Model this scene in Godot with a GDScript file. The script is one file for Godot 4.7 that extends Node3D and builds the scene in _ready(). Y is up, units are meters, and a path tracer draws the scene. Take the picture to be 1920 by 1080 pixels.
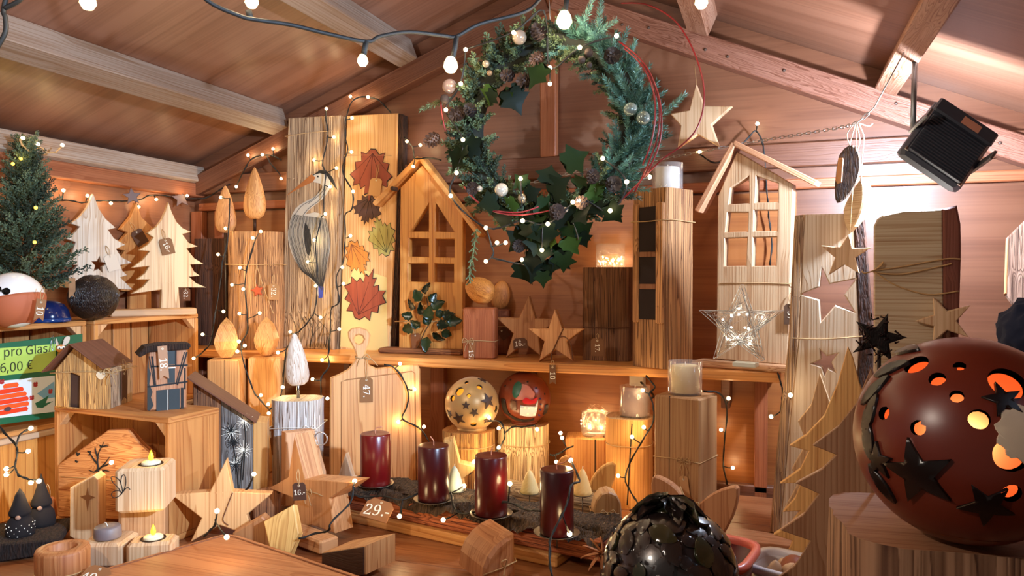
extends Node3D
# A wooden market stall seen from its open front. Metres; the back wall's face is z = 0, x runs along it, y is up.
var M := {}
var taken := {}
var T := {}
var rng := RandomNumberGenerator.new()

# ---------------------------------------------------------------- names and metas
func numbered(called: String) -> String:
	var k: int = taken.get(called, 0)
	taken[called] = k + 1
	return called if k == 0 else "%s_%03d" % [called, k]
func tag(o, label: String, category: String, group := "", kind := ""):
	if label: o.set_meta("label", label)
	if category: o.set_meta("category", category)
	if group: o.set_meta("group", group)
	if kind: o.set_meta("kind", kind)
	return o
func thing(called: String, label: String, category: String, at := Vector3.ZERO, turn := Vector3.ZERO, group := "") -> Node3D:
	var o := Node3D.new()
	o.name = numbered(called)
	add_child(o)
	o.position = at
	o.rotation_degrees = turn
	tag(o, label, category, group)
	return o
func obj(called: String, shape, m: Material, parent = self, at := Vector3.ZERO, turn := Vector3.ZERO) -> MeshInstance3D:
	var o := MeshInstance3D.new()
	o.mesh = shape if shape is Mesh else done(shape)
	o.material_override = m
	o.name = numbered(called) if parent == self else called
	parent.add_child(o, true)
	o.position = at
	o.rotation_degrees = turn
	return o
func struct(called: String, shape, m: Material, label := "", parent = self) -> MeshInstance3D:
	var o := obj(called, shape, m, parent)
	o.set_meta("kind", "structure")
	if label: tag(o, label, "structure")
	return o

# ---------------------------------------------------------------- shapes
func mb(smooth := false) -> SurfaceTool:
	var st := SurfaceTool.new()
	st.begin(Mesh.PRIMITIVE_TRIANGLES)
	st.set_smooth_group(0 if smooth else -1)
	return st
func done(st: SurfaceTool) -> ArrayMesh:
	st.index()
	st.generate_normals()
	return st.commit()
func tri(st: SurfaceTool, a: Vector3, b: Vector3, c: Vector3):
	st.add_vertex(a); st.add_vertex(c); st.add_vertex(b)
func quad(st: SurfaceTool, a: Vector3, b: Vector3, c: Vector3, d: Vector3):
	tri(st, a, b, c); tri(st, a, c, d)
func add_box(st: SurfaceTool, lo: Vector3, hi: Vector3, b := 0.0):
	# a box with chamfered edges, grown as an eight-sided ring of rings
	var c := (lo + hi) / 2.0
	var h := (hi - lo) / 2.0
	b = minf(b, minf(h.x, minf(h.y, h.z)) * 0.6)
	if b <= 0.0:
		var p := []
		for k in 8: p.append(c + h * Vector3(1 if k & 1 else -1, 1 if k & 2 else -1, 1 if k & 4 else -1))
		for q in [[4, 5, 7, 6], [1, 0, 2, 3], [0, 4, 6, 2], [5, 1, 3, 7], [6, 7, 3, 2], [0, 1, 5, 4]]: quad(st, p[q[0]], p[q[1]], p[q[2]], p[q[3]])
		return
	var rings := []
	for r in [[-h.y, b], [-h.y + b, 0.0], [h.y - b, 0.0], [h.y, b]]:
		var x: float = h.x - r[1]
		var z: float = h.z - r[1]
		var e: float = b
		rings.append([Vector3(x - e, r[0], z), Vector3(x, r[0], z - e), Vector3(x, r[0], -z + e), Vector3(x - e, r[0], -z), Vector3(-x + e, r[0], -z), Vector3(-x, r[0], -z + e), Vector3(-x, r[0], z - e), Vector3(-x + e, r[0], z)])
	for i in 3:
		for k in 8:
			var j := (k + 1) % 8
			quad(st, c + rings[i][j], c + rings[i][k], c + rings[i + 1][k], c + rings[i + 1][j])
	for k in range(1, 7):
		tri(st, c + rings[3][0], c + rings[3][k], c + rings[3][k + 1])
		tri(st, c + rings[0][0], c + rings[0][k + 1], c + rings[0][k])
func box(lo: Vector3, hi: Vector3, b := 0.002) -> SurfaceTool:
	var st := mb(); add_box(st, lo, hi, b); return st
func block(w: float, h: float, d: float, b := 0.003) -> SurfaceTool:   # stands on y = 0, front face at z = 0
	return box(Vector3(-w / 2, 0, -d), Vector3(w / 2, h, 0), b)
func ccw(p: PackedVector2Array) -> PackedVector2Array:
	if Geometry2D.is_polygon_clockwise(p):
		p = p.duplicate(); p.reverse()
	return p
func inset(p: PackedVector2Array, b: float) -> PackedVector2Array:      # p counter-clockwise in y-up; each corner moved inwards
	var r := PackedVector2Array()
	for i in p.size():
		var d0 := (p[i] - p[i - 1]).normalized()
		var d1 := (p[(i + 1) % p.size()] - p[i]).normalized()
		var n0 := Vector2(-d0.y, d0.x)
		var n1 := Vector2(-d1.y, d1.x)
		r.append(p[i] + (n0 + n1) * (b / maxf(0.35, 1.0 + n0.dot(n1))))
	return r
func cut(outline: PackedVector2Array, holes: Array) -> Array:            # the outline less its holes, as polygons without holes
	if holes.is_empty(): return [outline]
	var xs := []
	for h in holes:
		var m := 0.0
		for p in h: m += p.x / h.size()
		xs.append(m)
	xs.sort()
	var pieces := []
	var edges := [-9.0] + xs + [9.0]
	for i in edges.size() - 1:
		if edges[i + 1] - edges[i] < 0.0015: continue
		var strip := PackedVector2Array([Vector2(edges[i], -9), Vector2(edges[i + 1], -9), Vector2(edges[i + 1], 9), Vector2(edges[i], 9)])
		var left := Geometry2D.intersect_polygons(outline, strip)
		for h in holes:
			var next := []
			for q in left: next.append_array(Geometry2D.clip_polygons(q, h))
			left.assign(next)
		pieces.append_array(left)
	return pieces
func add_slab(st: SurfaceTool, outline: PackedVector2Array, depth: float, bevel := 0.0015, holes := [], z0 := 0.0):
	var p := ccw(outline)                       # y up: is_polygon_clockwise is for y down, so this may flip; fixed by area below
	if area(p) < 0: p.reverse()
	var hs := []
	for h in holes:
		var q: PackedVector2Array = h.duplicate()
		if area(q) < 0: q.reverse()
		hs.append(q)
	var fp := inset(p, bevel)
	var fh := []
	for h in hs: fh.append(inset(h, -bevel))
	for q in cut(fp, fh):
		var t := Geometry2D.triangulate_polygon(q)
		for i in range(0, t.size(), 3):
			var a: Vector2 = q[t[i]]
			var b: Vector2 = q[t[i + 1]]
			var c: Vector2 = q[t[i + 2]]
			if (b - a).cross(c - a) < 0: var s := b; b = c; c = s
			tri(st, Vector3(a.x, a.y, z0), Vector3(b.x, b.y, z0), Vector3(c.x, c.y, z0))
			tri(st, Vector3(a.x, a.y, z0 - depth), Vector3(c.x, c.y, z0 - depth), Vector3(b.x, b.y, z0 - depth))
	var loops := [[p, fp, 1]]
	for k in hs.size(): loops.append([hs[k], fh[k], -1])
	for lp in loops:
		var o: PackedVector2Array = lp[0]
		var f: PackedVector2Array = lp[1]
		for i in o.size():
			var j := (i + 1) % o.size()
			if lp[2] < 0: var s := i; i = j; j = s
			var z1 := z0 - minf(bevel, depth * 0.4)
			var z2 := z0 - depth + minf(bevel, depth * 0.4)
			quad(st, Vector3(o[i].x, o[i].y, z1), Vector3(o[j].x, o[j].y, z1), Vector3(f[j].x, f[j].y, z0), Vector3(f[i].x, f[i].y, z0))
			quad(st, Vector3(o[i].x, o[i].y, z2), Vector3(o[j].x, o[j].y, z2), Vector3(o[j].x, o[j].y, z1), Vector3(o[i].x, o[i].y, z1))
			quad(st, Vector3(f[i].x, f[i].y, z0 - depth), Vector3(f[j].x, f[j].y, z0 - depth), Vector3(o[j].x, o[j].y, z2), Vector3(o[i].x, o[i].y, z2))
func area(p: PackedVector2Array) -> float:
	var a := 0.0
	for i in p.size(): a += p[i - 1].cross(p[i])
	return a / 2
func slab(outline: PackedVector2Array, depth: float, bevel := 0.0015, holes := [], z0 := 0.0) -> SurfaceTool:
	var st := mb(); add_slab(st, outline, depth, bevel, holes, z0); return st
func smooth_line(p: PackedVector3Array, per := 5) -> PackedVector3Array:
	if p.size() < 3: return p
	var r := PackedVector3Array()
	for i in p.size() - 1:
		var a := p[maxi(i - 1, 0)]
		var d := p[mini(i + 2, p.size() - 1)]
		for k in per: r.append(p[i].cubic_interpolate(p[i + 1], a, d, float(k) / per))
	r.append(p[p.size() - 1])
	return r
func smooth_loop(p: PackedVector2Array, per := 3) -> PackedVector2Array:
	var r := PackedVector2Array()
	var c := p.size()
	for i in c:
		for k in per: r.append(p[i].cubic_interpolate(p[(i + 1) % c], p[i - 1], p[(i + 2) % c], float(k) / per))
	return r
func add_tube(st: SurfaceTool, p: PackedVector3Array, r, sides := 6, closed := false):
	# r: one radius or one per point
	var prev := []
	var first := []
	var up := Vector3.UP
	for i in p.size():
		var d := (p[mini(i + 1, p.size() - 1)] - p[maxi(i - 1, 0)])
		if closed: d = p[(i + 1) % p.size()] - p[i - 1]
		d = d.normalized() if d.length() > 1e-6 else Vector3.UP
		if absf(d.dot(up)) > 0.95: up = Vector3.RIGHT if absf(d.x) < 0.9 else Vector3.BACK
		var s := d.cross(up).normalized()
		up = s.cross(d).normalized()
		var rad: float = r if not (r is Array or r is PackedFloat32Array) else r[i]
		var ring := []
		for k in sides: ring.append(p[i] + (s * cos(TAU * k / sides) + up * sin(TAU * k / sides)) * rad)
		if prev:
			for k in sides: quad(st, prev[k], prev[(k + 1) % sides], ring[(k + 1) % sides], ring[k])
		else: first = ring
		prev = ring
	if closed:
		for k in sides: quad(st, prev[k], prev[(k + 1) % sides], first[(k + 1) % sides], first[k])
	else:
		for k in range(1, sides - 1):
			tri(st, first[0], first[k + 1], first[k])
			tri(st, prev[0], prev[k], prev[k + 1])
func tube(p: PackedVector3Array, r, sides := 6, closed := false) -> SurfaceTool:
	var st := mb(true); add_tube(st, p, r, sides, closed); return st
func add_lathe(st: SurfaceTool, prof: PackedVector2Array, segs := 32, at := Vector3.ZERO, squash := 1.0):   # prof: (radius, height) from bottom to top
	for i in prof.size() - 1:
		for k in segs:
			var a := TAU * k / segs
			var b := TAU * (k + 1) / segs
			var p := [Vector3(cos(a) * prof[i].x, prof[i].y, -sin(a) * prof[i].x * squash), Vector3(cos(b) * prof[i].x, prof[i].y, -sin(b) * prof[i].x * squash), Vector3(cos(b) * prof[i + 1].x, prof[i + 1].y, -sin(b) * prof[i + 1].x * squash), Vector3(cos(a) * prof[i + 1].x, prof[i + 1].y, -sin(a) * prof[i + 1].x * squash)]
			if prof[i].x < 1e-5: tri(st, at + p[0], at + p[2], at + p[3])
			elif prof[i + 1].x < 1e-5: tri(st, at + p[0], at + p[1], at + p[2])
			else: quad(st, at + p[0], at + p[1], at + p[2], at + p[3])
func lathe(prof: PackedVector2Array, segs := 32, smooth := true, squash := 1.0) -> SurfaceTool:
	var st := mb(smooth); add_lathe(st, prof, segs, Vector3.ZERO, squash); return st
func pv(a: Array) -> PackedVector2Array:                                # [r, y, r, y, ...]
	var r := PackedVector2Array()
	for i in range(0, a.size(), 2): r.append(Vector2(a[i], a[i + 1]))
	return r
func ball_profile(r: float, rows := 20, from := -PI / 2, to := PI / 2) -> PackedVector2Array:
	var p := PackedVector2Array()
	for i in rows + 1:
		var a := lerpf(from, to, float(i) / rows)
		p.append(Vector2(maxf(0.0, cos(a)) * r, sin(a) * r))
	return p
func ball(r: float, segs := 24, rows := 14) -> SurfaceTool: return lathe(ball_profile(r, rows), segs)
func noise(s: int, f: float, oct := 3) -> FastNoiseLite:
	var nz := FastNoiseLite.new()
	nz.seed = s; nz.frequency = f; nz.fractal_octaves = oct; nz.noise_type = FastNoiseLite.TYPE_SIMPLEX
	return nz
func rough_log(h: float, rx: float, rz: float, square: float, rough: float, s: int, along := 1.0, segs := 44, rows := 14, tops := false) -> SurfaceTool:
	# a standing log or split timber: square 2 is round, 6 is a timber with worn corners; ridges run up the grain
	var st := mb(true)
	var nz := noise(s, 1.0, 4)
	var rings := []
	for i in rows + 1:
		var y := h * i / rows
		var ring := []
		for k in segs:
			var a := TAU * k / segs
			var c := cos(a)
			var d := sin(a)
			var e := pow(pow(absf(c), square) + pow(absf(d), square), -1.0 / square)
			var q := e * (1.0 + rough * (1.6 * nz.get_noise_3d(c * 2.2, y * 2.5 * along, d * 2.2) + 1.1 * nz.get_noise_3d(c * 11, y * 9 * along, d * 11)))
			ring.append(Vector3(c * q * rx, y, -d * q * rz))
		rings.append(ring)
	for i in rows:
		for k in segs: quad(st, rings[i][k], rings[i][(k + 1) % segs], rings[i + 1][(k + 1) % segs], rings[i + 1][k])
	if tops: cap(st, rings[rows], h, true)
	cap(st, rings[0], 0.0, false)
	return st
func cap(st: SurfaceTool, ring: Array, y: float, up: bool):
	st.set_smooth_group(-1)
	var c := Vector3(0, y, 0)
	for k in ring.size():
		var a: Vector3 = ring[k]
		var b: Vector3 = ring[(k + 1) % ring.size()]
		if up: tri(st, c, a, b)
		else: tri(st, c, b, a)
	st.set_smooth_group(0)
func log_top(h: float, rx: float, rz: float, square: float, rough: float, s: int, along := 1.0, segs := 44) -> SurfaceTool:
	var st := mb()
	var nz := noise(s, 1.0, 4)
	var ring := []
	for k in segs:
		var a := TAU * k / segs
		var c := cos(a)
		var d := sin(a)
		var e := pow(pow(absf(c), square) + pow(absf(d), square), -1.0 / square)
		var q := e * (1.0 + rough * (1.6 * nz.get_noise_3d(c * 2.2, h * 2.5 * along, d * 2.2) + 1.1 * nz.get_noise_3d(c * 11, h * 9 * along, d * 11)))
		ring.append(Vector3(c * q * rx, h, -d * q * rz))
	cap(st, ring, h, true)
	return st
func star_outline(r: float, inner := 0.42, points := 5, turn := 0.0) -> PackedVector2Array:
	var p := PackedVector2Array()
	for k in points * 2:
		var a := PI / 2 + turn + PI * k / points
		p.append(Vector2(cos(a), sin(a)) * (r if k % 2 == 0 else r * inner))
	return p
func oval(rx: float, ry: float, c := 20, at := Vector2.ZERO) -> PackedVector2Array:
	var p := PackedVector2Array()
	for k in c: p.append(at + Vector2(cos(TAU * k / c) * rx, sin(TAU * k / c) * ry))
	return p
func on_ball(outline: PackedVector2Array, r: float, up: float, towards: Vector3, spin := 0.0) -> SurfaceTool:
	# a piece laid on a ball of radius r: outline in metres about the point «towards»; «up» is how far it stands proud
	var st := mb(true)
	var q := outline
	if area(q) < 0: q = q.duplicate(); q.reverse()
	var z := towards.normalized()
	var x := Vector3.UP.cross(z).normalized() if absf(z.y) < 0.99 else Vector3.RIGHT
	var y := z.cross(x)
	var put := func(p: Vector2, rr: float) -> Vector3:
		p = p.rotated(spin)
		return (z * r + x * p.x + y * p.y).normalized() * rr
	var t := Geometry2D.triangulate_polygon(q)
	for i in range(0, t.size(), 3):
		var stack := [[q[t[i]], q[t[i + 1]], q[t[i + 2]], 2]]
		while stack:
			var s = stack.pop_back()
			if s[3] == 0:
				var a: Vector2 = s[0]
				var b: Vector2 = s[1]
				var c: Vector2 = s[2]
				if (b - a).cross(c - a) < 0: var w := b; b = c; c = w
				tri(st, put.call(a, r + up), put.call(b, r + up), put.call(c, r + up))
			else:
				var ab: Vector2 = (s[0] + s[1]) / 2
				var bc: Vector2 = (s[1] + s[2]) / 2
				var ca: Vector2 = (s[2] + s[0]) / 2
				for w in [[s[0], ab, ca], [ab, s[1], bc], [ca, bc, s[2]], [ab, bc, ca]]: stack.append(w + [s[3] - 1])
	for i in q.size():
		var a := q[i]
		var b := q[(i + 1) % q.size()]
		quad(st, put.call(a, r - 0.001), put.call(b, r - 0.001), put.call(b, r + up), put.call(a, r + up))
	return st

# ---------------------------------------------------------------- materials
func flat(c: Color, rough := 0.6, metal := 0.0) -> StandardMaterial3D:
	var m := StandardMaterial3D.new()
	m.albedo_color = c; m.roughness = rough; m.metallic = metal
	return m
func stretched(s: int, f: float, k: int, oct := 4) -> PackedByteArray:
	var im := noise(s, f, oct).get_seamless_image(512, 512 / k)
	im.resize(512, 512, Image.INTERPOLATE_CUBIC)
	im.convert(Image.FORMAT_L8)
	return im.get_data()
func grain(s: int, rings: int, warp: float, late: float, fibre: float, dark: Color, k := 8, f := 0.006) -> Image:
	# sawn wood, grain up the picture: rings that darken to a line and start pale again, fibres over them
	var w := stretched(s, f, k, 3)
	var fi := stretched(s + 7, 0.09, 32, 3)
	var big := stretched(s + 3, 0.01, 4, 2)
	var out := PackedByteArray()
	out.resize(512 * 512 * 3)
	for i in 512 * 512:
		var x := float(i % 512) / 512.0
		var r := fposmod(x * rings + warp * w[i] / 255.0, 1.0)
		var v := clampf(late * pow(r, 3.0) * smoothstep(1.0, 0.93, r) * 1.3 + fibre * (fi[i] / 255.0 - 0.35) + 0.35 * (big[i] / 255.0 - 0.5), 0.0, 1.0)
		out[i * 3] = int(255.0 * lerpf(1.0, dark.r, v))
		out[i * 3 + 1] = int(255.0 * lerpf(1.0, dark.g, v))
		out[i * 3 + 2] = int(255.0 * lerpf(1.0, dark.b, v))
	return Image.create_from_data(512, 512, false, Image.FORMAT_RGB8, out)
func make_textures():
	var a := {"pine": grain(3, 13, 2.6, 0.42, 0.25, Color(0.66, 0.46, 0.28)), "fine": grain(11, 26, 2.2, 0.35, 0.4, Color(0.68, 0.5, 0.34)), "swirl": grain(23, 5, 7.5, 0.6, 0.3, Color(0.6, 0.4, 0.24), 4, 0.008),
		"ply": grain(31, 3, 3.0, 0.16, 0.3, Color(0.6, 0.48, 0.4), 8), "old": grain(47, 6, 5.5, 0.6, 0.75, Color(0.36, 0.25, 0.17), 12, 0.011)}
	for k in a:
		T[k + "_y"] = ImageTexture.create_from_image(a[k])
		var im: Image = a[k].duplicate()
		im.rotate_90(CLOCKWISE)
		T[k + "_x"] = ImageTexture.create_from_image(im)
	var cell := FastNoiseLite.new()
	cell.noise_type = FastNoiseLite.TYPE_CELLULAR; cell.frequency = 0.035; cell.seed = 5
	cell.cellular_return_type = FastNoiseLite.RETURN_DISTANCE2_SUB; cell.fractal_octaves = 3
	var b := cell.get_seamless_image(512, 170)
	b.resize(512, 512, Image.INTERPOLATE_CUBIC)
	T["bark_h"] = ImageTexture.create_from_image(b)
	var bd := b.duplicate()
	bd.convert(Image.FORMAT_L8)
	var raw: PackedByteArray = bd.get_data()
	var col := PackedByteArray()
	col.resize(512 * 512 * 3)
	var fi := stretched(71, 0.03, 4, 4)
	for i in 512 * 512:
		var v := clampf(raw[i] / 255.0 * 0.75 + fi[i] / 255.0 * 0.6 - 0.15, 0.0, 1.0)
		col[i * 3] = int(lerpf(80, 255, v)); col[i * 3 + 1] = int(lerpf(66, 240, v)); col[i * 3 + 2] = int(lerpf(52, 220, v))
	T["bark"] = ImageTexture.create_from_image(Image.create_from_data(512, 512, false, Image.FORMAT_RGB8, col))
	var n2 := NoiseTexture2D.new()
	n2.width = 256; n2.height = 256; n2.seamless = true; n2.noise = noise(9, 0.03, 4)
	T["lump"] = n2
func wood(kind: String, c: Color, axis := "y", scale := 4.0, rough := 0.55, bump := 0.15) -> StandardMaterial3D:
	var m := flat(c, rough)
	m.albedo_texture = T["%s_%s" % [kind, axis]]
	m.uv1_triplanar = true
	m.uv1_triplanar_sharpness = 8.0
	m.uv1_scale = Vector3(scale, scale * 0.3, scale) if axis == "y" else Vector3(scale * 0.3, scale, scale)
	m.uv1_offset = Vector3(rng.randf(), rng.randf(), rng.randf())
	if bump > 0.0:
		m.heightmap_enabled = true
		m.heightmap_texture = m.albedo_texture
		m.heightmap_scale = bump
	return m
func bark(c: Color, scale := 5.0, bump := 0.6) -> StandardMaterial3D:
	var m := flat(c, 0.9)
	m.albedo_texture = T.bark
	m.uv1_triplanar = true
	m.uv1_scale = Vector3(scale, scale * 0.6, scale)
	m.uv1_offset = Vector3(rng.randf(), rng.randf(), rng.randf())
	m.heightmap_enabled = true; m.heightmap_texture = T.bark_h; m.heightmap_scale = bump
	return m
func glow(c: Color, e: float) -> StandardMaterial3D:
	var m := flat(c, 0.4)
	m.emission_enabled = true; m.emission = c; m.emission_energy_multiplier = e
	return m
func glass(a := 0.08, c := Color(1, 1, 1)) -> StandardMaterial3D:
	var m := flat(Color(c.r, c.g, c.b, a), 0.03)
	m.transparency = BaseMaterial3D.TRANSPARENCY_ALPHA
	return m
func lamp(parent: Node, at: Vector3, c: Color, e: float, r := 0.01) -> OmniLight3D:
	var l := OmniLight3D.new()
	l.light_color = c; l.light_energy = e; l.light_size = r; l.omni_range = 8.0; l.omni_attenuation = 2.0; l.shadow_enabled = true
	l.name = "lamp_light"
	parent.add_child(l, true)
	l.position = at
	return l

# ---------------------------------------------------------------- scene
func _ready():
	var cam := Camera3D.new()
	cam.name = "camera"
	add_child(cam)
	cam.position = Vector3(0, 1.55, 2.2)
	cam.rotation_degrees = Vector3(-0.82, 19.4, 0)
	cam.fov = 42.46
	cam.near = 0.02
	cam.current = true
	var we := WorldEnvironment.new()
	we.name = "evening_air"
	var env := Environment.new()
	env.background_mode = Environment.BG_COLOR
	env.background_color = Color(1.0, 0.95, 0.89)
	env.background_energy_multiplier = 0.14
	env.tonemap_mode = Environment.TONE_MAPPER_LINEAR
	env.tonemap_exposure = 0.88
	env.sdfgi_enabled = true
	env.ssao_enabled = true
	env.ssil_enabled = true
	we.environment = env
	add_child(we)
	rng.seed = 7
	make_textures()
	floodlights()
	building()
	furniture()
	left_wall_goods()
	left_table_goods()
	shelf_goods_west()
	shelf_goods_east()
	below_shelf_goods()
	front_goods()
	right_goods()
	wreath()
	string_lights()

func floodlights():
	# three LED floodlights: one hangs off the rafter in view, one on the end wall is added, unseen, to light the far trees and logs, one lights the front of the stall from behind the viewer
	var black := flat(Color(0.25, 0.27, 0.32), 0.5)
	var f := thing("floodlight", "black finned LED floodlight hanging tilted off the rafter, throwing cold light on the wall", "floodlight", Vector3(0.339,1.8239,0.4224))
	f.basis = Basis.looking_at(Vector3(-0.3404,-0.3003,-0.891), Vector3(0.5811,0.7799,-0.2165))
	flood(f, black, Color(0.84, 0.91, 1.0), 1.25, 0.071, 0.079, Vector3(0.292, 2.032, 0.36), 0.0, -1.0)
	var g := thing("floodlight", "added black LED floodlight, unseen on the end wall, aimed across at the pale trees", "floodlight", Vector3(0.61, 1.83, 1.62))
	g.basis = Basis.looking_at(Vector3(-2.5, 0.0, -1.0), Vector3.UP)
	flood(g, black, Color(0.74, 0.86, 1.0), 8.5, 0.085, 0.075, Vector3(0.685, 1.86, 1.62), 31.0)
	var h := thing("floodlight", "black LED floodlight under the front eave, aimed back at the goods", "floodlight", Vector3(-0.95, 2.2, 2.35))
	h.basis = Basis.looking_at(Vector3(0.3, -0.42, -1.0), Vector3.UP)
	flood(h, black, Color(1.0, 0.95, 0.89), 1.0, 0.1, 0.08, Vector3(-0.95, 2.38, 2.4))
func flood(f: Node3D, m: Material, c: Color, e: float, hw: float, hh: float, hang: Vector3, beam_angle := 0.0, arm_side := 1.0):
	# looks along its own -z: glass in front, fins behind
	obj("housing", box(Vector3(-hw, -hh, -0.012), Vector3(hw, hh, 0.018), 0.007), m, f)
	var st := mb()
	for k in 15:
		var y := lerpf(-hh * 0.86, hh * 0.42, k / 14.0)
		add_box(st, Vector3(-hw * 0.86, y - 0.0018, 0.018), Vector3(hw * 0.86, y + 0.0018, 0.026), 0.0006)
	obj("cooling_fins", st, m, f)
	obj("driver_cover", box(Vector3(-hw * 0.97, hh * 0.52, 0.018), Vector3(hw * 0.97, hh * 0.98, 0.03), 0.004), m, f)
	obj("rating_sticker", box(Vector3(-hw * 0.12, hh * 0.6, 0.03), Vector3(hw * 0.45, hh * 0.84, 0.0306), 0.0), flat(Color(0.86, 0.62, 0.52), 0.6), f)
	for s in [Vector2(-0.88, -0.88), Vector2(0.88, -0.88)]:
		obj("screw", box(Vector3(s.x * hw - 0.004, s.y * hh - 0.004, 0.018), Vector3(s.x * hw + 0.004, s.y * hh + 0.004, 0.021), 0.0015), flat(Color(0.8, 0.8, 0.8), 0.3, 1.0), f)
	for s in [-1.0, 1.0]: obj("bracket", box(Vector3(s * (hw + 0.003) - 0.003, -0.012, -0.01), Vector3(s * (hw + 0.003) + 0.003, 0.012, 0.06), 0.001), flat(Color(0.55, 0.56, 0.58), 0.4, 0.8), f)
	obj("mounting_arm", tube(PackedVector3Array([Vector3(arm_side * (hw + 0.003), 0, 0.055 if arm_side > 0 else -0.005), f.basis.inverse() * (hang - f.position)]), 0.006, 8), flat(Color(0.5, 0.51, 0.53), 0.4, 0.8), f)
	obj("light_panel", box(Vector3(-hw * 0.85, -hh * 0.85, -0.016), Vector3(hw * 0.85, hh * 0.85, -0.0125), 0.001), glow(c, 2.0), f)
	if beam_angle == 0.0:
		lamp(f, Vector3(0, 0, -0.03), c, e, 0.02)
		return
	var l := SpotLight3D.new()
	l.light_color = c; l.light_energy = e; l.light_size = 0.03; l.spot_range = 8.0; l.spot_attenuation = 2.0; l.spot_angle = beam_angle; l.spot_angle_attenuation = 0.6; l.shadow_enabled = true
	l.name = "lamp_light"
	f.add_child(l, true)
	l.position = Vector3(0, 0, -0.03)

func beam(called: String, a: Vector3, b: Vector3, w: float, h: float, m: Material, label: String, roll := Vector3.UP):
	# a to b runs along the middle of the underside
	var o := struct(called, box(Vector3(0, 0, -w / 2), Vector3((b - a).length(), h, w / 2), 0.003), m, label)
	o.position = a
	var x := (b - a).normalized()
	var z := x.cross(roll).normalized()
	o.basis = Basis(x, z.cross(x), z)
	return o
func roof_y(x: float) -> float: return 2.735 + 0.38 * x if x < -0.64 else 2.222 - 0.433 * x
func building():
	M.panel = wood("ply", Color(0.45, 0.28, 0.19), "x", 2.2, 0.42, 0.05)
	M.panel_roof = wood("ply", Color(0.50, 0.34, 0.26), "x", 1.6, 0.38, 0.04)
	M.dark = wood("fine", Color(0.41, 0.25, 0.17), "x", 5.0, 0.5)
	M.raw = wood("swirl", Color(0.62, 0.46, 0.36), "x", 4.0, 0.6)
	M.purlin = wood("fine", Color(0.54, 0.46, 0.40), "x", 4.0, 0.55)
	# back wall: plywood sheets with a joint between them
	var wall := PackedVector2Array([Vector2(-2.04, 0), Vector2(0.70, 0), Vector2(0.70, 1.92), Vector2(-0.64, 2.50), Vector2(-2.04, 1.96)])
	struct("wall_back", slab(wall, 0.02, 0.001), M.panel, "reddish brown plywood back wall of the stall under the gable")
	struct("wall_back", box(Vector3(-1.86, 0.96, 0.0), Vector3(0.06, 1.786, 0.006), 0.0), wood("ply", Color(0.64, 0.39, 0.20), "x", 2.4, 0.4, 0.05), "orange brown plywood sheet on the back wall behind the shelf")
	struct("wall_left", box(Vector3(-2.04, 0, -0.02), Vector3(-2.02, 1.95, 2.1), 0.0), wood("ply", Color(0.58, 0.37, 0.25), "x", 2.2, 0.42, 0.05), "reddish brown plywood side wall behind the pale wooden trees").rotation = Vector3.ZERO
	struct("wall_right", box(Vector3(0.68, 0, -0.02), Vector3(0.70, 1.94, 2.1), 0.0), M.panel, "plywood end wall beyond the floodlight")
	struct("wall_front", box(Vector3(-2.04, 0, 2.02), Vector3(0.70, 0.9, 2.04), 0.0), M.panel, "low counter front of the stall")
	struct("floor", box(Vector3(-2.04, -0.03, -0.02), Vector3(0.70, 0.0, 2.3), 0.0), wood("old", Color(0.4, 0.3, 0.24), "x", 2.0), "dark plank floor of the stall")
	for s in [[-2.1, -0.64], [-0.64, 0.78]]:
		var xm: float = (s[0] + s[1]) / 2
		var y0: float = roof_y(s[0]) if s[0] < -1 else 2.491
		var y1: float = roof_y(s[1]) if s[1] > 0 else 2.491
		var L := Vector2(s[1] - s[0], y1 - y0).length()
		var o := struct("ceiling", box(Vector3(0, 0, -0.02), Vector3(L, 0.02, 2.6), 0.0), M.panel_roof, "reddish brown plywood roof slope over the crates" if xm < -0.64 else "reddish brown plywood roof slope on the floodlight side")
		o.position = Vector3(s[0], y0, 0)
		o.rotation = Vector3(0, 0, atan2(y1 - y0, s[1] - s[0]))
	# rafters against the back wall
	beam("rafter", Vector3(-2.02, 1.827, 0.026), Vector3(-0.64, 2.352, 0.026), 0.05, 0.066, M.dark, "dark stained rafter on the back wall, over the heron board")
	var rf: MeshInstance3D = beam("rafter", Vector3(0.68, 1.788, 0.026), Vector3(-0.64, 2.359, 0.026), 0.05, 0.066, wood("swirl", Color(0.56, 0.38, 0.31), "x", 5.0), "weathered rafter on the back wall, running down to the floodlight")
	for q in [Vector3(-0.4182,2.285,0.051), Vector3(-0.3409,2.2672,0.051), Vector3(-0.1829,2.1886,0.051), Vector3(-0.1224,2.1632,0.051), Vector3(0.0252,2.1113,0.051), Vector3(0.2983,2.0007,0.051), Vector3(0.5312,1.8847,0.051)]:
		obj("screw_head", ball(0.0045, 10, 6), flat(Color(0.30, 0.22, 0.18), 0.5), rf, rf.basis.inverse() * (q - rf.position))
	# purlins along the roof
	var z1 := 2.5
	for q in [[-1.60, 0.07, "pale purlin under the roof, midway above the crates"], [-1.11, 0.07, "pale purlin under the roof, nearest the ridge on the crate side"], [0.272, 0.056, "weathered purlin with swirling grain above the floodlight"], [-0.205, 0.066, "weathered purlin ending just beside the wreath, above the hanging star"]]:
		var x: float = q[0]
		var yb: float = roof_y(x) - 0.074
		beam("purlin", Vector3(x, yb, 0.05), Vector3(x, yb, z1), q[1], 0.07, wood("swirl", Color(0.66, 0.50, 0.41), "x", 5.0) if x > -0.5 else M.purlin, q[2], Vector3(-0.38, 1, 0) if x < -0.6 else Vector3(0.433, 1, 0))
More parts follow.
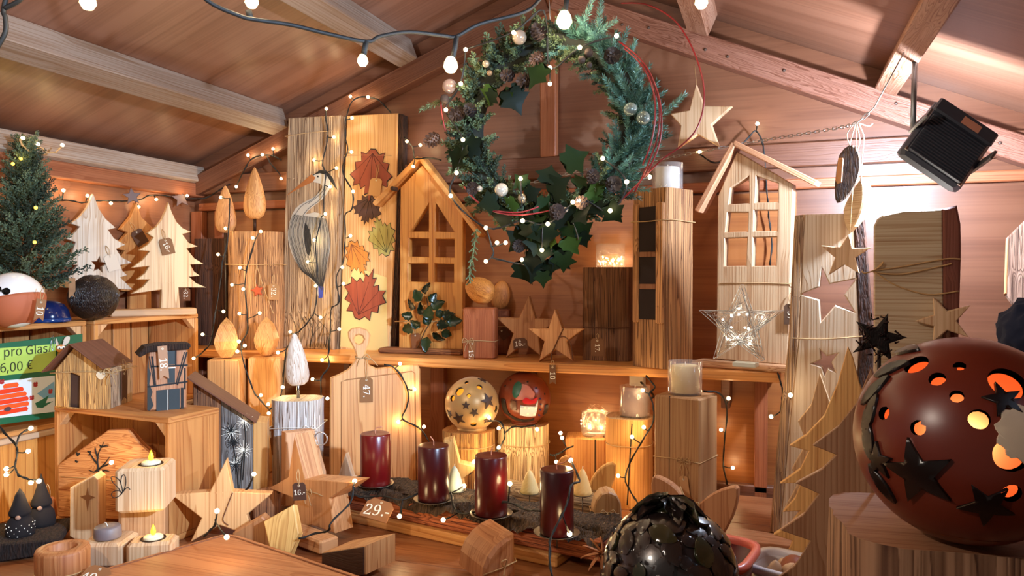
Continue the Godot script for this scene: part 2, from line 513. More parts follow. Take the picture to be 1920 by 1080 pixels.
	beam("ridge_beam", Vector3(-0.64, 2.42, 0.05), Vector3(-0.64, 2.42, z1), 0.045, 0.07, M.dark, "dark ridge beam at the peak of the roof")
	beam("eave_beam", Vector3(-1.985, 1.885, 0.0), Vector3(-1.985, 1.885, 2.1), 0.07, 0.062, wood("fine", Color(0.68, 0.61, 0.55), "x", 4.0), "pale eave beam along the top of the crate-side wall", Vector3(-0.38, 1, 0))
	beam("wall_plate", Vector3(-1.992, 1.842, 0.0), Vector3(-1.992, 1.842, 2.1), 0.05, 0.048, wood("fine", Color(0.60, 0.36, 0.24), "x", 4.0), "brown wall plate above the pale wooden trees")
	# tie beam, battens and posts on the back wall
	beam("tie_beam", Vector3(-1.98, 1.852, 0.016), Vector3(0.68, 1.852, 0.016), 0.03, 0.066, M.dark, "dark tie beam across the gable behind the wreath")
	beam("wall_batten", Vector3(-1.98, 1.792, 0.013), Vector3(0.68, 1.792, 0.013), 0.025, 0.028, wood("fine", Color(0.62, 0.36, 0.22), "x", 5.0), "thin batten below the tie beam on the back wall")
	beam("king_post", Vector3(-0.648, 1.918, 0.017), Vector3(-0.648, 2.40, 0.017), 0.05, 0.032, wood("fine", Color(0.62, 0.38, 0.24), "x", 5.0), "upright post in the gable seen through the wreath", Vector3(0, 0, 1)).position.z = 0.001
	for q in [[-1.985, 1.79, 0.05, "corner post where the crate-side wall meets the back wall"], [-1.885, 1.79, 0.04, "upright batten on the back wall beside the corner post"], [-1.02, 1.285, 0.05, "pale upright board under the shelf, behind the cutting board"], [-0.03, 1.285, 0.035, "upright shelf support behind the pillar candle"]]:
		struct("wall_post", box(Vector3(q[0] - q[2] / 2, 0.0 if q[1] < 1.5 else 0.94, 0.0), Vector3(q[0] + q[2] / 2, q[1], 0.03), 0.002), wood("fine", Color(0.62, 0.36, 0.22), "y", 4.0), q[3])
	struct("baseboard_back", box(Vector3(-1.98, 0.935, 0.0), Vector3(0.68, 0.968, 0.03), 0.003), M.dark, "dark trim board where the table meets the back wall")

func furniture():
	M.table = wood("ply", Color(0.66, 0.42, 0.26), "x", 2.0, 0.4)
	var t := thing("display_table", "wide brown display table filling the stall under all the goods", "table", Vector3(0, 0, 0))
	for k in 6:
		obj("plank", box(Vector3(-2.0, 0.9, 0.035 + k * 0.25), Vector3(0.66, 0.94, 0.033 + (k + 1) * 0.25), 0.002), wood("pine", Color(0.56, 0.36, 0.23), "x", 3.0, 0.4), t)
	for x in [-1.9, 0.56]:
		for z in [0.1, 1.4]: obj("leg", box(Vector3(x - 0.03, 0, z - 0.03), Vector3(x + 0.03, 0.9, z + 0.03), 0.003), M.dark, t)
	var s := thing("wall_shelf", "long pine shelf along the back wall carrying the boards and wooden houses", "shelf", Vector3(0, 1.285, 0))
	obj("shelf_board", box(Vector3(-1.96, 0, 0.0), Vector3(0.02, 0.026, 0.225), 0.004), wood("pine", Color(0.86, 0.60, 0.34), "x", 3.0, 0.4), s)
	for x in [-1.3, -0.7, -0.12]: obj("bracket", box(Vector3(x - 0.012, -0.09, 0.0065), Vector3(x + 0.012, -0.001, 0.12), 0.002), M.dark, s)

# ---------------------------------------------------------------- small helpers for goods
func words_on(text: String, size: float, m: Material, parent: Node, at: Vector3, turn := Vector3.ZERO, font := "Droid Sans", called := "lettering") -> MeshInstance3D:
	var t := TextMesh.new()
	var f := SystemFont.new()
	f.font_names = PackedStringArray([font])
	t.font = f; t.text = text; t.font_size = 48; t.pixel_size = size / 34.0; t.depth = 0.0006
	return obj(called, t, m, parent, at, turn)
func price_tag(label: String, at: Vector3, turn: Vector3, w: float, h: float, text := "", shape := "rect", c := Color(0.52, 0.36, 0.22), tsize := 0.012, spin := -90.0, loop := 0.03) -> Node3D:
	# hangs from its string at «at»
	var t := thing("price_tag", label, "price tag", at, turn, "brown paper price tags")
	var p := PackedVector2Array([Vector2(-w * 0.32, 0), Vector2(w * 0.32, 0), Vector2(w / 2, -w * 0.18), Vector2(w / 2, -h), Vector2(-w / 2, -h), Vector2(-w / 2, -w * 0.18)])
	if shape == "flag": p = PackedVector2Array([Vector2(-w / 2, 0), Vector2(w / 2, 0), Vector2(w / 2, -h), Vector2(0, -h + w * 0.4), Vector2(-w / 2, -h)])
	if shape == "round": p = PackedVector2Array([Vector2(-w * 0.3, 0), Vector2(w * 0.3, 0), Vector2(w / 2, -w * 0.3), Vector2(w / 2, -h + w * 0.3), Vector2(w * 0.3, -h), Vector2(-w * 0.3, -h), Vector2(-w / 2, -h + w * 0.3), Vector2(-w / 2, -w * 0.3)])
	obj("card", slab(p, 0.0012, 0.0003), flat(c, 0.8), t)
	obj("eyelet", lathe(pv([0.0012, 0, 0.0028, 0, 0.0028, 0.0006, 0.0012, 0.0006, 0.0012, 0]), 10), flat(Color(0.85, 0.8, 0.7), 0.5), t, Vector3(0, -0.007, 0), Vector3(90, 0, 0))
	if loop > 0.0: obj("string", tube(smooth_line(PackedVector3Array([Vector3(0, -0.007, 0.001), Vector3(0.004, loop * 0.5, 0.003), Vector3(0.0, loop, -0.003), Vector3(-0.004, loop * 0.5, 0.0), Vector3(0, -0.007, -0.001)])), 0.0008, 4), M.twine, t)
	if text: words_on(text, tsize, M.chalk, t, Vector3(0, -h * 0.55, 0.0004), Vector3(0, 0, spin), "Droid Serif")
	return t
func tie(parent: Node, w: float, d: float, y: float, bow := -9.0, m: Material = null, slope := 0.0):
	# twine round a thing standing on y = 0 whose front is at z = 0
	var p := PackedVector3Array()
	for q in [[-1, 0.0], [-0.3, 0.0], [0.3, 0.0], [1, 0.0], [1, -1.0], [-1, -1.0]]: p.append(Vector3(q[0] * (w / 2 + 0.001), y + slope * q[0] + (0.002 if absf(q[0]) < 0.5 else 0.0), 0.0015 + q[1] * (d + 0.003)))
	var st := tube(p, 0.0013, 5, true)
	if bow > -5.0:
		for s in [-1.0, 1.0]:
			add_tube(st, smooth_line(PackedVector3Array([Vector3(bow, y, 0.003), Vector3(bow + s * 0.012, y + 0.01, 0.006), Vector3(bow + s * 0.017, y - 0.004, 0.006), Vector3(bow, y, 0.004)]), 4), 0.001, 4)
			add_tube(st, smooth_line(PackedVector3Array([Vector3(bow, y, 0.003), Vector3(bow + s * 0.008, y - 0.015, 0.006), Vector3(bow + s * 0.011, y - 0.03, 0.003)]), 4), 0.001, 4)
	obj("twine", st, m if m else M.twine, parent)
func palette():
	M.twine = flat(Color(0.72, 0.58, 0.40), 0.9)
	M.cord = flat(Color(0.42, 0.26, 0.17), 0.9)
	M.chalk = flat(Color(0.96, 0.93, 0.86), 0.6)
	M.ink = flat(Color(0.07, 0.055, 0.05), 0.7)
	M.steel = flat(Color(0.42, 0.38, 0.34), 0.35, 0.9)
	M.rust = wood("ply", Color(0.42, 0.25, 0.17), "x", 7.0, 0.75, 0.05)
	M.wire_black = flat(Color(0.04, 0.035, 0.03), 0.65)
func pale(c := Color(0.88, 0.72, 0.54), kind := "pine", axis := "y", scale := 5.0) -> StandardMaterial3D: return wood(kind, c, axis, scale, 0.55, 0.06)

func crate(label: String, at: Vector3, turn: float, w: float, h: float, d: float, c: Color, slats := 5):
	# an open wooden fruit crate lying on its side: open to its front (+z), slats across its back
	var t := thing("wooden_crate", label, "crate", at, Vector3(0, turn, 0), "wooden crates on the table")
	var m := wood("pine", c, "x", 4.0)
	var n := wood("pine", c, "y", 4.0)
	obj("top_board", box(Vector3(-w / 2, h - 0.014, -d), Vector3(w / 2, h, 0), 0.002), m, t)
	obj("bottom_board", box(Vector3(-w / 2, 0, -d), Vector3(w / 2, 0.014, 0), 0.002), m, t)
	for s in [-1.0, 1.0]:
		obj("side_board", box(Vector3(s * w / 2 - (0.014 if s > 0 else 0.0), 0.014, -d), Vector3(s * w / 2 + (0.014 if s < 0 else 0.0), h - 0.014, 0), 0.002), n, t)
		var c3 := PackedVector2Array([Vector2(s * (w / 2 - 0.014), h - 0.014), Vector2(s * (w / 2 - 0.05), h - 0.014), Vector2(s * (w / 2 - 0.014), h - 0.05)])
		obj("corner_block", slab(c3, 0.02, 0.001, [], -0.004), pale(c.lightened(0.25)), t)
	for k in slats:
		var x := lerpf(-w / 2 + 0.016, w / 2 - 0.016, float(k) / slats)
		var x2 := lerpf(-w / 2 + 0.016, w / 2 - 0.016, float(k + 1) / slats) - 0.006
		obj("slat", box(Vector3(x, 0.0145, -d), Vector3(x2, h - 0.0145, -d + 0.009), 0.0015), wood("pine", c.darkened(0.05 * (k % 3)), "y", 4.0), t)
	return t

func fir_tree(called: String, label: String, at: Vector3, turn: Vector3, p: PackedVector2Array, m: Material, depth: float, holes := []) -> Node3D:
	var t := thing(called, label, "wooden tree", at, turn, "sawn wooden fir trees")
	obj("tree_board", slab(p, depth, 0.0015, holes), m, t)
	return t

func left_wall_goods():
	palette()
	var gold := Color(0.82, 0.58, 0.33)
	crate("wooden crate lying open along the side wall, under the pale wooden trees", Vector3(-1.80, 1.15, 0.425), 90, 0.40, 0.28, 0.20, gold)
	crate("wooden crate lying open along the side wall, behind the green price sign", Vector3(-1.80, 1.15, 0.86), 90, 0.42, 0.28, 0.20, gold)
	for k in 2:
		var t := thing("storage_box", ["closed pine box under the crate with the pale trees", "closed pine box under the crate with the green sign, lit by fairy lights"][k], "box", Vector3(-1.80, 0.94, [0.425, 0.86][k]), Vector3(0, 90, 0), "closed boxes along the side wall")
		obj("body", box(Vector3(-0.2, 0, -0.2), Vector3(0.2, 0.195, 0), 0.003), wood("pine", Color(0.86, 0.60, 0.30), "y", 4.0), t)
		obj("lid", box(Vector3(-0.205, 0.195, -0.202), Vector3(0.205, 0.21, 0.012), 0.003), pale(Color(0.78, 0.66, 0.54), "pine", "x"), t)
	# three sawn fir trees and their foot
	var white := Color(0.86, 0.80, 0.72)
	var t := fir_tree("wooden_tree", "pale sawn fir tree with a star cut through it, behind the dark ball", Vector3(-1.95,1.4303,0.4916), Vector3(0,69,0), PackedVector2Array([Vector2(-0.0017,0.3744),Vector2(0.0131,0.3317),Vector2(0.0327,0.3004),Vector2(0.0621,0.274),Vector2(0.0402,0.2663),Vector2(0.0572,0.2407),Vector2(0.0903,0.2219),Vector2(0.0632,0.2078),Vector2(0.0788,0.1832),Vector2(0.1108,0.1654),Vector2(0.0755,0.1582),Vector2(0.0817,0.1399),Vector2(0.096,0.1266),Vector2(0.0752,0.1199),Vector2(0.1119,0.0811),Vector2(0.0373,0.0853),Vector2(0.0383,0.0013),Vector2(-0.0269,0.0038),Vector2(-0.0263,0.0844),Vector2(-0.1168,0.0933),Vector2(-0.077,0.1198),Vector2(-0.0464,0.1566),Vector2(-0.0938,0.1592),Vector2(-0.0636,0.1866),Vector2(-0.0517,0.2252),Vector2(-0.079,0.2352),Vector2(-0.0544,0.2537),Vector2(-0.0396,0.272),Vector2(-0.0643,0.2802),Vector2(-0.0424,0.299),Vector2(-0.023,0.3243),Vector2(-0.0109,0.3494)]), wood("pine", white, "y", 5.0, 0.5, 0.05), 0.018, [PackedVector2Array([Vector2(0.015,0.1852),Vector2(0.0195,0.1673),Vector2(0.0364,0.1626),Vector2(0.0224,0.1526),Vector2(0.0238,0.133),Vector2(0.0117,0.1459),Vector2(-0.002,0.1393),Vector2(0.0027,0.1556),Vector2(-0.0078,0.1685),Vector2(0.0073,0.1687)])])
	t = fir_tree("wooden_tree", "pale sawn fir tree on a flat wooden foot, nearest the corner post", Vector3(-1.8543,1.452,0.3594), Vector3(0,60,0), PackedVector2Array([Vector2(0.0468,0.3395),Vector2(0.0563,0.3092),Vector2(0.0708,0.2774),Vector2(0.0904,0.2576),Vector2(0.117,0.2465),Vector2(0.0886,0.2385),Vector2(0.1084,0.2114),Vector2(0.1369,0.2),Vector2(0.1016,0.1921),Vector2(0.1249,0.1612),Vector2(0.1553,0.1423),Vector2(0.113,0.14),Vector2(0.1246,0.1174),Vector2(0.1432,0.1035),Vector2(0.1094,0.0999),Vector2(0.1311,0.0789),Vector2(0.1635,0.0646),Vector2(0.076,0.0654),Vector2(0.0806,-0.0022),Vector2(0.0222,-0.0006),Vector2(0.0242,0.059),Vector2(-0.0632,0.0466),Vector2(-0.0308,0.068),Vector2(-0.012,0.0914),Vector2(-0.0476,0.0915),Vector2(-0.0243,0.1116),Vector2(-0.0117,0.1336),Vector2(-0.0611,0.1281),Vector2(-0.0302,0.1535),Vector2(-0.0098,0.1808),Vector2(-0.0409,0.1834),Vector2(-0.0159,0.2009),Vector2(0.0014,0.225),Vector2(-0.0173,0.2378),Vector2(0.008,0.2574),Vector2(0.0256,0.282),Vector2(0.0386,0.3116)]), wood("pine", Color(0.88, 0.76, 0.58), "y", 5.0, 0.5, 0.05), 0.02)
	t = thing("tree_foot", "flat pale wooden foot under the corner fir tree", "wooden foot", Vector3(-1.8283,1.43,0.3854), Vector3(0,60,0))
	obj("foot_board", box(Vector3(-0.125, 0, -0.05), Vector3(0.125, 0.022, 0.02), 0.003), pale(Color(0.80, 0.64, 0.46), "pine", "x"), t)
	t = fir_tree("wooden_tree", "golden brown sawn fir tree standing behind the two pale ones", Vector3(-1.982,1.4298,0.2912), Vector3(0,80,0), PackedVector2Array([Vector2(-0.0085,0.3668),Vector2(0.0101,0.3189),Vector2(0.0566,0.2826),Vector2(0.031,0.2758),Vector2(0.0881,0.2261),Vector2(0.0442,0.2173),Vector2(0.108,0.1571),Vector2(0.0595,0.151),Vector2(0.1115,0.0725),Vector2(0.0431,0.0737),Vector2(0.0426,-0.0018),Vector2(-0.0339,0.0014),Vector2(-0.0333,0.0749),Vector2(-0.1163,0.0762),Vector2(-0.0623,0.1376),Vector2(-0.0946,0.1408),Vector2(-0.0508,0.2071),Vector2(-0.0869,0.2128),Vector2(-0.0392,0.2667),Vector2(-0.0648,0.2757),Vector2(-0.0277,0.3197)]), wood("pine", Color(0.80, 0.55, 0.30), "y", 5.0, 0.5, 0.05), 0.018)
	price_tag("white paper price tag tied to the pale tree with the star hole", Vector3(-1.9299,1.6192,0.456), Vector3(0, 60, 18), 0.036, 0.05, "", "rect", Color(0.86, 0.80, 0.72), 0.01)
	price_tag("dark brown price tag hung askew on the golden brown fir tree", Vector3(-1.9773,1.7044,0.3107), Vector3(0, 75, 32), 0.042, 0.052, "", "rect", Color(0.34, 0.21, 0.13), 0.01)
	price_tag("brown price tag reading 16 on the corner fir tree", Vector3(-1.8325,1.6745,0.3337), Vector3(0, 58, 14), 0.04, 0.052, "16.-", "rect", Color(0.50, 0.35, 0.22), 0.014, -75.0)
	price_tag("brown price tag reading 32 half hidden behind the corner fir tree", Vector3(-1.8196,1.5152,0.26), Vector3(0, 20, 0), 0.03, 0.042, "32.", "rect", Color(0.46, 0.28, 0.16), 0.014)
	# ceramics on the crate tops
	t = thing("grooved_ball", "dark glazed ceramic ball with fine grooves, in front of the pale fir tree", "ceramic ball", Vector3(-1.8038,1.43,0.6232), Vector3(0,0,0))
	obj("body", rough_ball(0.066, 0.03, 4, 0.96), bark(Color(0.24, 0.20, 0.22), 16.0, 0.5), t, Vector3(0, 0.0635, 0))
	t.get_child(0).material_override.roughness = 0.22
	obj("ribbon", slab(PackedVector2Array([Vector2(-0.008, 0.0), Vector2(0.008, 0), Vector2(0.008, -0.055), Vector2(0, -0.047), Vector2(-0.008, -0.055)]), 0.001, 0.0002), flat(Color(0.62, 0.46, 0.32), 0.8), t, Vector3(0.0, 0.118, 0.068), Vector3(0, 40, 0))
	t = thing("speckled_ball", "white ceramic half ball with holes over a terracotta foot, at the crate edge", "ceramic ball", Vector3(-1.753,1.43,0.8944), Vector3(0,0,0))
	obj("shell", hollow_ball(0.068, 0.055, [[0.7, 0.35, 0.009], [0.35, 0.4, 0.012], [0.5, -0.1, 0.008], [0.95, -0.1, 0.007], [0.15, 0.0, 0.01], [1.25, 0.1, 0.008]]), flat(Color(0.90, 0.88, 0.86), 0.2), t, Vector3(0, 0.064, 0))
	obj("terracotta_foot", lathe(pv([0.02, -0.064, 0.03, -0.063, 0.052, -0.046, 0.064, -0.026, 0.0695, -0.006, 0.0695, 0.002, 0.06, 0.002]), 36), flat(Color(0.68, 0.36, 0.22), 0.7), t, Vector3(0, 0.064, 0), Vector3(0, 0, 16))
	t = thing("blue_dome", "glossy dark blue ceramic dome beside the white half ball", "ceramic dome", Vector3(-1.8312,1.43,0.7384), Vector3(0,0,0))
	obj("dome", lathe(pv([0.0, 0, 0.048, 0, 0.05, 0.012, 0.047, 0.03, 0.036, 0.047, 0.018, 0.056, 0, 0.058]), 32), flat(Color(0.07, 0.13, 0.32), 0.15), t)
	obj("glaze_rim", lathe(pv([0.049, 0.0, 0.052, 0.003, 0.052, 0.010, 0.049, 0.013, 0.049, 0]), 32), flat(Color(0.08, 0.22, 0.45), 0.15), t)
	t = thing("red_cap", "small red ceramic cap showing behind the blue dome", "ceramic cap", Vector3(-1.9897,1.43,0.6318), Vector3(0,0,0))
	t.position += Vector3(-0.07, 0, -0.03)
	obj("cap", lathe(pv([0.0, 0, 0.034, 0, 0.036, 0.05, 0.034, 0.08, 0.024, 0.1, 0, 0.108]), 28), flat(Color(0.55, 0.09, 0.09), 0.35), t)
	price_tag("brown flag shaped price tag reading 10 in front of the blue dome", Vector3(-1.6523,1.4978,0.9), Vector3(0, 42, -8), 0.02, 0.052, "10", "flag", Color(0.58, 0.40, 0.25), 0.014)
	# the small conifer
	t = thing("small_conifer", "small dark green conifer with a few yellow lights on the crates by the side wall", "tree", Vector3(-1.8544,1.43,0.7956), Vector3(0,0,0))
	t.position += Vector3(-0.045, 0, -0.05)
	obj("stem", tube(PackedVector3Array([Vector3.ZERO, Vector3(0, 0.25, 0), Vector3(0, 0.47, 0)]), PackedFloat32Array([0.012, 0.008, 0.003]), 8), flat(Color(0.25, 0.17, 0.1), 0.9), t)
	var sp := [sprig(101, 0.085, 120, 0.013, 0.0045, true), sprig(102, 0.10, 130, 0.013, 0.0045, true), sprig(103, 0.075, 110, 0.013, 0.005, true)]
	var gm := [flat(Color(0.25, 0.31, 0.22), 0.75), flat(Color(0.35, 0.41, 0.31), 0.75), flat(Color(0.16, 0.21, 0.15), 0.75)]
	for k in 260:
		var u := pow(float(k) / 260.0, 0.8)
		var y := lerpf(0.11, 0.495, u)
		var rr := lerpf(0.125, 0.0, pow(u, 0.9)) * (0.45 + 0.55 * rng.randf())
		var a := k * 2.39996
		var s := obj("twig", sp[k % 3], gm[(k * 7 / 3) % 3], t, Vector3(cos(a) * rr * 0.55, y - 0.02, sin(a) * rr * 0.55))
		var out_ := Vector3(cos(a), 0.25 + 1.1 * u, sin(a)).normalized()
		s.basis = aim(out_, rng.randf() * TAU).scaled(Vector3.ONE * lerpf(1.05, 0.5, u))
	for q in [[Vector3(0.156,0.2078,0.1)], [Vector3(0.1607,0.294,0.1)], [Vector3(0.056,0.4117,0.08)], [Vector3(0.0188,0.4347,0.03)]]:
		var b := obj("yellow_bulb", ball(0.0045, 10, 6), glow(Color(1.0, 0.80, 0.30), 3.0), t, q[0])
		lamp(b, Vector3.ZERO, Color(1, 0.86, 0.5), 0.0022, 0.004)
	for q in [["gold tinsel star hanging on the light string over the golden brown fir tree", Vector3(-1.975,1.8149,0.3248), 0.03], ["gold tinsel star hanging on the light string nearest the corner post", Vector3(-1.97,1.8286,0.1171), 0.034]]:
		t = thing("tinsel_star", q[0], "ornament", q[1], Vector3(0, 55, 8))
		obj("star", slab(star_outline(q[2], 0.45), 0.004, 0.001), flat(Color(0.34, 0.20, 0.10), 0.5, 0.0), t)
		obj("loop", tube(PackedVector3Array([Vector3(0, q[2] * 0.9, -0.002), Vector3(0, q[2] + 0.012, -0.002)]), 0.0008, 4), M.twine, t)
	# the sign and the picture in front of the crate
	t = thing("price_sign", "green framed paper sign reading pro Glas 6,00 €, propped against the crate", "sign", Vector3(-1.775,1.1863,0.9154), Vector3(0,90,0))
	obj("green_card", slab(PackedVector2Array([Vector2(-0.0862,0.2003),Vector2(0.2313,0.2097),Vector2(0.2308,0.1602),Vector2(0.1526,0.1564),Vector2(0.1511,-0.0035),Vector2(-0.0881,0.0093)]), 0.002, 0.0004), flat(Color(0.06, 0.36, 0.24), 0.55), t)
	obj("lime_paper", slab(PackedVector2Array([Vector2(-0.0869,0.1929),Vector2(0.1506,0.1889),Vector2(0.1484,0.1205),Vector2(-0.0876,0.126)]), 0.0008, 0.0002, [], 0.001), flat(Color(0.66, 0.78, 0.35), 0.6), t)
	var dark := flat(Color(0.13, 0.16, 0.10), 0.6)
	words_on("pro Glas", 0.0225, dark, t, Vector3(0.0679,0.1798,0.0012))
	words_on("6,00 €", 0.0225, dark, t, Vector3(0.0424,0.1423,0.0012))
	var clip := mb(true)
	add_tube(clip, PackedVector3Array([Vector3(0.129,0.17,0.003),Vector3(0.1353,0.1972,0.003),Vector3(0.1416,0.2134,0.003),Vector3(0.146,0.1964,0.003),Vector3(0.1396,0.1718,0.003),Vector3(0.1352,0.1805,0.003),Vector3(0.1399,0.2024,0.003)]), 0.0008, 5)
	obj("paper_clip", clip, flat(Color(0.7, 0.75, 0.78), 0.3, 1.0), t)
	obj("picture_paper", slab(PackedVector2Array([Vector2(-0.0877,0.1137),Vector2(0.1467,0.1067),Vector2(0.1458,0.0116),Vector2(-0.0886,0.0269)]), 0.0008, 0.0002, [], 0.001), flat(Color(0.82, 0.86, 0.88), 0.7), t)
	var hive := flat(Color(0.86, 0.22, 0.06), 0.6)
	for r in 6:   # rings of the painted beehive
		var y0 := 782 - r * 12
		var hw: float = [0.042, 0.045, 0.044, 0.039, 0.031, 0.018][r]
		var st := slab(PackedVector2Array([Vector2(-hw, 0.001), Vector2(hw, 0.001), Vector2(hw + 0.002, 0.0065), Vector2(hw - 0.002, 0.012), Vector2(-hw + 0.002, 0.012), Vector2(-hw - 0.002, 0.0065)]), 0.0012, 0.0004)
		obj("painted_hive_ring", st, hive if r % 2 == 0 else flat(Color(0.93, 0.33, 0.10), 0.6), t, Vector3(0.0268,0.0267,0.0022) + Vector3(0, r * 0.0128, 0.0008))
	obj("painted_hive_door", slab(oval(0.009, 0.0055, 12), 0.001, 0.0003), flat(Color(0.30, 0.22, 0.25), 0.6), t, Vector3(0.017,0.0404,0.0046))
	for q in [Vector3(0.0921,0.0877,0.002), Vector3(0.1333,0.0639,0.002), Vector3(0.0817,0.0552,0.002), Vector3(0.0049,0.1062,0.002)]:
		var bee := slab(oval(0.006, 0.003, 10), 0.0008, 0.0002)
		for s in [-1.0, 1.0]: add_slab(bee, oval(0.003, 0.0045, 8, Vector2(s * 0.003, 0.005)), 0.0006, 0.0002, [], -0.0001)
		obj("painted_bee", bee, flat(Color(0.62, 0.14, 0.16), 0.6), t, q)
	obj("painted_sky", slab(PackedVector2Array([Vector2(0.0966,0.0665),Vector2(0.1446,0.0916),Vector2(0.1457,0.0494),Vector2(0.117,0.0497)]), 0.0006, 0.0002, [], 0.0014), flat(Color(0.45, 0.66, 0.80), 0.7), t)
	obj("painted_grass", slab(PackedVector2Array([Vector2(0.0904,0.0429),Vector2(0.108,0.0483),Vector2(0.1289,0.0576),Vector2(0.1197,0.0382),Vector2(0.1409,0.0404),Vector2(0.1107,0.0273),Vector2(0.0961,0.0311)]), 0.0006, 0.0002, [], 0.0016), flat(Color(0.12, 0.42, 0.32), 0.7), t)
	t = thing("bee_ornament", "little wooden bee with big eyes clipped to the green sign", "ornament", Vector3(-1.765,1.3609,0.7584), Vector3(0,90,0))
	t.rotation_degrees.y = 55
	obj("head", ball(0.011, 16, 10), flat(Color(0.86, 0.55, 0.28), 0.5), t, Vector3(0, 0.002, 0))
	for s in [-1.0, 1.0]:
		var e := obj("eye", ball(0.0048, 12, 8), flat(Color(0.95, 0.93, 0.88), 0.3), t, Vector3(s * 0.0045, 0.005, 0.0085))
		obj("pupil", ball(0.0022, 8, 6), M.ink, e, Vector3(0.0005, -0.001, 0.0035))
		obj("wing", slab(smooth_loop(PackedVector2Array([Vector2(0, 0), Vector2(s * 0.014, 0.008), Vector2(s * 0.017, 0.024), Vector2(s * 0.006, 0.022)]), 4), 0.0015, 0.0004), flat(Color(0.80, 0.74, 0.66), 0.6), t, Vector3(s * 0.004, 0.008, -0.005))
		obj("feeler", tube(PackedVector3Array([Vector3(s * 0.003, 0.012, 0.002), Vector3(s * 0.006, 0.022, 0.003)]), 0.0006, 4), M.ink, t)
	obj("abdomen", lathe(pv([0, -0.026, 0.006, -0.022, 0.009, -0.014, 0.007, -0.006, 0, -0.002]), 14), flat(Color(0.80, 0.58, 0.20), 0.5), t, Vector3(0, -0.004, -0.004))

func rough_ball(r: float, rough: float, s: int, squash := 1.0, segs := 36) -> SurfaceTool:
	var st := mb(true)
	var nz := noise(s, 1.0, 4)
	var rows := segs / 2
	var at := func(i: int, k: int) -> Vector3:
		var a := PI * i / rows - PI / 2
		var b := TAU * (k % segs) / segs
		var d := Vector3(cos(a) * cos(b), sin(a), -cos(a) * sin(b))
		return d * r * Vector3(1, squash, 1) * (1.0 + rough * (1.5 * nz.get_noise_3dv(d * 2.0) + nz.get_noise_3dv(d * 9.0)))
	for i in rows:
		for k in segs:
			if i == 0: tri(st, at.call(0, 0), at.call(1, k + 1), at.call(1, k))
			elif i == rows - 1: tri(st, at.call(i, k), at.call(i, k + 1), at.call(rows, 0))
			else: quad(st, at.call(i, k), at.call(i, k + 1), at.call(i + 1, k + 1), at.call(i + 1, k))
	return st
func hole_direction(h: Array) -> Vector3: return Vector3(sin(h[0]) * cos(h[1]), sin(h[1]), cos(h[0]) * cos(h[1]))
func hollow_ball(r: float, inner: float, holes: Array) -> ArrayMesh:
	# a hollow ball with round holes through it; a hole is [turn about y, height angle, radius]; turn 0 looks along +z, positive to +x
	var segs := 144
	var rows := 72
	var dirs := []
	for h in holes: dirs.append(hole_direction(h))
	var pts := []
	var gone := PackedByteArray()
	gone.resize((segs + 1) * (rows + 1))
	for i in rows + 1:
		for k in segs + 1:
			var a := PI * i / rows - PI / 2
			var b := TAU * (k % segs) / segs
			var d := Vector3(cos(a) * cos(b), sin(a), -cos(a) * sin(b))
			for n in holes.size():
				if d.dot(dirs[n]) < 0.9: continue
				var ang := acos(clampf(d.dot(dirs[n]), -1, 1))
				var rh: float = holes[n][2] / r
				if absf(ang - rh) < 0.026 or ang < rh:
					gone[i * (segs + 1) + k] = 1 if ang < rh - 0.026 else 2
					if ang >= rh - 0.026:
						var side: Vector3 = (d - dirs[n] * d.dot(dirs[n])).normalized()
						d = dirs[n] * cos(rh) + side * sin(rh)
			pts.append(d)
	var st := SurfaceTool.new()
	st.begin(Mesh.PRIMITIVE_TRIANGLES)
	for i in rows:
		for k in segs:
			var q := [i * (segs + 1) + k, i * (segs + 1) + k + 1, (i + 1) * (segs + 1) + k + 1, (i + 1) * (segs + 1) + k]
			for t in [[q[0], q[1], q[2]], [q[0], q[2], q[3]]]:
				if gone[t[0]] and gone[t[1]] and gone[t[2]]:
					var mid: Vector3 = ((pts[t[0]] + pts[t[1]] + pts[t[2]]) as Vector3).normalized()
					var inside: bool = gone[t[0]] == 1 or gone[t[1]] == 1 or gone[t[2]] == 1
					for n in holes.size():
						if acos(clampf(mid.dot(dirs[n]), -1, 1)) < holes[n][2] / r: inside = true
					if inside: continue
				for v in [t[0], t[2], t[1]]:
					st.set_normal(pts[v]); st.add_vertex(pts[v] * r)
				for v in t:
					st.set_normal(-pts[v]); st.add_vertex(pts[v] * inner)
	for n in holes.size():
		var x: Vector3 = dirs[n].cross(Vector3.UP).normalized()
		var y: Vector3 = dirs[n].cross(x)
		var rh: float = holes[n][2] / r
		for k in 32:
			var e := []
			for m in [k, k + 1]: e.append((x * cos(TAU * m / 32) + y * sin(TAU * m / 32)) * sin(rh) + dirs[n] * cos(rh))
			for v in [[0, r], [1, r], [1, inner], [0, r], [1, inner], [0, inner]]:
				st.set_normal((dirs[n] * cos(rh) - e[v[0]]).normalized()); st.add_vertex(e[v[0]] * v[1])
	st.index()
	return st.commit()
func aim(d: Vector3, spin: float) -> Basis:              # turns +y to d
	var y := d.normalized()
	var x := y.cross(Vector3.UP if absf(y.y) < 0.95 else Vector3.RIGHT).normalized()
	return Basis(x, y, x.cross(y)) * Basis(Vector3.UP, spin)
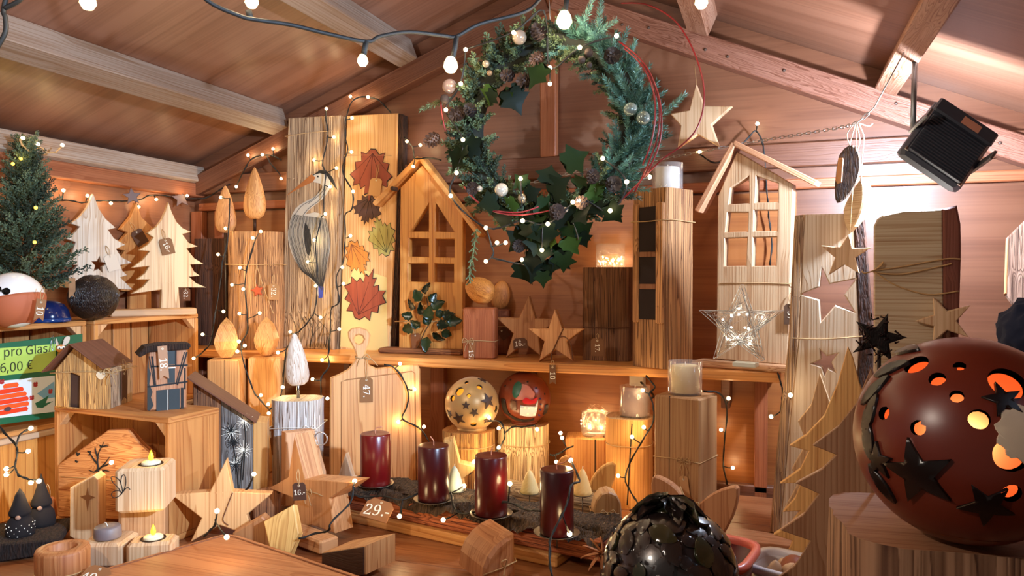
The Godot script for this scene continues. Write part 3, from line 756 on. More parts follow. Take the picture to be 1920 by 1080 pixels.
func sprig(s: int, len: float, n: int, nl: float, nw: float, bushy := false, taper := 0.45) -> ArrayMesh:
	# a twig along +y with needles round it
	var g := RandomNumberGenerator.new()
	g.seed = s
	var st := mb()
	add_tube(st, PackedVector3Array([Vector3.ZERO, Vector3(0, len * 0.95, 0)]), PackedFloat32Array([0.0014, 0.0006]), 3)
	for k in n:
		var u := (k + g.randf()) / n
		var a := k * 2.4 + g.randf() * 0.6
		var base := Vector3(0, len * u, 0)
		if bushy: base += Vector3(cos(a * 1.7), 0, sin(a * 1.7)) * g.randf() * len * 0.2 * (1.0 - u * 0.6)
		var d := Vector3(cos(a), 0.75 + 0.5 * g.randf() + (0.6 if u > 0.9 else 0.0), sin(a)).normalized()
		var L := nl * (1.0 - taper * u) * (0.8 + 0.4 * g.randf())
		var side := d.cross(Vector3(g.randf() - 0.5, g.randf() - 0.5, g.randf() - 0.5)).normalized() * nw * 0.5
		var tip := base + d * L
		var mid := base + d * L * 0.5
		quad(st, base, mid + side, tip, mid - side)
	return done(st)

func left_table_goods():
	var gold := Color(0.74, 0.50, 0.27)
	crate("wooden crate standing open on the table, the birdhouse on top of it", Vector3(-1.4964,0.94,0.853), -5, 0.40, 0.29, 0.15, gold, 4)
	# birdhouse with a sheet metal roof
	var t := thing("birdhouse", "weathered wooden birdhouse with a brown sheet metal gable roof, on the crate", "birdhouse", Vector3(-1.5775,1.231,0.8559), Vector3(0,23,0))
	var old := wood("old", Color(0.86, 0.66, 0.40), "y", 9.0, 0.8, 0.25)
	obj("front_wall", slab(PackedVector2Array([Vector2(-0.0635,0.0072),Vector2(-0.0628,0.095),Vector2(-0.0188,0.1489),Vector2(0.0621,0.0966),Vector2(0.0638,-0.0072)]), 0.012, 0.002, [PackedVector2Array([Vector2(-0.0324,0.0042),Vector2(-0.0075,0.0014),Vector2(-0.0056,0.0803),Vector2(-0.0304,0.0909)])]), old, t)
	obj("door_board", slab(PackedVector2Array([Vector2(-0.0378,0.0016),Vector2(-0.0103,-0.0013),Vector2(-0.0084,0.0806),Vector2(-0.0358,0.0912)]), 0.003, 0.0005, [], -0.009), flat(Color(0.22, 0.12, 0.08), 0.8), t)
	obj("side_wall", box(Vector3(0.0638,-0.0072,0) + Vector3(-0.012, 0.0, -0.13), Vector3(0.0621,0.0966,0) + Vector3(0.0, 0.0, -0.013), 0.002), wood("old", Color(0.80, 0.68, 0.54), "y", 7.0, 0.8, 0.2), t)
	obj("side_wall", box(Vector3(0.0635 * -1.0, 0.0, -0.13), Vector3(0.0635 * -1.0 + 0.012, 0.085, -0.013), 0.002), old, t)
	obj("floor_board", box(Vector3(-0.07, 0, -0.13), Vector3(0.06, 0.008, -0.013), 0.001), old, t)
	for q in [[Vector3(-0.0187,0.1579,0), Vector3(0.0583,0.0979,0)], [Vector3(-0.0814,0.0913,0), Vector3(-0.0187,0.1579,0)]]:
		var a: Vector3 = q[0]
		var b: Vector3 = q[1]
		var L := Vector2(b.x - a.x, b.y - a.y).length()
		var rf := obj("roof_sheet", box(Vector3(0, 0, -0.16), Vector3(L, 0.003, 0.0), 0.001), M.rust, t, Vector3(a.x, a.y, 0.022), Vector3(0, 0, rad_to_deg(atan2(b.y - a.y, b.x - a.x))))
	var disc := obj("white_heart", slab(smooth_loop(PackedVector2Array([Vector2(0, -0.011), Vector2(0.011, 0.0), Vector2(0.006, 0.009), Vector2(0, 0.005), Vector2(-0.006, 0.009), Vector2(-0.011, 0.0)]), 3), 0.004, 0.001), flat(Color(0.88, 0.80, 0.68), 0.5), t, Vector3(0.0451,0.0817,0.004))
	tie(t, 0.145, 0.13, 0.088, 0.07)
	price_tag("brown flag shaped price tag hung beside the birdhouse wall", Vector3(-1.5418,1.3146,0.7647), Vector3(0, 100, 0), 0.022, 0.075, "", "flag", Color(0.36, 0.22, 0.14), 0.012)
	# painted half-timbered block
	t = thing("painted_house_block", "upright wooden block painted as a half-timbered house with a bark roof", "painted block", Vector3(-1.3781,1.231,0.7934), Vector3(0,52,0))
	obj("body", slab(PackedVector2Array([Vector2(-0.043,0.0003),Vector2(-0.0386,0.1476),Vector2(0.0474,0.1497),Vector2(0.0441,-0.0003)]), 0.06, 0.003), wood("fine", Color(0.70, 0.48, 0.32), "y", 6.0), t)
	obj("roof_bark", slab(PackedVector2Array([Vector2(-0.0626,0.1363),Vector2(-0.0466,0.1544),Vector2(-0.0142,0.1592),Vector2(0.0523,0.1573),Vector2(0.0535,0.1494),Vector2(0.0474,0.1431),Vector2(-0.0375,0.1412),Vector2(-0.0581,0.1297)]), 0.075, 0.003, [], 0.008), bark(Color(0.30, 0.20, 0.14), 9.0, 0.4), t)
	var st := mb()
	for q in [PackedVector2Array([Vector2(-0.0426,0.0601),Vector2(0.0469,0.0661),Vector2(0.0469,0.0622),Vector2(-0.0426,0.0563)]), PackedVector2Array([Vector2(-0.0354,0.108),Vector2(0.0472,0.1066),Vector2(0.0472,0.1027),Vector2(-0.0354,0.1042)]), PackedVector2Array([Vector2(0.0187,0.1511),Vector2(0.0222,0.1509),Vector2(0.0219,0.1043),Vector2(0.0184,0.1045)]), PackedVector2Array([Vector2(-0.0341,0.1308),Vector2(-0.0295,0.1306),Vector2(-0.023,0.0611),Vector2(-0.0265,0.0614)]), PackedVector2Array([Vector2(-0.0387,0.1311),Vector2(-0.0364,0.131),Vector2(-0.0265,0.0614),Vector2(-0.0288,0.0616)]), PackedVector2Array([Vector2(0.0437,0.1368),Vector2(0.0473,0.1366),Vector2(0.0252,0.0573),Vector2(0.0217,0.0576)]), PackedVector2Array([Vector2(0.0389,0.1371),Vector2(0.0413,0.1369),Vector2(0.0217,0.0602),Vector2(0.0193,0.0604)]), PackedVector2Array([Vector2(0.0312,0.0504),Vector2(0.0372,0.0499),Vector2(0.0369,-0.0036),Vector2(0.0309,-0.003)]), PackedVector2Array([Vector2(0.0387,0.098),Vector2(0.0423,0.0978),Vector2(0.042,0.0456),Vector2(0.0384,0.0459)])]: add_slab(st, q, 0.0012, 0.0002, [], 0.001)
	obj("painted_timbers", st, M.ink, t).set_meta("kind", "stuff")
	var slate := flat(Color(0.10, 0.12, 0.11), 0.5)
	for q in [PackedVector2Array([Vector2(0.0021,0.1468),Vector2(0.0186,0.1472),Vector2(0.0184,0.1084),Vector2(0.0018,0.1082)]), PackedVector2Array([Vector2(0.0018,0.1004),Vector2(0.0184,0.1006),Vector2(0.0181,0.0644),Vector2(0.0016,0.0644)]), PackedVector2Array([Vector2(-0.0231,0.0483),Vector2(0.0015,0.0489),Vector2(0.0012,-0.0027),Vector2(-0.0234,-0.0016)]), PackedVector2Array([Vector2(0.0038,0.0487),Vector2(0.0288,0.0493),Vector2(0.0285,-0.0027),Vector2(0.0035,-0.0029)])]: obj("painted_window", slab(q, 0.001, 0.0002, [], 0.001), slate, t)
	st = mb()
	for q in [PackedVector2Array([Vector2(0.0009,0.1481),Vector2(0.0198,0.1485),Vector2(0.0198,0.1459),Vector2(0.0009,0.1456)]), PackedVector2Array([Vector2(0.0006,0.1018),Vector2(0.0196,0.1019),Vector2(0.0195,0.0993),Vector2(0.0006,0.0992)]), PackedVector2Array([Vector2(0.0015,0.0476),Vector2(0.0026,0.0475),Vector2(0.0023,-0.0028),Vector2(0.0012,-0.0027)]), PackedVector2Array([Vector2(0.0009,0.1456),Vector2(0.0021,0.1455),Vector2(0.0018,0.1082),Vector2(0.0007,0.1082)])]: add_slab(st, q, 0.0012, 0.0002, [], 0.0014)
	obj("painted_highlights", st, M.chalk, t).set_meta("kind", "stuff")
	st = mb()
	var g := RandomNumberGenerator.new()
	g.seed = 3
	for k in 26:
		var p := Vector3(g.randf_range(-0.003, 0.004), g.randf_range(0.004, 0.11), g.randf_range(-0.05, 0.0))
		add_slab(st, smooth_loop(PackedVector2Array([Vector2(0, 0), Vector2(0.003, 0.005), Vector2(0, 0.012), Vector2(-0.003, 0.005)]), 2), 0.001, 0.0002, [], 0.0)
	obj("painted_ivy", slab(PackedVector2Array([Vector2(-0.043,0.0029),Vector2(-0.0372,0.001),Vector2(-0.0291,0.013),Vector2(-0.0347,0.0327),Vector2(-0.0312,0.0452),Vector2(-0.038,0.0648),Vector2(-0.0344,0.0901),Vector2(-0.0389,0.1031),Vector2(-0.0399,0.1286),Vector2(-0.0423,0.1033)]), 0.0012, 0.0002, [], 0.001), flat(Color(0.10, 0.11, 0.09), 0.6), t)
	price_tag("beige flag shaped price tag reading 18 on the painted house block", Vector3(-1.3753,1.3862,0.8093), Vector3(0, 52, 3), 0.021, 0.08, "18.", "flag", Color(0.66, 0.50, 0.38), 0.016, -90.0, 0.0)
	# plank with a painted tree, inside the crate mouth
	t = thing("painted_plank", "house shaped plank with a bare black tree painted on it, leaning in the crate", "painted board", Vector3(-1.5398,0.9555,0.8376), Vector3(-3,4,0))
	t.position.z += 0.0
	obj("plank", slab(PackedVector2Array([Vector2(-0.1324,0),Vector2(-0.1386,0.1273),Vector2(-0.0134,0.207),Vector2(0.0099,0.2225),Vector2(0.0695,0.2283),Vector2(0.1049,0.197),Vector2(0.1396,0.1737),Vector2(0.1457,0.0126)]), 0.018, 0.003), wood("swirl", Color(0.78, 0.54, 0.33), "x", 5.0), t)
	st = mb()
	for q in [PackedVector3Array([Vector3(-0.0099,0.109,0.001),Vector3(-0.0139,0.1281,0.001),Vector3(-0.0162,0.1434,0.001),Vector3(-0.0153,0.1616,0.001),Vector3(-0.0065,0.1803,0.001),Vector3(0.001,0.1924,0.001)]), PackedVector3Array([Vector3(-0.0159,0.1383,0.001),Vector3(-0.0276,0.1479,0.001),Vector3(-0.0377,0.1602,0.001),Vector3(-0.0461,0.1688,0.001)]), PackedVector3Array([Vector3(-0.0149,0.1513,0.001),Vector3(-0.0219,0.1664,0.001),Vector3(-0.0257,0.1791,0.001)]), PackedVector3Array([Vector3(-0.0065,0.1803,0.001),Vector3(-0.0131,0.1851,0.001)]), PackedVector3Array([Vector3(-0.0065,0.1803,0.001),Vector3(0.0077,0.1837,0.001),Vector3(0.0141,0.1828,0.001)]), PackedVector3Array([Vector3(-0.0122,0.1256,0.001),Vector3(-0.0014,0.1341,0.001),Vector3(0.0093,0.1451,0.001),Vector3(0.0183,0.1573,0.001)]), PackedVector3Array([Vector3(-0.0014,0.1341,0.001),Vector3(0.0112,0.1375,0.001),Vector3(0.0235,0.146,0.001)]), PackedVector3Array([Vector3(-0.0154,0.1254,0.001),Vector3(-0.0263,0.1182,0.001),Vector3(-0.0426,0.1222,0.001)]), PackedVector3Array([Vector3(-0.0377,0.1602,0.001),Vector3(-0.0473,0.1583,0.001)]), PackedVector3Array([Vector3(-0.0071,0.1182,0.001),Vector3(0.0054,0.1242,0.001),Vector3(0.0197,0.1226,0.001)])]:
		add_tube(st, smooth_line(q, 3), taper_list(smooth_line(q, 3).size(), 0.0026, 0.0007), 5)
	obj("painted_tree", st, M.ink, t)
	for q in [PackedVector2Array([Vector2(-0.0827,0.1638),Vector2(-0.076,0.1602),Vector2(-0.0696,0.1633),Vector2(-0.0726,0.1565),Vector2(-0.0789,0.1522),Vector2(-0.0824,0.1585)]), PackedVector2Array([Vector2(-0.0851,0.144),Vector2(-0.0784,0.1418),Vector2(-0.0735,0.1395),Vector2(-0.0798,0.1365),Vector2(-0.0848,0.1388)]), PackedVector2Array([Vector2(-0.0504,0.1684),Vector2(-0.0423,0.1676),Vector2(-0.0359,0.1693),Vector2(-0.0389,0.1639),Vector2(-0.0469,0.1634)])]: obj("painted_bird", slab(q, 0.001, 0.0002, [], 0.0008), M.ink, t)
	tie(t, 0.25, 0.022, 0.1001)
	# star block
	t = thing("star_block", "slanted pale block with a burnt eight-pointed star, before the painted plank", "wooden block", Vector3(-1.4779,0.94,0.9382), Vector3(0,28,0))
	obj("block", slab(PackedVector2Array([Vector2(-0.0314,0.0212),Vector2(-0.0294,0.1318),Vector2(0.0193,0.1578),Vector2(0.0294,0.1477),Vector2(0.0284,0.0034),Vector2(0,0)]), 0.05, 0.002), pale(Color(0.80, 0.66, 0.50), "fine"), t)
	obj("burnt_star", slab(PackedVector2Array([Vector2(0.0078,0.1315),Vector2(0.0111,0.1142),Vector2(0.0235,0.1088),Vector2(0.0121,0.1032),Vector2(0.0074,0.0778),Vector2(0.0042,0.1023),Vector2(-0.0082,0.1114),Vector2(0.0043,0.1145)]), 0.001, 0.0002, [], 0.0008), flat(Color(0.52, 0.33, 0.18), 0.8), t)
	# cubes with tealights
	t = thing("tealight_cube", "pale wooden cube with a burnt butterfly and a lit tealight, on top of another block", "tealight holder", Vector3(-1.2601,1.052,0.9902), Vector3(0,30,0), "wooden tealight holders")
	tealight_cube(t, 0.098, 0.094, 0.098, Color(0.88, 0.74, 0.58), true, Vector3(0.012, 0, -0.04))
	st = mb(true)
	for q in [PackedVector3Array([Vector3(-0.0339,0.0417,0.001),Vector3(-0.041,0.0556,0.001),Vector3(-0.0513,0.0674,0.001),Vector3(-0.0553,0.0788,0.001),Vector3(-0.0502,0.0797,0.001),Vector3(-0.0409,0.0747,0.001),Vector3(-0.0348,0.0609,0.001),Vector3(-0.0328,0.0473,0.001)]), PackedVector3Array([Vector3(-0.0368,0.0666,0.001),Vector3(-0.0346,0.0778,0.001),Vector3(-0.0315,0.0833,0.001),Vector3(-0.0274,0.0797,0.001),Vector3(-0.0264,0.0661,0.001),Vector3(-0.0286,0.055,0.001),Vector3(-0.0328,0.045,0.001)]), PackedVector3Array([Vector3(-0.0328,0.045,0.001),Vector3(-0.0411,0.05,0.001),Vector3(-0.0514,0.0483,0.001),Vector3(-0.0546,0.0417,0.001),Vector3(-0.0505,0.0359,0.001),Vector3(-0.0411,0.0376,0.001),Vector3(-0.0317,0.0472,0.001)]), PackedVector3Array([Vector3(-0.0317,0.0472,0.001),Vector3(-0.0265,0.0537,0.001),Vector3(-0.0223,0.0558,0.001),Vector3(-0.0182,0.051,0.001)])]: add_tube(st, smooth_line(q, 3), 0.0008, 4)
	obj("burnt_butterfly", st, M.ink, t)
	t = thing("tealight_cube", "rough pale wooden block underneath the butterfly cube", "tealight holder", Vector3(-1.2971,0.94,0.9498), Vector3(0,38,0), "wooden tealight holders")
	tealight_cube(t, 0.092, 0.111, 0.07, Color(0.78, 0.60, 0.43), false, Vector3(0, 0, -0.05))
	t = thing("tealight_cube", "low pale block with a lit tealight, in front of the stacked cubes", "tealight holder", Vector3(-1.2041,0.955,1.0206), Vector3(0,30,0), "wooden tealight holders")
	tealight_cube(t, 0.09, 0.05, 0.058, Color(0.86, 0.72, 0.56), true, Vector3(0.0, 0, -0.029))
	t = thing("tealight_cube", "pale block with a grey unlit tealight standing on it", "tealight holder", Vector3(-1.2963,0.955,1.059), Vector3(0,22,0), "wooden tealight holders")
	tealight_cube(t, 0.088, 0.05, 0.085, Color(0.84, 0.70, 0.55), false, Vector3(0, 0, -0.04))
	obj("grey_candle", lathe(pv([0, 0, 0.0255, 0, 0.0265, 0.003, 0.0255, 0.021, 0.023, 0.024, 0.006, 0.023, 0, 0.0225]), 32), flat(Color(0.46, 0.41, 0.41), 0.5), t, Vector3(0.0, 0.052, -0.036))
	obj("wick", tube(PackedVector3Array([Vector3(0, 0.074, -0.036), Vector3(-0.003, 0.082, -0.036), Vector3(-0.007, 0.083, -0.036)]), 0.0009, 4), M.chalk, t)
	t = thing("round_holder", "rounded wooden tealight holder with an empty hollow, in the near corner", "tealight holder", Vector3(-1.2972,0.955,1.1403), Vector3(0,30,0), "wooden tealight holders")
	obj("body", lathe(pv([0, 0, 0.044, 0, 0.047, 0.004, 0.0475, 0.066, 0.045, 0.072, 0.036, 0.0735, 0.027, 0.0735, 0.0255, 0.071, 0.025, 0.056, 0, 0.055]), 40), wood("pine", Color(0.72, 0.47, 0.28), "y", 6.0), t)
	obj("twine", tube(smooth_line(PackedVector3Array([Vector3(0.048, 0.03, 0), Vector3(0.034, 0.03, 0.034), Vector3(0, 0.03, 0.048), Vector3(-0.034, 0.03, 0.034), Vector3(-0.048, 0.03, 0), Vector3(-0.034, 0.03, -0.034), Vector3(0, 0.03, -0.048), Vector3(0.034, 0.03, -0.034)])), 0.0013, 5, true), M.twine, t)
	# little dark figures on a bark sledge
	t = thing("bark_tray", "dark bark covered slab at the near corner carrying the little dark figures", "wooden slab", Vector3(-1.5554,0.945,1.0417), Vector3(0,40,0))
	obj("slab", slab(smooth_loop(PackedVector2Array([Vector2(-0.16, 0.0), Vector2(0.0, -0.002), Vector2(0.075, 0.008), Vector2(0.085, 0.03), Vector2(0.04, 0.034), Vector2(-0.16, 0.034)]), 3), 0.16, 0.003, [], 0.03), bark(Color(0.24, 0.16, 0.12), 7.0), t)
	var wool := flat(Color(0.10, 0.07, 0.07), 0.95)
	for q in [["dotted dark cloth figure with a pointed hat, sitting on the bark slab", Vector3(-1.5718,0.979,1.0193), 0.105, true], ["plain dark cloth figure with a pointed hat behind the dotted one", Vector3(-1.5898,0.979,0.9542), 0.12, false]]:
		t = thing("cloth_gnome", q[0], "figurine", q[1], Vector3(0, 42, 0), "dark cloth figures")
		obj("skirt", lathe(pv([0, 0, 0.026, 0, 0.029, 0.008, 0.026, 0.03, 0.016, 0.045, 0.0, 0.05]), 20), wool, t)
		obj("pointed_hat", lathe(pv([0.0, 0.045, 0.021, 0.046, 0.022, 0.052, 0.015, 0.07, 0.009, 0.09, 0, q[2]]), 18), wool, t)
		obj("nose", ball(0.0055, 10, 8), flat(Color(0.62, 0.48, 0.40), 0.8), t, Vector3(0, 0.044, 0.02))
		if q[3]:
			st = mb()
			for k in 46: st.append_from(ball(0.0013, 6, 4).commit(), 0, Transform3D(Basis(), Vector3(sin(k * 2.4) * 0.0275, 0.004 + 0.026 * (k / 46.0), cos(k * 2.4) * 0.0275)))
			obj("white_dots", st, M.chalk, t).set_meta("kind", "stuff")
	price_tag("orange brown rounded tag leaning against the dark cloth figures", Vector3(-1.596,1.0359,0.93), Vector3(0, 45, 6), 0.025, 0.052, "", "round", Color(0.72, 0.38, 0.15), 0.012)
	# bird feeder with a sloping metal roof
	t = thing("bird_feeder", "tall wooden feeder with a slanting brown metal roof and painted thistles", "bird feeder", Vector3(-1.3102,0.94,0.6542), Vector3(0,34,0))
	obj("body", slab(PackedVector2Array([Vector2(-0.089,0),Vector2(-0.087,0.3458),Vector2(-0.0215,0.2971),Vector2(-0.0231,0.0019)]), 0.09, 0.002), wood("old", Color(0.56, 0.37, 0.23), "y", 6.0, 0.8, 0.2), t)
	obj("painted_panel", slab(PackedVector2Array([Vector2(-0.0231,0),Vector2(-0.0215,0.2971),Vector2(0.0556,0.2387),Vector2(0.0544,0)]), 0.085, 0.002, [], -0.003), wood("old", Color(0.52, 0.50, 0.48), "y", 6.0, 0.7, 0.1), t)
	obj("side_post", slab(PackedVector2Array([Vector2(0.0544,0),Vector2(0.0556,0.2387),Vector2(0.0909,0.2342),Vector2(0.0898,0)]), 0.088, 0.002, [], -0.001), pale(Color(0.78, 0.58, 0.34)), t)
	obj("roof_plate", roof_plate(Vector3(-0.1,0.3583,0.02), Vector3(0.0649,0.2366,0.02), 0.13, 0.003), M.rust, t)
	st = mb()
	g.seed = 12
	for q in [[Vector3(0.0024,0.2112,0), 0.028], [Vector3(0.0348,0.2397,0), 0.026], [Vector3(0.0331,0.1641,0), 0.028], [Vector3(0.011,0.1339,0), 0.02]]:
		for k in 17:
			var a := TAU * k / 17 + g.randf() * 0.2
			var e: Vector3 = q[0] + Vector3(cos(a), sin(a), 0) * q[1] * g.randf_range(0.6, 1.0)
			add_tube(st, PackedVector3Array([q[0] + Vector3(0, 0, -0.002), e + Vector3(0, 0, -0.002)]), PackedFloat32Array([0.0011, 0.0004]), 4)
	obj("painted_thistles", st, M.chalk, t).set_meta("kind", "stuff")
	st = mb()
	for q in [[Vector3(-0.0002,0.2168,0), 0.022], [Vector3(0.0074,0.1862,0), 0.02], [Vector3(0.011,0.1284,0), 0.024]]:
		for k in 15:
			var a := TAU * k / 15 + g.randf() * 0.2
			var e: Vector3 = q[0] + Vector3(cos(a), sin(a), 0) * q[1] * g.randf_range(0.7, 1.1)
			add_tube(st, PackedVector3Array([q[0] + Vector3(0.003, 0, -0.0017), e + Vector3(0, 0, -0.0017)]), PackedFloat32Array([0.0013, 0.0004]), 4)
	for q in [PackedVector3Array([Vector3(0.0022,0.2109,-0.0015),Vector3(0.0109,0.1582,-0.0015),Vector3(0.0183,0.089,-0.0015),Vector3(0.0206,0.0199,-0.0015)]), PackedVector3Array([Vector3(0.033,0.1638,-0.0015),Vector3(0.0262,0.116,-0.0015),Vector3(0.0206,0.0199,-0.0015)]), PackedVector3Array([Vector3(0.0346,0.2395,-0.0015),Vector3(0.037,0.1842,-0.0015),Vector3(0.03,0.0882,-0.0015)])]: add_tube(st, smooth_line(q), 0.0013, 4)
	obj("painted_stalks", st, M.ink, t).set_meta("kind", "stuff")
	# star of thick board, leaning in front
	t = thing("wooden_star", "large thick wooden star leaning on the table before the bird feeder", "wooden star", Vector3(-1.1989,0.946,0.8215), Vector3(-4,34,0), "wooden stars")
	obj("star_board", slab(PackedVector2Array([Vector2(0.0133,0.1814),Vector2(0.0275,0.1071),Vector2(0.1147,0.0959),Vector2(0.0591,0.0522),Vector2(0.0721,0),Vector2(-0.0001,0.0327),Vector2(-0.0627,0),Vector2(-0.0391,0.0516),Vector2(-0.105,0.1107),Vector2(-0.0222,0.1095)]), 0.04, 0.002), pale(Color(0.86, 0.66, 0.44)), t)
	obj("cord", tube(smooth_line(PackedVector3Array([Vector3(0.0277,0.1051,0.002),Vector3(0.014,0.0686,0.003),Vector3(0.0071,0.0449,0.003),Vector3(0.0188,0.0321,0.004)])), 0.0012, 4), M.cord, t)
	# a star lying over, seen from its side, with a peaked block behind it
	t = thing("wooden_star", "thick wooden star standing upright with its price tag, under the white drop sculpture", "wooden star", Vector3(-1.0096,0.942,0.7242), Vector3(0,-18,0), "wooden stars")
	obj("star_board", slab(PackedVector2Array([Vector2(-0.0754,0.2307),Vector2(-0.0351,0.1308),Vector2(0.1325,0.1502),Vector2(0.0548,0.1003),Vector2(0.0732,0.0242),Vector2(-0.0097,0.0256),Vector2(-0.0918,0),Vector2(-0.0765,0.0764),Vector2(-0.1776,0.0846),Vector2(-0.1013,0.1237)]), 0.055, 0.002), pale(Color(0.80, 0.58, 0.38)), t)
	tie(t, 0.06, 0.055, 0.1026, -0.02)
	t = thing("peaked_block", "wedge of pale wood standing point up behind the upright star", "wooden block", Vector3(-1.1679,0.942,0.5359), Vector3(0,55,0))
	obj("wedge", slab(PackedVector2Array([Vector2(-0.0528,0.0095),Vector2(-0.0505,0.202),Vector2(0.0271,0.201),Vector2(0.0593,0.0846),Vector2(0.059,0)]), 0.035, 0.002), pale(Color(0.82, 0.62, 0.45)), t)
	price_tag("dark brown price tag reading 16 on the upright star", Vector3(-0.9991,1.0907,0.8), Vector3(0, 15, 4), 0.03, 0.04, "16.-", "rect", Color(0.30, 0.18, 0.12), 0.011, 0.0)
	t = thing("sawn_offcut", "short block of split wood between the leaning star and the upright star", "wooden block", Vector3(-1.1969,0.942,0.6563), Vector3(0,30,0))
	obj("block", slab(PackedVector2Array([Vector2(-0.0383,0.0023),Vector2(-0.038,0.068),Vector2(0.0196,0.0783),Vector2(0.0325,0.0642),Vector2(0.0322,0)]), 0.03, 0.003), pale(Color(0.66, 0.44, 0.28), "old"), t)
	t = thing("wooden_gift_block", "five-sided wooden block tied with cord, lying before the stars", "wooden block", Vector3(-1.099,0.942,0.8421), Vector3(0,20,0))
	obj("block", slab(PackedVector2Array([Vector2(-0.0453,0),Vector2(-0.0377,0.0372),Vector2(0.0265,0.0752),Vector2(0.0477,0.0548),Vector2(0.0676,0),Vector2(0.0377,0)]), 0.032, 0.003), pale(Color(0.70, 0.50, 0.33)), t)
	t = thing("pale_plank_piece", "short yellowish plank end tilted against the five-sided block", "wooden block", Vector3(-0.9929,0.945,0.8759), Vector3(-20,12,0))
	obj("plank", slab(PackedVector2Array([Vector2(-0.0497,0.0765),Vector2(0.0131,0.1147),Vector2(0.0338,0.0557),Vector2(0.0175,0.003),Vector2(-0.0179,-0.0008)]), 0.025, 0.002), pale(Color(0.88, 0.72, 0.44)), t)
func taper_list(n: int, a: float, b: float) -> PackedFloat32Array:
	var r := PackedFloat32Array()
	for i in n: r.append(lerpf(a, b, float(i) / maxi(1, n - 1)))
	return r
func roof_plate(a: Vector3, b: Vector3, d: float, th: float) -> SurfaceTool:
	var st := mb()
	var x := (b - a)
	var up := Vector3(-x.y, x.x, 0).normalized() * th
	var z := Vector3(0, 0, -d)
	var p := [a, b, b + z, a + z, a + up, b + up, b + z + up, a + z + up]
	for q in [[0, 1, 5, 4], [1, 2, 6, 5], [2, 3, 7, 6], [3, 0, 4, 7], [4, 5, 6, 7], [3, 2, 1, 0]]: quad(st, p[q[0]], p[q[1]], p[q[2]], p[q[3]])
	return st
func tealight_cube(t: Node3D, w: float, h: float, d: float, c: Color, lit: bool, at: Vector3):
	obj("cube", block(w, h, d, 0.006), pale(c, "fine"), t)
	if not lit: return
	var top := at + Vector3(0, h, 0)
	obj("metal_ring", lathe(pv([0.021, 0.0, 0.0245, 0.0, 0.0245, 0.0015, 0.021, 0.0015, 0.021, 0]), 32), flat(Color(0.22, 0.15, 0.1), 0.4, 0.6), t, top)
	var k := obj("tealight", lathe(pv([0, 0, 0.0195, 0, 0.0195, 0.004, 0.0175, 0.006, 0.006, 0.0065, 0, 0.008]), 28), flat(Color(0.95, 0.88, 0.72), 0.4), t, top)
	var f := obj("flame", lathe(pv([0, 0, 0.0045, 0.003, 0.0055, 0.009, 0.0035, 0.017, 0, 0.025]), 14), glow(Color(1.0, 0.82, 0.22), 1.1), k, Vector3(0, 0.006, 0))
	lamp(f, Vector3(0, 0.01, 0), Color(1.0, 0.86, 0.5), 0.004, 0.005)

func maple(rx: float, ry: float, turn: float) -> PackedVector2Array:
	var h := [0.0, 1.0, 0.10, 0.72, 0.26, 0.78, 0.24, 0.50, 0.44, 0.60, 0.52, 0.44, 0.82, 0.52, 0.76, 0.34, 1.0, 0.18, 0.74, 0.02, 0.80, -0.20, 0.50, -0.24, 0.56, -0.52, 0.30, -0.46, 0.12, -0.62]
	var p := PackedVector2Array()
	for i in range(0, h.size(), 2): p.append(Vector2(h[i], h[i + 1]))
	for i in range(h.size() - 2, 1, -2): p.append(Vector2(-h[i], h[i + 1]))
	for i in p.size(): p[i] = (p[i] * Vector2(rx, ry)).rotated(turn)
	return p
func painted_leaf(t: Node3D, at: Vector3, rx: float, ry: float, turn: float, c: Color, c2: Color, n: int):
	obj("painted_outline", slab(maple(rx * 1.05, ry * 1.05, turn), 0.0008, 0.0002), M.ink, t, at + Vector3(0, 0, 0.0006 + n * 0.0012))
	var m := wood("ply", c, "y", 9.0, 0.6, 0.0)
	obj("painted_leaf", slab(maple(rx, ry, turn), 0.0008, 0.0002), m, t, at + Vector3(0, 0, 0.0012 + n * 0.0012))
	var st := mb()
	for a in [0.0, 0.75, -0.75, 1.45, -1.45]:
		var d := Vector2(0, 1).rotated(a + turn) * minf(rx, ry) * 0.8
		var b := Vector2(0, -0.5 * ry).rotated(turn)
		add_tube(st, PackedVector3Array([Vector3(b.x, b.y, 0), Vector3(d.x, d.y, 0)]), PackedFloat32Array([0.0011, 0.0004]), 4)
	obj("painted_veins", st, flat(c2, 0.7), t, at + Vector3(0, 0, 0.0014 + n * 0.0012)).set_meta("kind", "stuff")
func drop_profile(r: float, h: float) -> PackedVector2Array:
	return pv([0, 0, r * 0.45, h * 0.01, r * 0.8, h * 0.07, r * 0.98, h * 0.18, r, h * 0.28, r * 0.93, h * 0.42, r * 0.76, h * 0.58, r * 0.52, h * 0.76, r * 0.27, h * 0.91, r * 0.1, h * 0.98, 0, h])
func log_thing(called: String, label: String, cat: String, where: Vector3, turn: Vector3, h: float, rx: float, rz: float, sq: float, rough: float, s: int, side: Material, top: Material, group := "", along := 1.0) -> Node3D:
	var t := thing(called, label, cat, where, turn, group)
	obj("trunk", rough_log(h, rx, rz, sq, rough, s, along), side, t)
	obj("sawn_top", log_top(h, rx, rz, sq, rough, s, along), top, t)
	return t
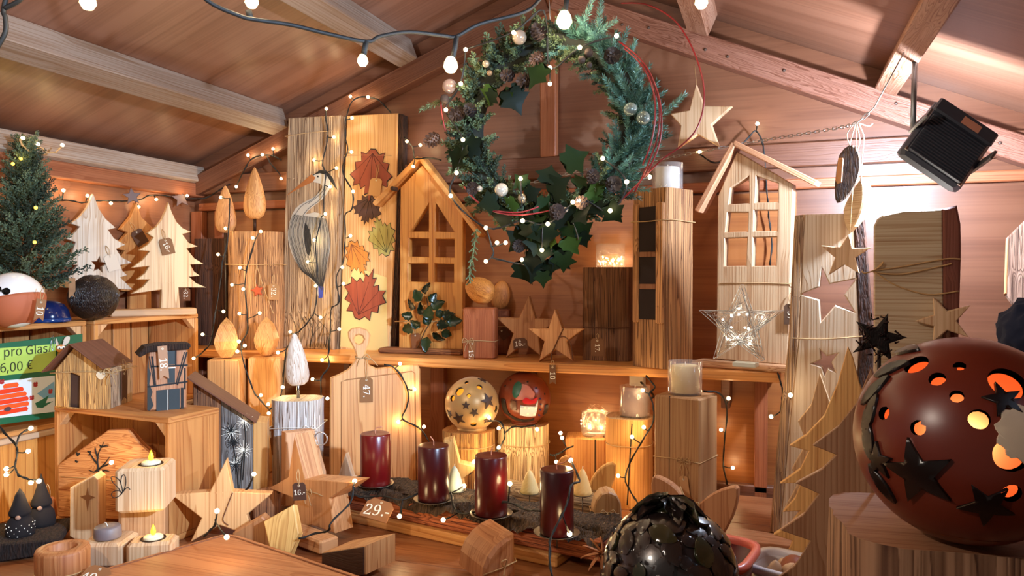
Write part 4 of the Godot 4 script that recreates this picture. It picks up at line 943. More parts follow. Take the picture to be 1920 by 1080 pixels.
func shelf_goods_west():
	var g := RandomNumberGenerator.new()
	g.seed = 21
	var warm := Color(0.85, 0.62, 0.36)
	# logs in the corner
	var t := log_thing("split_log", "dark split log in the corner, behind the corner fir tree", "log", Vector3(-1.8698,1.3115,0.1134), Vector3(0,10,0), 0.3745, 0.1419 / 2, 0.04, 4.0, 0.04, 5, wood("old", Color(0.40, 0.25, 0.16), "y", 5.0, 0.85, 0.3), pale(Color(0.6, 0.42, 0.28)), "logs on the shelf", 0.5)
	t.position.z = 0.06
	t = log_thing("split_log", "thick weathered log wrapped with twine, carrying a wooden drop on a rod", "log", Vector3(-1.6276,1.3115,0.1707), Vector3(0,18,0), 0.3904, 0.1764 / 2, 0.055, 2.8, 0.05, 8, wood("old", Color(0.74, 0.54, 0.35), "y", 6.0, 0.85, 0.35), pale(Color(0.75, 0.56, 0.38)), "logs on the shelf", 0.5)
	t.position += Vector3(-0.012, 0, 0.0)
	t.position.z = 0.132
	obj("twine", loop_round(0.1907 / 2 * 1.04, 0.064, 2.8, 0.281), M.twine, t)
	obj("rod", tube(PackedVector3Array([Vector3(-0.005, 0.3904 - 0.002, 0), Vector3(-0.005, 0.4432, 0)]), 0.005, 10), flat(Color(0.25, 0.15, 0.1), 0.4, 0.6), t)
	obj("carved_drop", lathe(drop_profile(0.0747 / 2, 0.1742), 28, true, 0.7), pale(Color(0.88, 0.64, 0.38), "swirl", "y", 9.0), t, Vector3(-0.005, 0.4344, 0))
	t = thing("wooden_drop", "slim carved wooden drop standing behind the weathered log", "wooden sculpture", Vector3(-1.7899,1.6977,0.11), Vector3(0,18,0))
	t.position.y = 1.3115
	obj("rod", tube(PackedVector3Array([Vector3(0, 0, 0), Vector3(0, 0.3952, 0)]), 0.005, 10), M.steel, t)
	obj("carved_drop", lathe(drop_profile(0.0763 / 2, 0.1657), 28, true, 0.5), pale(Color(0.86, 0.62, 0.38), "swirl", "y", 9.0), t, Vector3(0, 0.3915, 0))
	t.position.z = 0.105
	price_tag("pale brown price tag reading 32 on the weathered log", Vector3(-1.5348,1.5293,0.18), Vector3(0, 15, 0), 0.034, 0.052, "32.", "rect", Color(0.66, 0.48, 0.30), 0.016)
	t = thing("clay_ornament", "little orange clay ornament hung by cords on the weathered log", "ornament", Vector3(-1.5959,1.5065,0.185), Vector3(0, 15, 0))
	obj("star", slab(star_outline(0.022, 0.5, 5, 0.2), 0.006, 0.0015), flat(Color(0.66, 0.28, 0.14), 0.8), t)
	var st := mb(true)
	for q in [[Vector3(-0.004, 0.012, 0), Vector3(-0.006, 0.05, 0), Vector3(0.0, 0.084, 0.001)], [Vector3(0.006, 0.012, 0), Vector3(0.008, 0.05, 0), Vector3(0.0, 0.084, 0.001)], [Vector3(0.0, 0.084, 0.001), Vector3(0.02, 0.02, 0.002), Vector3(0.055, -0.075, 0.0)]]: add_tube(st, smooth_line(PackedVector3Array(q)), 0.0012, 4)
	obj("cords", st, M.twine, t)
	# two turned drops on split blocks in front of the shelf
	for q in [["round carved wooden drop with swirling grain on the block nearest the corner", Vector3(-1.5895,1.3,0.3376), Vector3(0,25,0), 0.0957, "split pale block with a crack, under the first carved drop", 0.0891, 1], ["round carved wooden drop beside the wrapped log, on the warm lit block", Vector3(-1.5129,1.3,0.245), Vector3(0,25,0), 0.0988, "warm lit split block with fine upright grain, under the second carved drop", 0.0773, 2]]:
		var at: Vector3 = q[1]
		t = thing("split_block", q[4], "wooden block", Vector3(at.x, 0.94, at.z), q[2], "tall blocks in front of the shelf")
		obj("block", block(q[3], 0.36, 0.075, 0.004), wood("fine", Color(0.84, 0.62, 0.38), "y", 6.0), t, Vector3(0, 0, 0.0375))
		if q[6] == 1: obj("crack", box(Vector3(0.004, 0.06, 0.037), Vector3(0.0055, 0.36, 0.0379), 0.0), M.ink, t)
		t = thing("carved_drop", q[0], "wooden sculpture", Vector3(at.x, 1.30, at.z), q[2] + Vector3(0, 62 if q[6] == 1 else 45, 0), "round carved drops")
		var r: float = q[5] / 2
		obj("drop", lathe(pv([0, 0, r * 0.5, 0.004, r * 1.0, 0.03, r * 1.18, 0.055, r * 0.9, 0.085, r * 0.6, 0.106, r * 0.25, 0.118, 0, 0.127]), 4, false, 0.9), pale(Color(0.88, 0.64, 0.36), "swirl", "y", 9.0), t)
	# heron board
	t = thing("painted_board", "tall weathered board with a grey heron painted on it, standing on the shelf", "painted board", Vector3(-1.46,1.3115,0.0922), Vector3(0,2,0), "tall painted boards on the shelf")
	obj("board", slab(PackedVector2Array([Vector2(-0.1096,0.0005),Vector2(-0.095,0.4005),Vector2(-0.0786,0.774),Vector2(0.1196,0.77),Vector2(0.1083,0.3965),Vector2(0.0929,-0.0026)]), 0.045, 0.003), wood("old", Color(0.72, 0.60, 0.46), "y", 4.0, 0.8, 0.3), t)
	var grey := flat(Color(0.70, 0.66, 0.60), 0.75)
	obj("painted_body", slab(smooth_loop(PackedVector2Array([Vector2(0.043,0.5496),Vector2(0.0167,0.5559),Vector2(0.0209,0.5787),Vector2(0.0431,0.5919),Vector2(0.0672,0.5856),Vector2(0.0811,0.5551),Vector2(0.077,0.5272),Vector2(0.0508,0.4964),Vector2(0.0143,0.4728),Vector2(-0.0143,0.4487),Vector2(0.0223,0.4548),Vector2(0.0566,0.4416),Vector2(0.0745,0.3972),Vector2(0.0802,0.3355),Vector2(0.0659,0.274),Vector2(0.0476,0.2122),Vector2(0.0353,0.1749),Vector2(0.0213,0.2209),Vector2(-0.0193,0.253),Vector2(-0.0541,0.296),Vector2(-0.0745,0.3427),Vector2(-0.0805,0.3912),Vector2(-0.0637,0.4499),Vector2(-0.0346,0.4813),Vector2(0.0185,0.5045),Vector2(0.0509,0.5316)]), 2), 0.001, 0.0003, [], 0.001), grey, t)
	obj("painted_beak", slab(PackedVector2Array([Vector2(-0.0861,0.5132),Vector2(0.0107,0.5809),Vector2(0.0269,0.5696),Vector2(0.0187,0.5576),Vector2(-0.0385,0.5348)]), 0.0012, 0.0003, [], 0.0014), flat(Color(0.62, 0.36, 0.16), 0.7), t)
	obj("painted_crest", slab(PackedVector2Array([Vector2(0.0148,0.5772),Vector2(0.0431,0.5936),Vector2(0.0672,0.5908),Vector2(0.0911,0.567),Vector2(0.1088,0.5243),Vector2(0.087,0.5497),Vector2(0.0672,0.5768),Vector2(0.0431,0.5831)]), 0.0012, 0.0003, [], 0.0016), M.ink, t)
	obj("painted_eye", slab(oval(0.003, 0.003, 10), 0.0014, 0.0003), M.ink, t, Vector3(0.0362,0.5725,0.002))
	obj("painted_hollow", slab(smooth_loop(PackedVector2Array([Vector2(-0.0144,0.4203),Vector2(0.0018,0.3986),Vector2(0.0097,0.3541),Vector2(0.0014,0.3098),Vector2(-0.0128,0.3348),Vector2(-0.0187,0.3812)]), 2), 0.0012, 0.0003, [], 0.0014), M.ink, t)
	obj("painted_tail", slab(PackedVector2Array([Vector2(0.0355,0.2121),Vector2(0.0556,0.2069),Vector2(0.0514,0.1715),Vector2(0.0373,0.1696)]), 0.0014, 0.0003, [], 0.0018), flat(Color(0.16, 0.22, 0.55), 0.6), t)
	st = mb()
	for k in 34:
		var u := k / 33.0
		var a: Vector3 = Vector3(-0.0584,0.4497,0.0016).lerp(Vector3(0.0676,0.4324,0.0016), u)
		var b: Vector3 = Vector3(-0.0774,0.3821,0.0016).lerp(Vector3(0.0793,0.3618,0.0016), u)
		var c: Vector3 = Vector3(-0.0387,0.2744,0.0016).lerp(Vector3(0.0669,0.2739,0.0016), u)
		var d: Vector3 = Vector3(0.0123,0.2351,0.0016).lerp(Vector3(0.0505,0.1945,0.0016), u)
		add_tube(st, smooth_line(PackedVector3Array([a, b, c, d]), 4), 0.0006 + 0.0007 * (k % 3) / 2.0, 3)
	for q in [PackedVector3Array([Vector3(0.0521,0.5384,0.0018),Vector3(0.0196,0.5007,0.0018),Vector3(-0.0253,0.4773,0.0018),Vector3(-0.0542,0.446,0.0018)]), PackedVector3Array([Vector3(0.0701,0.5343,0.0018),Vector3(0.0439,0.4964,0.0018),Vector3(0.0033,0.4694,0.0018),Vector3(-0.0213,0.4452,0.0018)]), PackedVector3Array([Vector3(0.0642,0.5556,0.0018),Vector3(0.052,0.5208,0.0018),Vector3(-0.0007,0.4837,0.0018)])]: add_tube(st, smooth_line(q, 4), 0.0008, 3)
	obj("painted_feathers", st, flat(Color(0.16, 0.14, 0.13), 0.8), t).set_meta("kind", "stuff")
	st = mb()
	for k in 22:
		var x := g.randf_range(-0.07, 0.075)
		var h := g.randf_range(0.04, 0.13)
		add_tube(st, smooth_line(PackedVector3Array([Vector3(x, 0.006, 0.001), Vector3(x + h * 0.12, h * 0.6, 0.001), Vector3(x + h * g.randf_range(-0.3, 0.55), h, 0.001)]), 3), 0.0007, 3)
	obj("painted_reeds", st, flat(Color(0.20, 0.15, 0.10), 0.8), t).set_meta("kind", "stuff")
	tie(t, 0.178, 0.046, 0.7166, -9.0, null, 0.004)
	# leaf board
	t = thing("painted_board", "tall pale board with big autumn leaves painted on it, next to the heron", "painted board", Vector3(-1.2563,1.3115,0.0592), Vector3(0,3,0), "tall painted boards on the shelf")
	obj("board", slab(PackedVector2Array([Vector2(-0.1041,-0.0029),Vector2(-0.0907,0.3979),Vector2(-0.0756,0.7727),Vector2(0.1092,0.77),Vector2(0.1007,0.3944),Vector2(0.0769,-0.0101)]), 0.04, 0.003), wood("fine", Color(0.86, 0.68, 0.46), "y", 4.0, 0.7), t)
	obj("bark_edge", slab(PackedVector2Array([Vector2(0.0769,-0.0101),Vector2(0.1007,0.3944),Vector2(0.1092,0.77),Vector2(0.1261,0.7655),Vector2(0.1196,0.3941),Vector2(0.0978,-0.0042)]), 0.038, 0.002, [], -0.003), bark(Color(0.36, 0.22, 0.14), 7.0), t)
	obj("painted_ground", slab(PackedVector2Array([Vector2(-0.1021,0.0078),Vector2(-0.0955,0.1678),Vector2(-0.0479,0.2739),Vector2(0.068,0.2387),Vector2(0.0712,0.0037),Vector2(0.0194,-0.003)]), 0.0008, 0.0002, [], 0.0006), flat(Color(0.84, 0.74, 0.48), 0.7), t)
	painted_leaf(t, Vector3(0.0153,0.5913,0), 0.075, 0.105, 3.05, Color(0.55, 0.24, 0.14), Color(0.34, 0.13, 0.08), 1)
	painted_leaf(t, Vector3(0.0014,0.4697,0), 0.052, 0.062, 2.9, Color(0.30, 0.17, 0.12), Color(0.16, 0.09, 0.06), 0)
	painted_leaf(t, Vector3(0.055,0.3605,0), 0.050, 0.085, 0.3, Color(0.66, 0.62, 0.34), Color(0.35, 0.33, 0.16), 0)
	painted_leaf(t, Vector3(-0.0419,0.3126,0), 0.045, 0.078, -2.7, Color(0.80, 0.50, 0.20), Color(0.48, 0.25, 0.1), 1)
	painted_leaf(t, Vector3(-0.015,0.1649,0), 0.078, 0.105, -0.35, Color(0.60, 0.27, 0.17), Color(0.36, 0.14, 0.09), 2)
	tie(t, 0.17, 0.042, 0.6373, -9.0, null, -0.004)
	price_tag("blank beige price tag hanging on the leaf painted board", Vector3(-1.2205,1.8734,0.0633), Vector3(-2, 6, -8), 0.042, 0.058, "", "rect", Color(0.72, 0.54, 0.34), 0.01, 0.0, 0.05)
	# pine house on a base plank
	t = thing("wooden_house", "warm pine house silhouette with six dark window openings, on a base plank", "wooden house", Vector3(-1.0248,1.3275,0.0965), Vector3(0,4,0), "wooden house silhouettes")
	var pinem := wood("pine", Color(0.86, 0.60, 0.30), "y", 4.5, 0.5)
	obj("front_board", slab(PackedVector2Array([Vector2(-0.0943,-0.0024),Vector2(-0.0876,0.5059),Vector2(-0.0151,0.5736),Vector2(0.0823,0.4674),Vector2(0.1207,0.417),Vector2(0.1185,-0.0003)]), 0.028, 0.002, [PackedVector2Array([Vector2(-0.0552,0.3672),Vector2(0.0078,0.3662),Vector2(0.008,0.4562)]), PackedVector2Array([Vector2(0.0292,0.3659),Vector2(0.0927,0.3632),Vector2(0.0311,0.4556)]), PackedVector2Array([Vector2(-0.0588,0.3471),Vector2(0.0078,0.3445),Vector2(0.0077,0.2861),Vector2(-0.059,0.2883)]), PackedVector2Array([Vector2(0.0291,0.3426),Vector2(0.0927,0.3417),Vector2(0.0926,0.2839),Vector2(0.0291,0.286)]), PackedVector2Array([Vector2(-0.0627,0.2664),Vector2(0.0058,0.2661),Vector2(0.0057,0.2076),Vector2(-0.0628,0.2092)]), PackedVector2Array([Vector2(0.0255,0.266),Vector2(0.0908,0.264),Vector2(0.0908,0.2061),Vector2(0.0254,0.2077)])]), pinem, t)
	for q in [[Vector3(-0.1669,0.4507,0), Vector3(-0.0151,0.592,0)], [Vector3(-0.0133,0.5902,0), Vector3(0.1794,0.347,0)]]:
		var a: Vector3 = q[0]
		var d: Vector3 = q[1] - q[0]
		obj("roof_board", box(Vector3(0, -0.004, -0.029), Vector3(Vector2(d.x, d.y).length(), 0.011, 0.024), 0.002), wood("pine", Color(0.84, 0.58, 0.30), "x", 4.5), t, Vector3(a.x, a.y, 0), Vector3(0, 0, rad_to_deg(atan2(d.y, d.x))))
	obj("base_plank", box(Vector3(Vector3(-0.1515,-0.0038,0).x, -0.0155, -0.03), Vector3(Vector3(0.1273,0.0032,0).x, 0, 0.034), 0.004), bark_plank(Color(0.66, 0.42, 0.24)), t)
	obj("roof_peg", lathe(pv([0, 0, 0.007, 0, 0.007, 0.03, 0, 0.03]), 12), flat(Color(0.22, 0.13, 0.08), 0.7), t, Vector3(-0.0967,0.4994,0) + Vector3(0, 0, 0.012), Vector3(90, 0, 0))
	tie(t, 0.2127, 0.028, 0.0821)
	t = thing("holly_sprig", "sprig of dark glossy holly tied to the front of the pine house", "sprig", Vector3(-1.0037,1.4013,0.117), Vector3(0, 4, 0))
	var hl := [leaf_mesh(0.042, 0.032, 0.008), leaf_mesh(0.048, 0.034, 0.009), leaf_mesh(0.036, 0.028, 0.007)]
	var hm := [flat(Color(0.05, 0.11, 0.06), 0.25), flat(Color(0.08, 0.15, 0.07), 0.25), flat(Color(0.12, 0.19, 0.08), 0.3)]
	obj("stalk", tube(smooth_line(PackedVector3Array([Vector3(-0.0281,0.0015,0.006),Vector3(-0.0048,0.0476,0.01),Vector3(0.0157,0.0897,0.012),Vector3(0.0043,0.1561,0.01)])), 0.0018, 5), flat(Color(0.30, 0.2, 0.1), 0.8), t, -(Vector3(0.0141,0.0728,0.008)))
	var spots := [[799, 552, 0.1], [793, 565, 0.7], [808, 566, -0.7], [780, 578, 0.9], [812, 580, -0.9], [775, 595, 1.3], [795, 590, 0.4], [805, 598, -0.3], [820, 592, -1.2], [835, 592, -1.4], [778, 612, 1.9], [790, 612, 1.0], [824, 608, -1.6], [842, 602, -1.5], [832, 620, -2.0], [815, 622, -2.4], [805, 632, 3.0], [795, 606, -1.0]]
	for k in spots.size():
		var at2 := Vector3((spots[k][0] - 806) * 0.00166, -(spots[k][1] - 610) * 0.00166, 0.006 + 0.004 * (k % 3))
		obj("holly_leaf", hl[k % 3], hm[(k * 5) % 3], t, at2, Vector3(-20 + 15 * (k % 4), 25 * (k % 3 - 1), rad_to_deg(spots[k][2])))
	price_tag("brown curled paper tag hung below the holly sprig", Vector3(-1.0584,1.3746,0.1108), Vector3(0, 0, 8), 0.034, 0.046, "", "rect", Color(0.50, 0.30, 0.16), 0.01, 0.0, 0.02)
func bark_plank(c: Color) -> StandardMaterial3D: return wood("old", c, "x", 5.0, 0.75, 0.2)
func leaf_mesh(len: float, wid: float, curl: float) -> ArrayMesh:
	# a leaf along +y, folded up at its midrib and drooping to the tip, with a wavy edge
	var st := mb(true)
	var rows := 7
	var at := func(i: int, s: float) -> Vector3:
		var u := float(i) / rows
		var w := wid * pow(sin(PI * pow(u, 0.75)), 0.8) * (1.0 + (0.16 if i % 2 == 0 else -0.12))
		return Vector3(s * w * 0.5, len * u, curl * (absf(s) * 0.9 - 1.6 * u * u))
	for i in rows:
		for s in [-1.0, 1.0]:
			var a = at.call(i, 0.0)
			var b = at.call(i, s)
			var c = at.call(i + 1, s)
			var d = at.call(i + 1, 0.0)
			if s > 0: quad(st, a, b, c, d)
			else: quad(st, b, a, d, c)
	return done(st)
func loop_round(rx: float, rz: float, sq: float, y: float) -> SurfaceTool:
	var p := PackedVector3Array()
	for k in 28:
		var a := TAU * k / 28
		var e := pow(pow(absf(cos(a)), sq) + pow(absf(sin(a)), sq), -1.0 / sq)
		p.append(Vector3(cos(a) * e * rx, y + 0.001 * sin(3 * a), sin(a) * e * rz))
	return tube(p, 0.0014, 5, true)

func shelf_goods_east():
	var g := RandomNumberGenerator.new()
	g.seed = 33
	# wooden eggs on blocks
	var t := thing("wooden_block", "reddish wooden block tied with a ribbon, carrying the tilted wooden egg", "wooden block", Vector3(-0.8119,1.3115,0.1903), Vector3(0,8,0), "small blocks on the shelf")
	obj("block", block(0.0947, 0.1498, 0.055, 0.004), wood("fine", Color(0.66, 0.37, 0.21), "y", 6.0), t)
	tie(t, 0.0947, 0.055, 0.0515, -0.03)
	var top: Vector3 = t.position + Vector3(0, 0.1498, -0.028)
	t = thing("wooden_egg", "tilted wooden egg with swirling grain on the reddish block", "wooden egg", top, Vector3(0, 8, 0), "wooden eggs")
	obj("egg", egg(0.038, 0.094), pale(Color(0.86, 0.60, 0.30), "swirl", "y", 10.0), t, Vector3(0.024, 0.020, 0), Vector3(0, 0, 62))
	t.get_child(0).position = Vector3(0.035, 0.0295, 0)
	t = thing("wooden_block", "darker block with a tag standing behind the reddish block", "wooden block", Vector3(-0.7901,1.3115,0.0556), Vector3(0,8,0), "small blocks on the shelf")
	obj("block", block(0.06, 0.14, 0.05, 0.004), wood("fine", Color(0.52, 0.29, 0.17), "y", 6.0), t, Vector3(-0.008, 0, 0))
	tie(t, 0.06, 0.05, 0.085)
	t = thing("wooden_egg", "upright flat wooden egg with ring grain behind the tilted egg", "wooden egg", t.position + Vector3(-0.02, 0.14, -0.026), Vector3(0, 8, -10), "wooden eggs")
	obj("egg", egg(0.031, 0.09, 0.55), pale(Color(0.84, 0.56, 0.28), "swirl", "y", 10.0), t)
	price_tag("brown flag shaped price tag reading 15 on the reddish block", Vector3(-0.8278,1.3631,0.1966), Vector3(0, 8, -6), 0.02, 0.07, "15.", "flag", Color(0.58, 0.36, 0.20), 0.014, -80.0, 0.0)
	price_tag("dark price tag turned on its corner on the darker block", Vector3(-0.7923,1.3908,0.059), Vector3(0, 8, 38), 0.03, 0.034, "", "rect", Color(0.34, 0.19, 0.11), 0.01, 0.0, 0.0)
	# three stars standing on the shelf
	for q in [["brown wooden star with a price tag, standing nearest the eggs", Vector3(-0.6943,1.3115,0.1338), Vector3(0,3,0), PackedVector2Array([Vector2(0.0178,0.1839),Vector2(0.0374,0.1179),Vector2(0.1123,0.1165),Vector2(0.0467,0.0739),Vector2(0.055,0.0079),Vector2(0.0055,0.0448),Vector2(-0.0525,0),Vector2(-0.0293,0.0727),Vector2(-0.084,0.1197),Vector2(-0.0117,0.1187)]), Color(0.70, 0.48, 0.29), 0.0], ["wooden star half hidden behind the other two on the shelf", Vector3(-0.6361,1.3115,-0.0154), Vector3(0,0,0), PackedVector2Array([Vector2(-0.0088,0.179),Vector2(0.0183,0.1125),Vector2(0.0899,0.1128),Vector2(0.035,0.0683),Vector2(0.058,0.002),Vector2(-0.0022,0.0396),Vector2(-0.059,-0.002),Vector2(-0.0416,0.0652),Vector2(-0.0996,0.1043),Vector2(-0.029,0.1104)]), Color(0.60, 0.41, 0.25), 0.0], ["pale wooden star in front of the other two, leather cord round it", Vector3(-0.5759,1.3115,0.194), Vector3(0,-4,0), PackedVector2Array([Vector2(-0.0033,0.1486),Vector2(0.0183,0.0951),Vector2(0.08,0.0954),Vector2(0.0318,0.0592),Vector2(0.0505,0.0053),Vector2(-0.0011,0.0352),Vector2(-0.0515,-0.0008),Vector2(-0.0348,0.057),Vector2(-0.0843,0.0923),Vector2(-0.0228,0.0943)]), Color(0.84, 0.62, 0.42), 0.0]]:
		t = thing("wooden_star", q[0], "wooden star", q[1], q[2], "stars on the shelf")
		obj("star_board", slab(q[3], 0.025, 0.0025), pale(q[4]), t)
	var cord := mb(true)
	add_tube(cord, smooth_line(PackedVector3Array([Vector3(0.0228,0.0954,0.002),Vector3(0.0106,0.0712,0.003),Vector3(-0.0021,0.0438,0.003),Vector3(-0.0113,0.021,0.004),Vector3(-0.0074,-0.0072,0.006)])), 0.0016, 5)
	add_tube(cord, smooth_line(PackedVector3Array([Vector3(0.0106,0.0712,0.003),Vector3(0.0306,0.0721,0.006),Vector3(0.0456,0.0531,0.004),Vector3(0.0515,0.0131,0.003)])), 0.0016, 5)
	obj("leather_cord", cord, M.cord, t)
	price_tag("brown price tag reading 16 on the star nearest the eggs", Vector3(-0.7028,1.3714,0.1382), Vector3(0, 3, 6), 0.042, 0.03, "16.-", "rect", Color(0.36, 0.22, 0.13), 0.014, 0.0, 0.0)
	price_tag("brown flag shaped price tag reading 10 hanging down over the shelf edge", Vector3(-0.573,1.3088,0.236), Vector3(0, 5, 0), 0.018, 0.054, "10", "flag", Color(0.42, 0.27, 0.16), 0.014, -90.0, 0.012)
	# log with the jar of lights
	t = log_thing("split_log", "brown half log with smooth upright grain, carrying a glass of tiny lights", "log", Vector3(-0.4517,1.3115,0.0695), Vector3(0,4,0), 0.2675, 0.1414 / 2, 0.05, 4.5, 0.03, 15, wood("old", Color(0.56, 0.38, 0.24), "y", 5.0, 0.7, 0.15), pale(Color(0.62, 0.44, 0.28)), "logs on the shelf", 0.4)
	obj("twine", loop_round(0.1414 / 2 * 1.02, 0.052, 4.5, 0.0959), M.cord, t)
	var jt: Vector3 = t.position + Vector3(0.005, 0.2675 + 0.0005, 0.0)
	price_tag("brown price tag on the half log below the glass of tiny lights", Vector3(-0.4542,1.3833,0.205), Vector3(0, 4, 0), 0.036, 0.05, "17.", "rect", Color(0.44, 0.28, 0.16), 0.012, -90.0, 0.012)
	t = thing("light_glass", "clear glass filled with tiny fairy lights on the half log", "glass", jt)
	obj("cup", lathe(pv([0, 0, 0.041, 0, 0.0425, 0.003, 0.0425, 0.068, 0.0405, 0.068, 0.0405, 0.005, 0, 0.004]), 36), glass(0.06), t)
	for k in 30:
		var a := k * 2.4
		var rr := 0.036 * sqrt(g.randf())
		var b := obj("tiny_bulb", ball(0.0023, 8, 5), glow(Color(1.0, 0.90, 0.70), 7.0), t, Vector3(cos(a) * rr, 0.008 + g.randf() * 0.024, sin(a) * rr))
		if k % 6 == 0: lamp(b, Vector3.ZERO, Color(1.0, 0.88, 0.68), 0.0025, 0.003)
	var wp := PackedVector3Array()
	for k in 40: wp.append(Vector3(cos(k * 1.9) * 0.034 * (0.5 + 0.5 * g.randf()), 0.008 + g.randf() * 0.03, sin(k * 1.9) * 0.034))
	obj("copper_wire", tube(smooth_line(wp, 3), 0.0005, 3), flat(Color(0.8, 0.6, 0.35), 0.3, 1.0), t)
	# timber with a slot
	t = log_thing("timber_post", "rough squared timber with a long dark slot, holding a candle glass", "timber", Vector3(-0.2808,1.3115,0.1795), Vector3(0,-29,0), 0.4717, 0.061, 0.061, 9.0, 0.02, 25, wood("old", Color(0.74, 0.54, 0.35), "y", 3.0, 0.75, 0.3), pale(Color(0.72, 0.55, 0.38)), "", 0.3)
	var ph: float = 0.4717
	obj("slot", box(Vector3(-0.03, ph * 0.27, 0.059), Vector3(0.026, ph * 0.90, 0.0635), 0.001), flat(Color(0.13, 0.06, 0.04), 0.9), t)
	for q in [0.62, 0.44]: obj("slot_rung", box(Vector3(-0.028, ph * q, 0.061), Vector3(0.026, ph * q + 0.014, 0.066), 0.003), pale(Color(0.55, 0.36, 0.24)), t)
	for q in [[-0.05, -0.03], [0.026, 0.052]]: obj("slot_edge", box(Vector3(q[0], ph * 0.25, 0.058), Vector3(q[1], ph * 0.92, 0.068), 0.004), wood("old", Color(0.80, 0.58, 0.38), "y", 5.0, 0.75, 0.2), t)
	obj("twine", loop_round(0.066, 0.069, 9.0, ph * 0.82), M.twine, t)
	var ct := t.position + Vector3(0.012, ph, 0.0)
	candle_glass("clear glass with a white candle on top of the slotted timber", ct, 0.041, 0.072, 0.032, 0.056, Color(0.86, 0.84, 0.82))
	# pale house with six windows
	t = thing("wooden_house", "tall pale wooden house with six open windows and an overhanging roof", "wooden house", Vector3(-0.0443,1.3275,0.1679), Vector3(0,-15,0), "wooden house silhouettes")
	obj("front_board", slab(PackedVector2Array([Vector2(-0.1022,0.0034),Vector2(-0.0996,0.4396),Vector2(-0.0485,0.5544),Vector2(0.094,0.4573),Vector2(0.082,-0.0001)]), 0.032, 0.002, [PackedVector2Array([Vector2(-0.0651,0.4601),Vector2(-0.0174,0.4874),Vector2(-0.0157,0.4164),Vector2(-0.0706,0.4166)]), PackedVector2Array([Vector2(0.0019,0.4859),Vector2(0.0573,0.4626),Vector2(0.0575,0.415),Vector2(-0.0006,0.4169)]), PackedVector2Array([Vector2(-0.0734,0.3956),Vector2(-0.0184,0.3928),Vector2(-0.0196,0.3427),Vector2(-0.0789,0.3434)]), PackedVector2Array([Vector2(-0.0032,0.3976),Vector2(0.0563,0.3946),Vector2(0.0552,0.3415),Vector2(-0.0043,0.3436)]), PackedVector2Array([Vector2(-0.0803,0.3264),Vector2(-0.0209,0.3274),Vector2(-0.0233,0.2534),Vector2(-0.0814,0.2525)]), PackedVector2Array([Vector2(-0.0056,0.3269),Vector2(0.054,0.3265),Vector2(0.053,0.2527),Vector2(-0.0067,0.2519)])]), wood("fine", Color(0.76, 0.64, 0.51), "y", 4.5, 0.5), t)
	for q in [[Vector3(-0.1496,0.3993,0), Vector3(-0.05,0.5727,0)], [Vector3(-0.0528,0.573,0), Vector3(0.1514,0.4532,0)]]:
		var a: Vector3 = q[0]
		var d: Vector3 = q[1] - q[0]
		obj("roof_board", box(Vector3(0, -0.006, -0.032), Vector3(Vector2(d.x, d.y).length(), 0.009, 0.022), 0.002), wood("fine", Color(0.80, 0.60, 0.46), "x", 4.5), t, Vector3(a.x, a.y, 0), Vector3(0, 0, rad_to_deg(atan2(d.y, d.x))))
	obj("base_plank", box(Vector3(Vector3(-0.154,-0.0158,0).x, -0.0155, -0.04), Vector3(Vector3(0.1363,0.0035,0).x, 0, 0.05), 0.004), wood("swirl", Color(0.82, 0.64, 0.48), "x", 5.0), t)
	tie(t, 0.1866, 0.032, 0.206)
	t.get_child(t.get_child_count() - 1).position.x = 0.002
	price_tag("dark brown price tag reading 37 on the corner of the pale house", Vector3(0.0416,1.4827,0.1992), Vector3(0, -15, 0), 0.032, 0.052, "37", "rect", Color(0.34, 0.24, 0.17), 0.014, -90.0, 0.028)
	# wire star with lights
	t = thing("wire_star", "silver wire star with tiny lights standing before the pale house", "wire star", Vector3(-0.0806,1.3275,0.2549), Vector3(0,-13,0))
	t.position += Vector3(0, 0, 0.012)
	var o := PackedVector2Array([Vector2(0.0044,0.2039),Vector2(0.0268,0.1389),Vector2(0.1001,0.1407),Vector2(0.0403,0.0903),Vector2(0.0562,0.0168),Vector2(-0.0023,0.0576),Vector2(-0.0637,0.0151),Vector2(-0.043,0.0889),Vector2(-0.1004,0.1372),Vector2(-0.0253,0.138)])
	st_wire(t, o)
	obj("battery_box", box(Vector3(-0.012, 0.0, -0.02), Vector3(0.045, 0.012, 0.012), 0.002), flat(Color(0.82, 0.84, 0.82), 0.3), t)
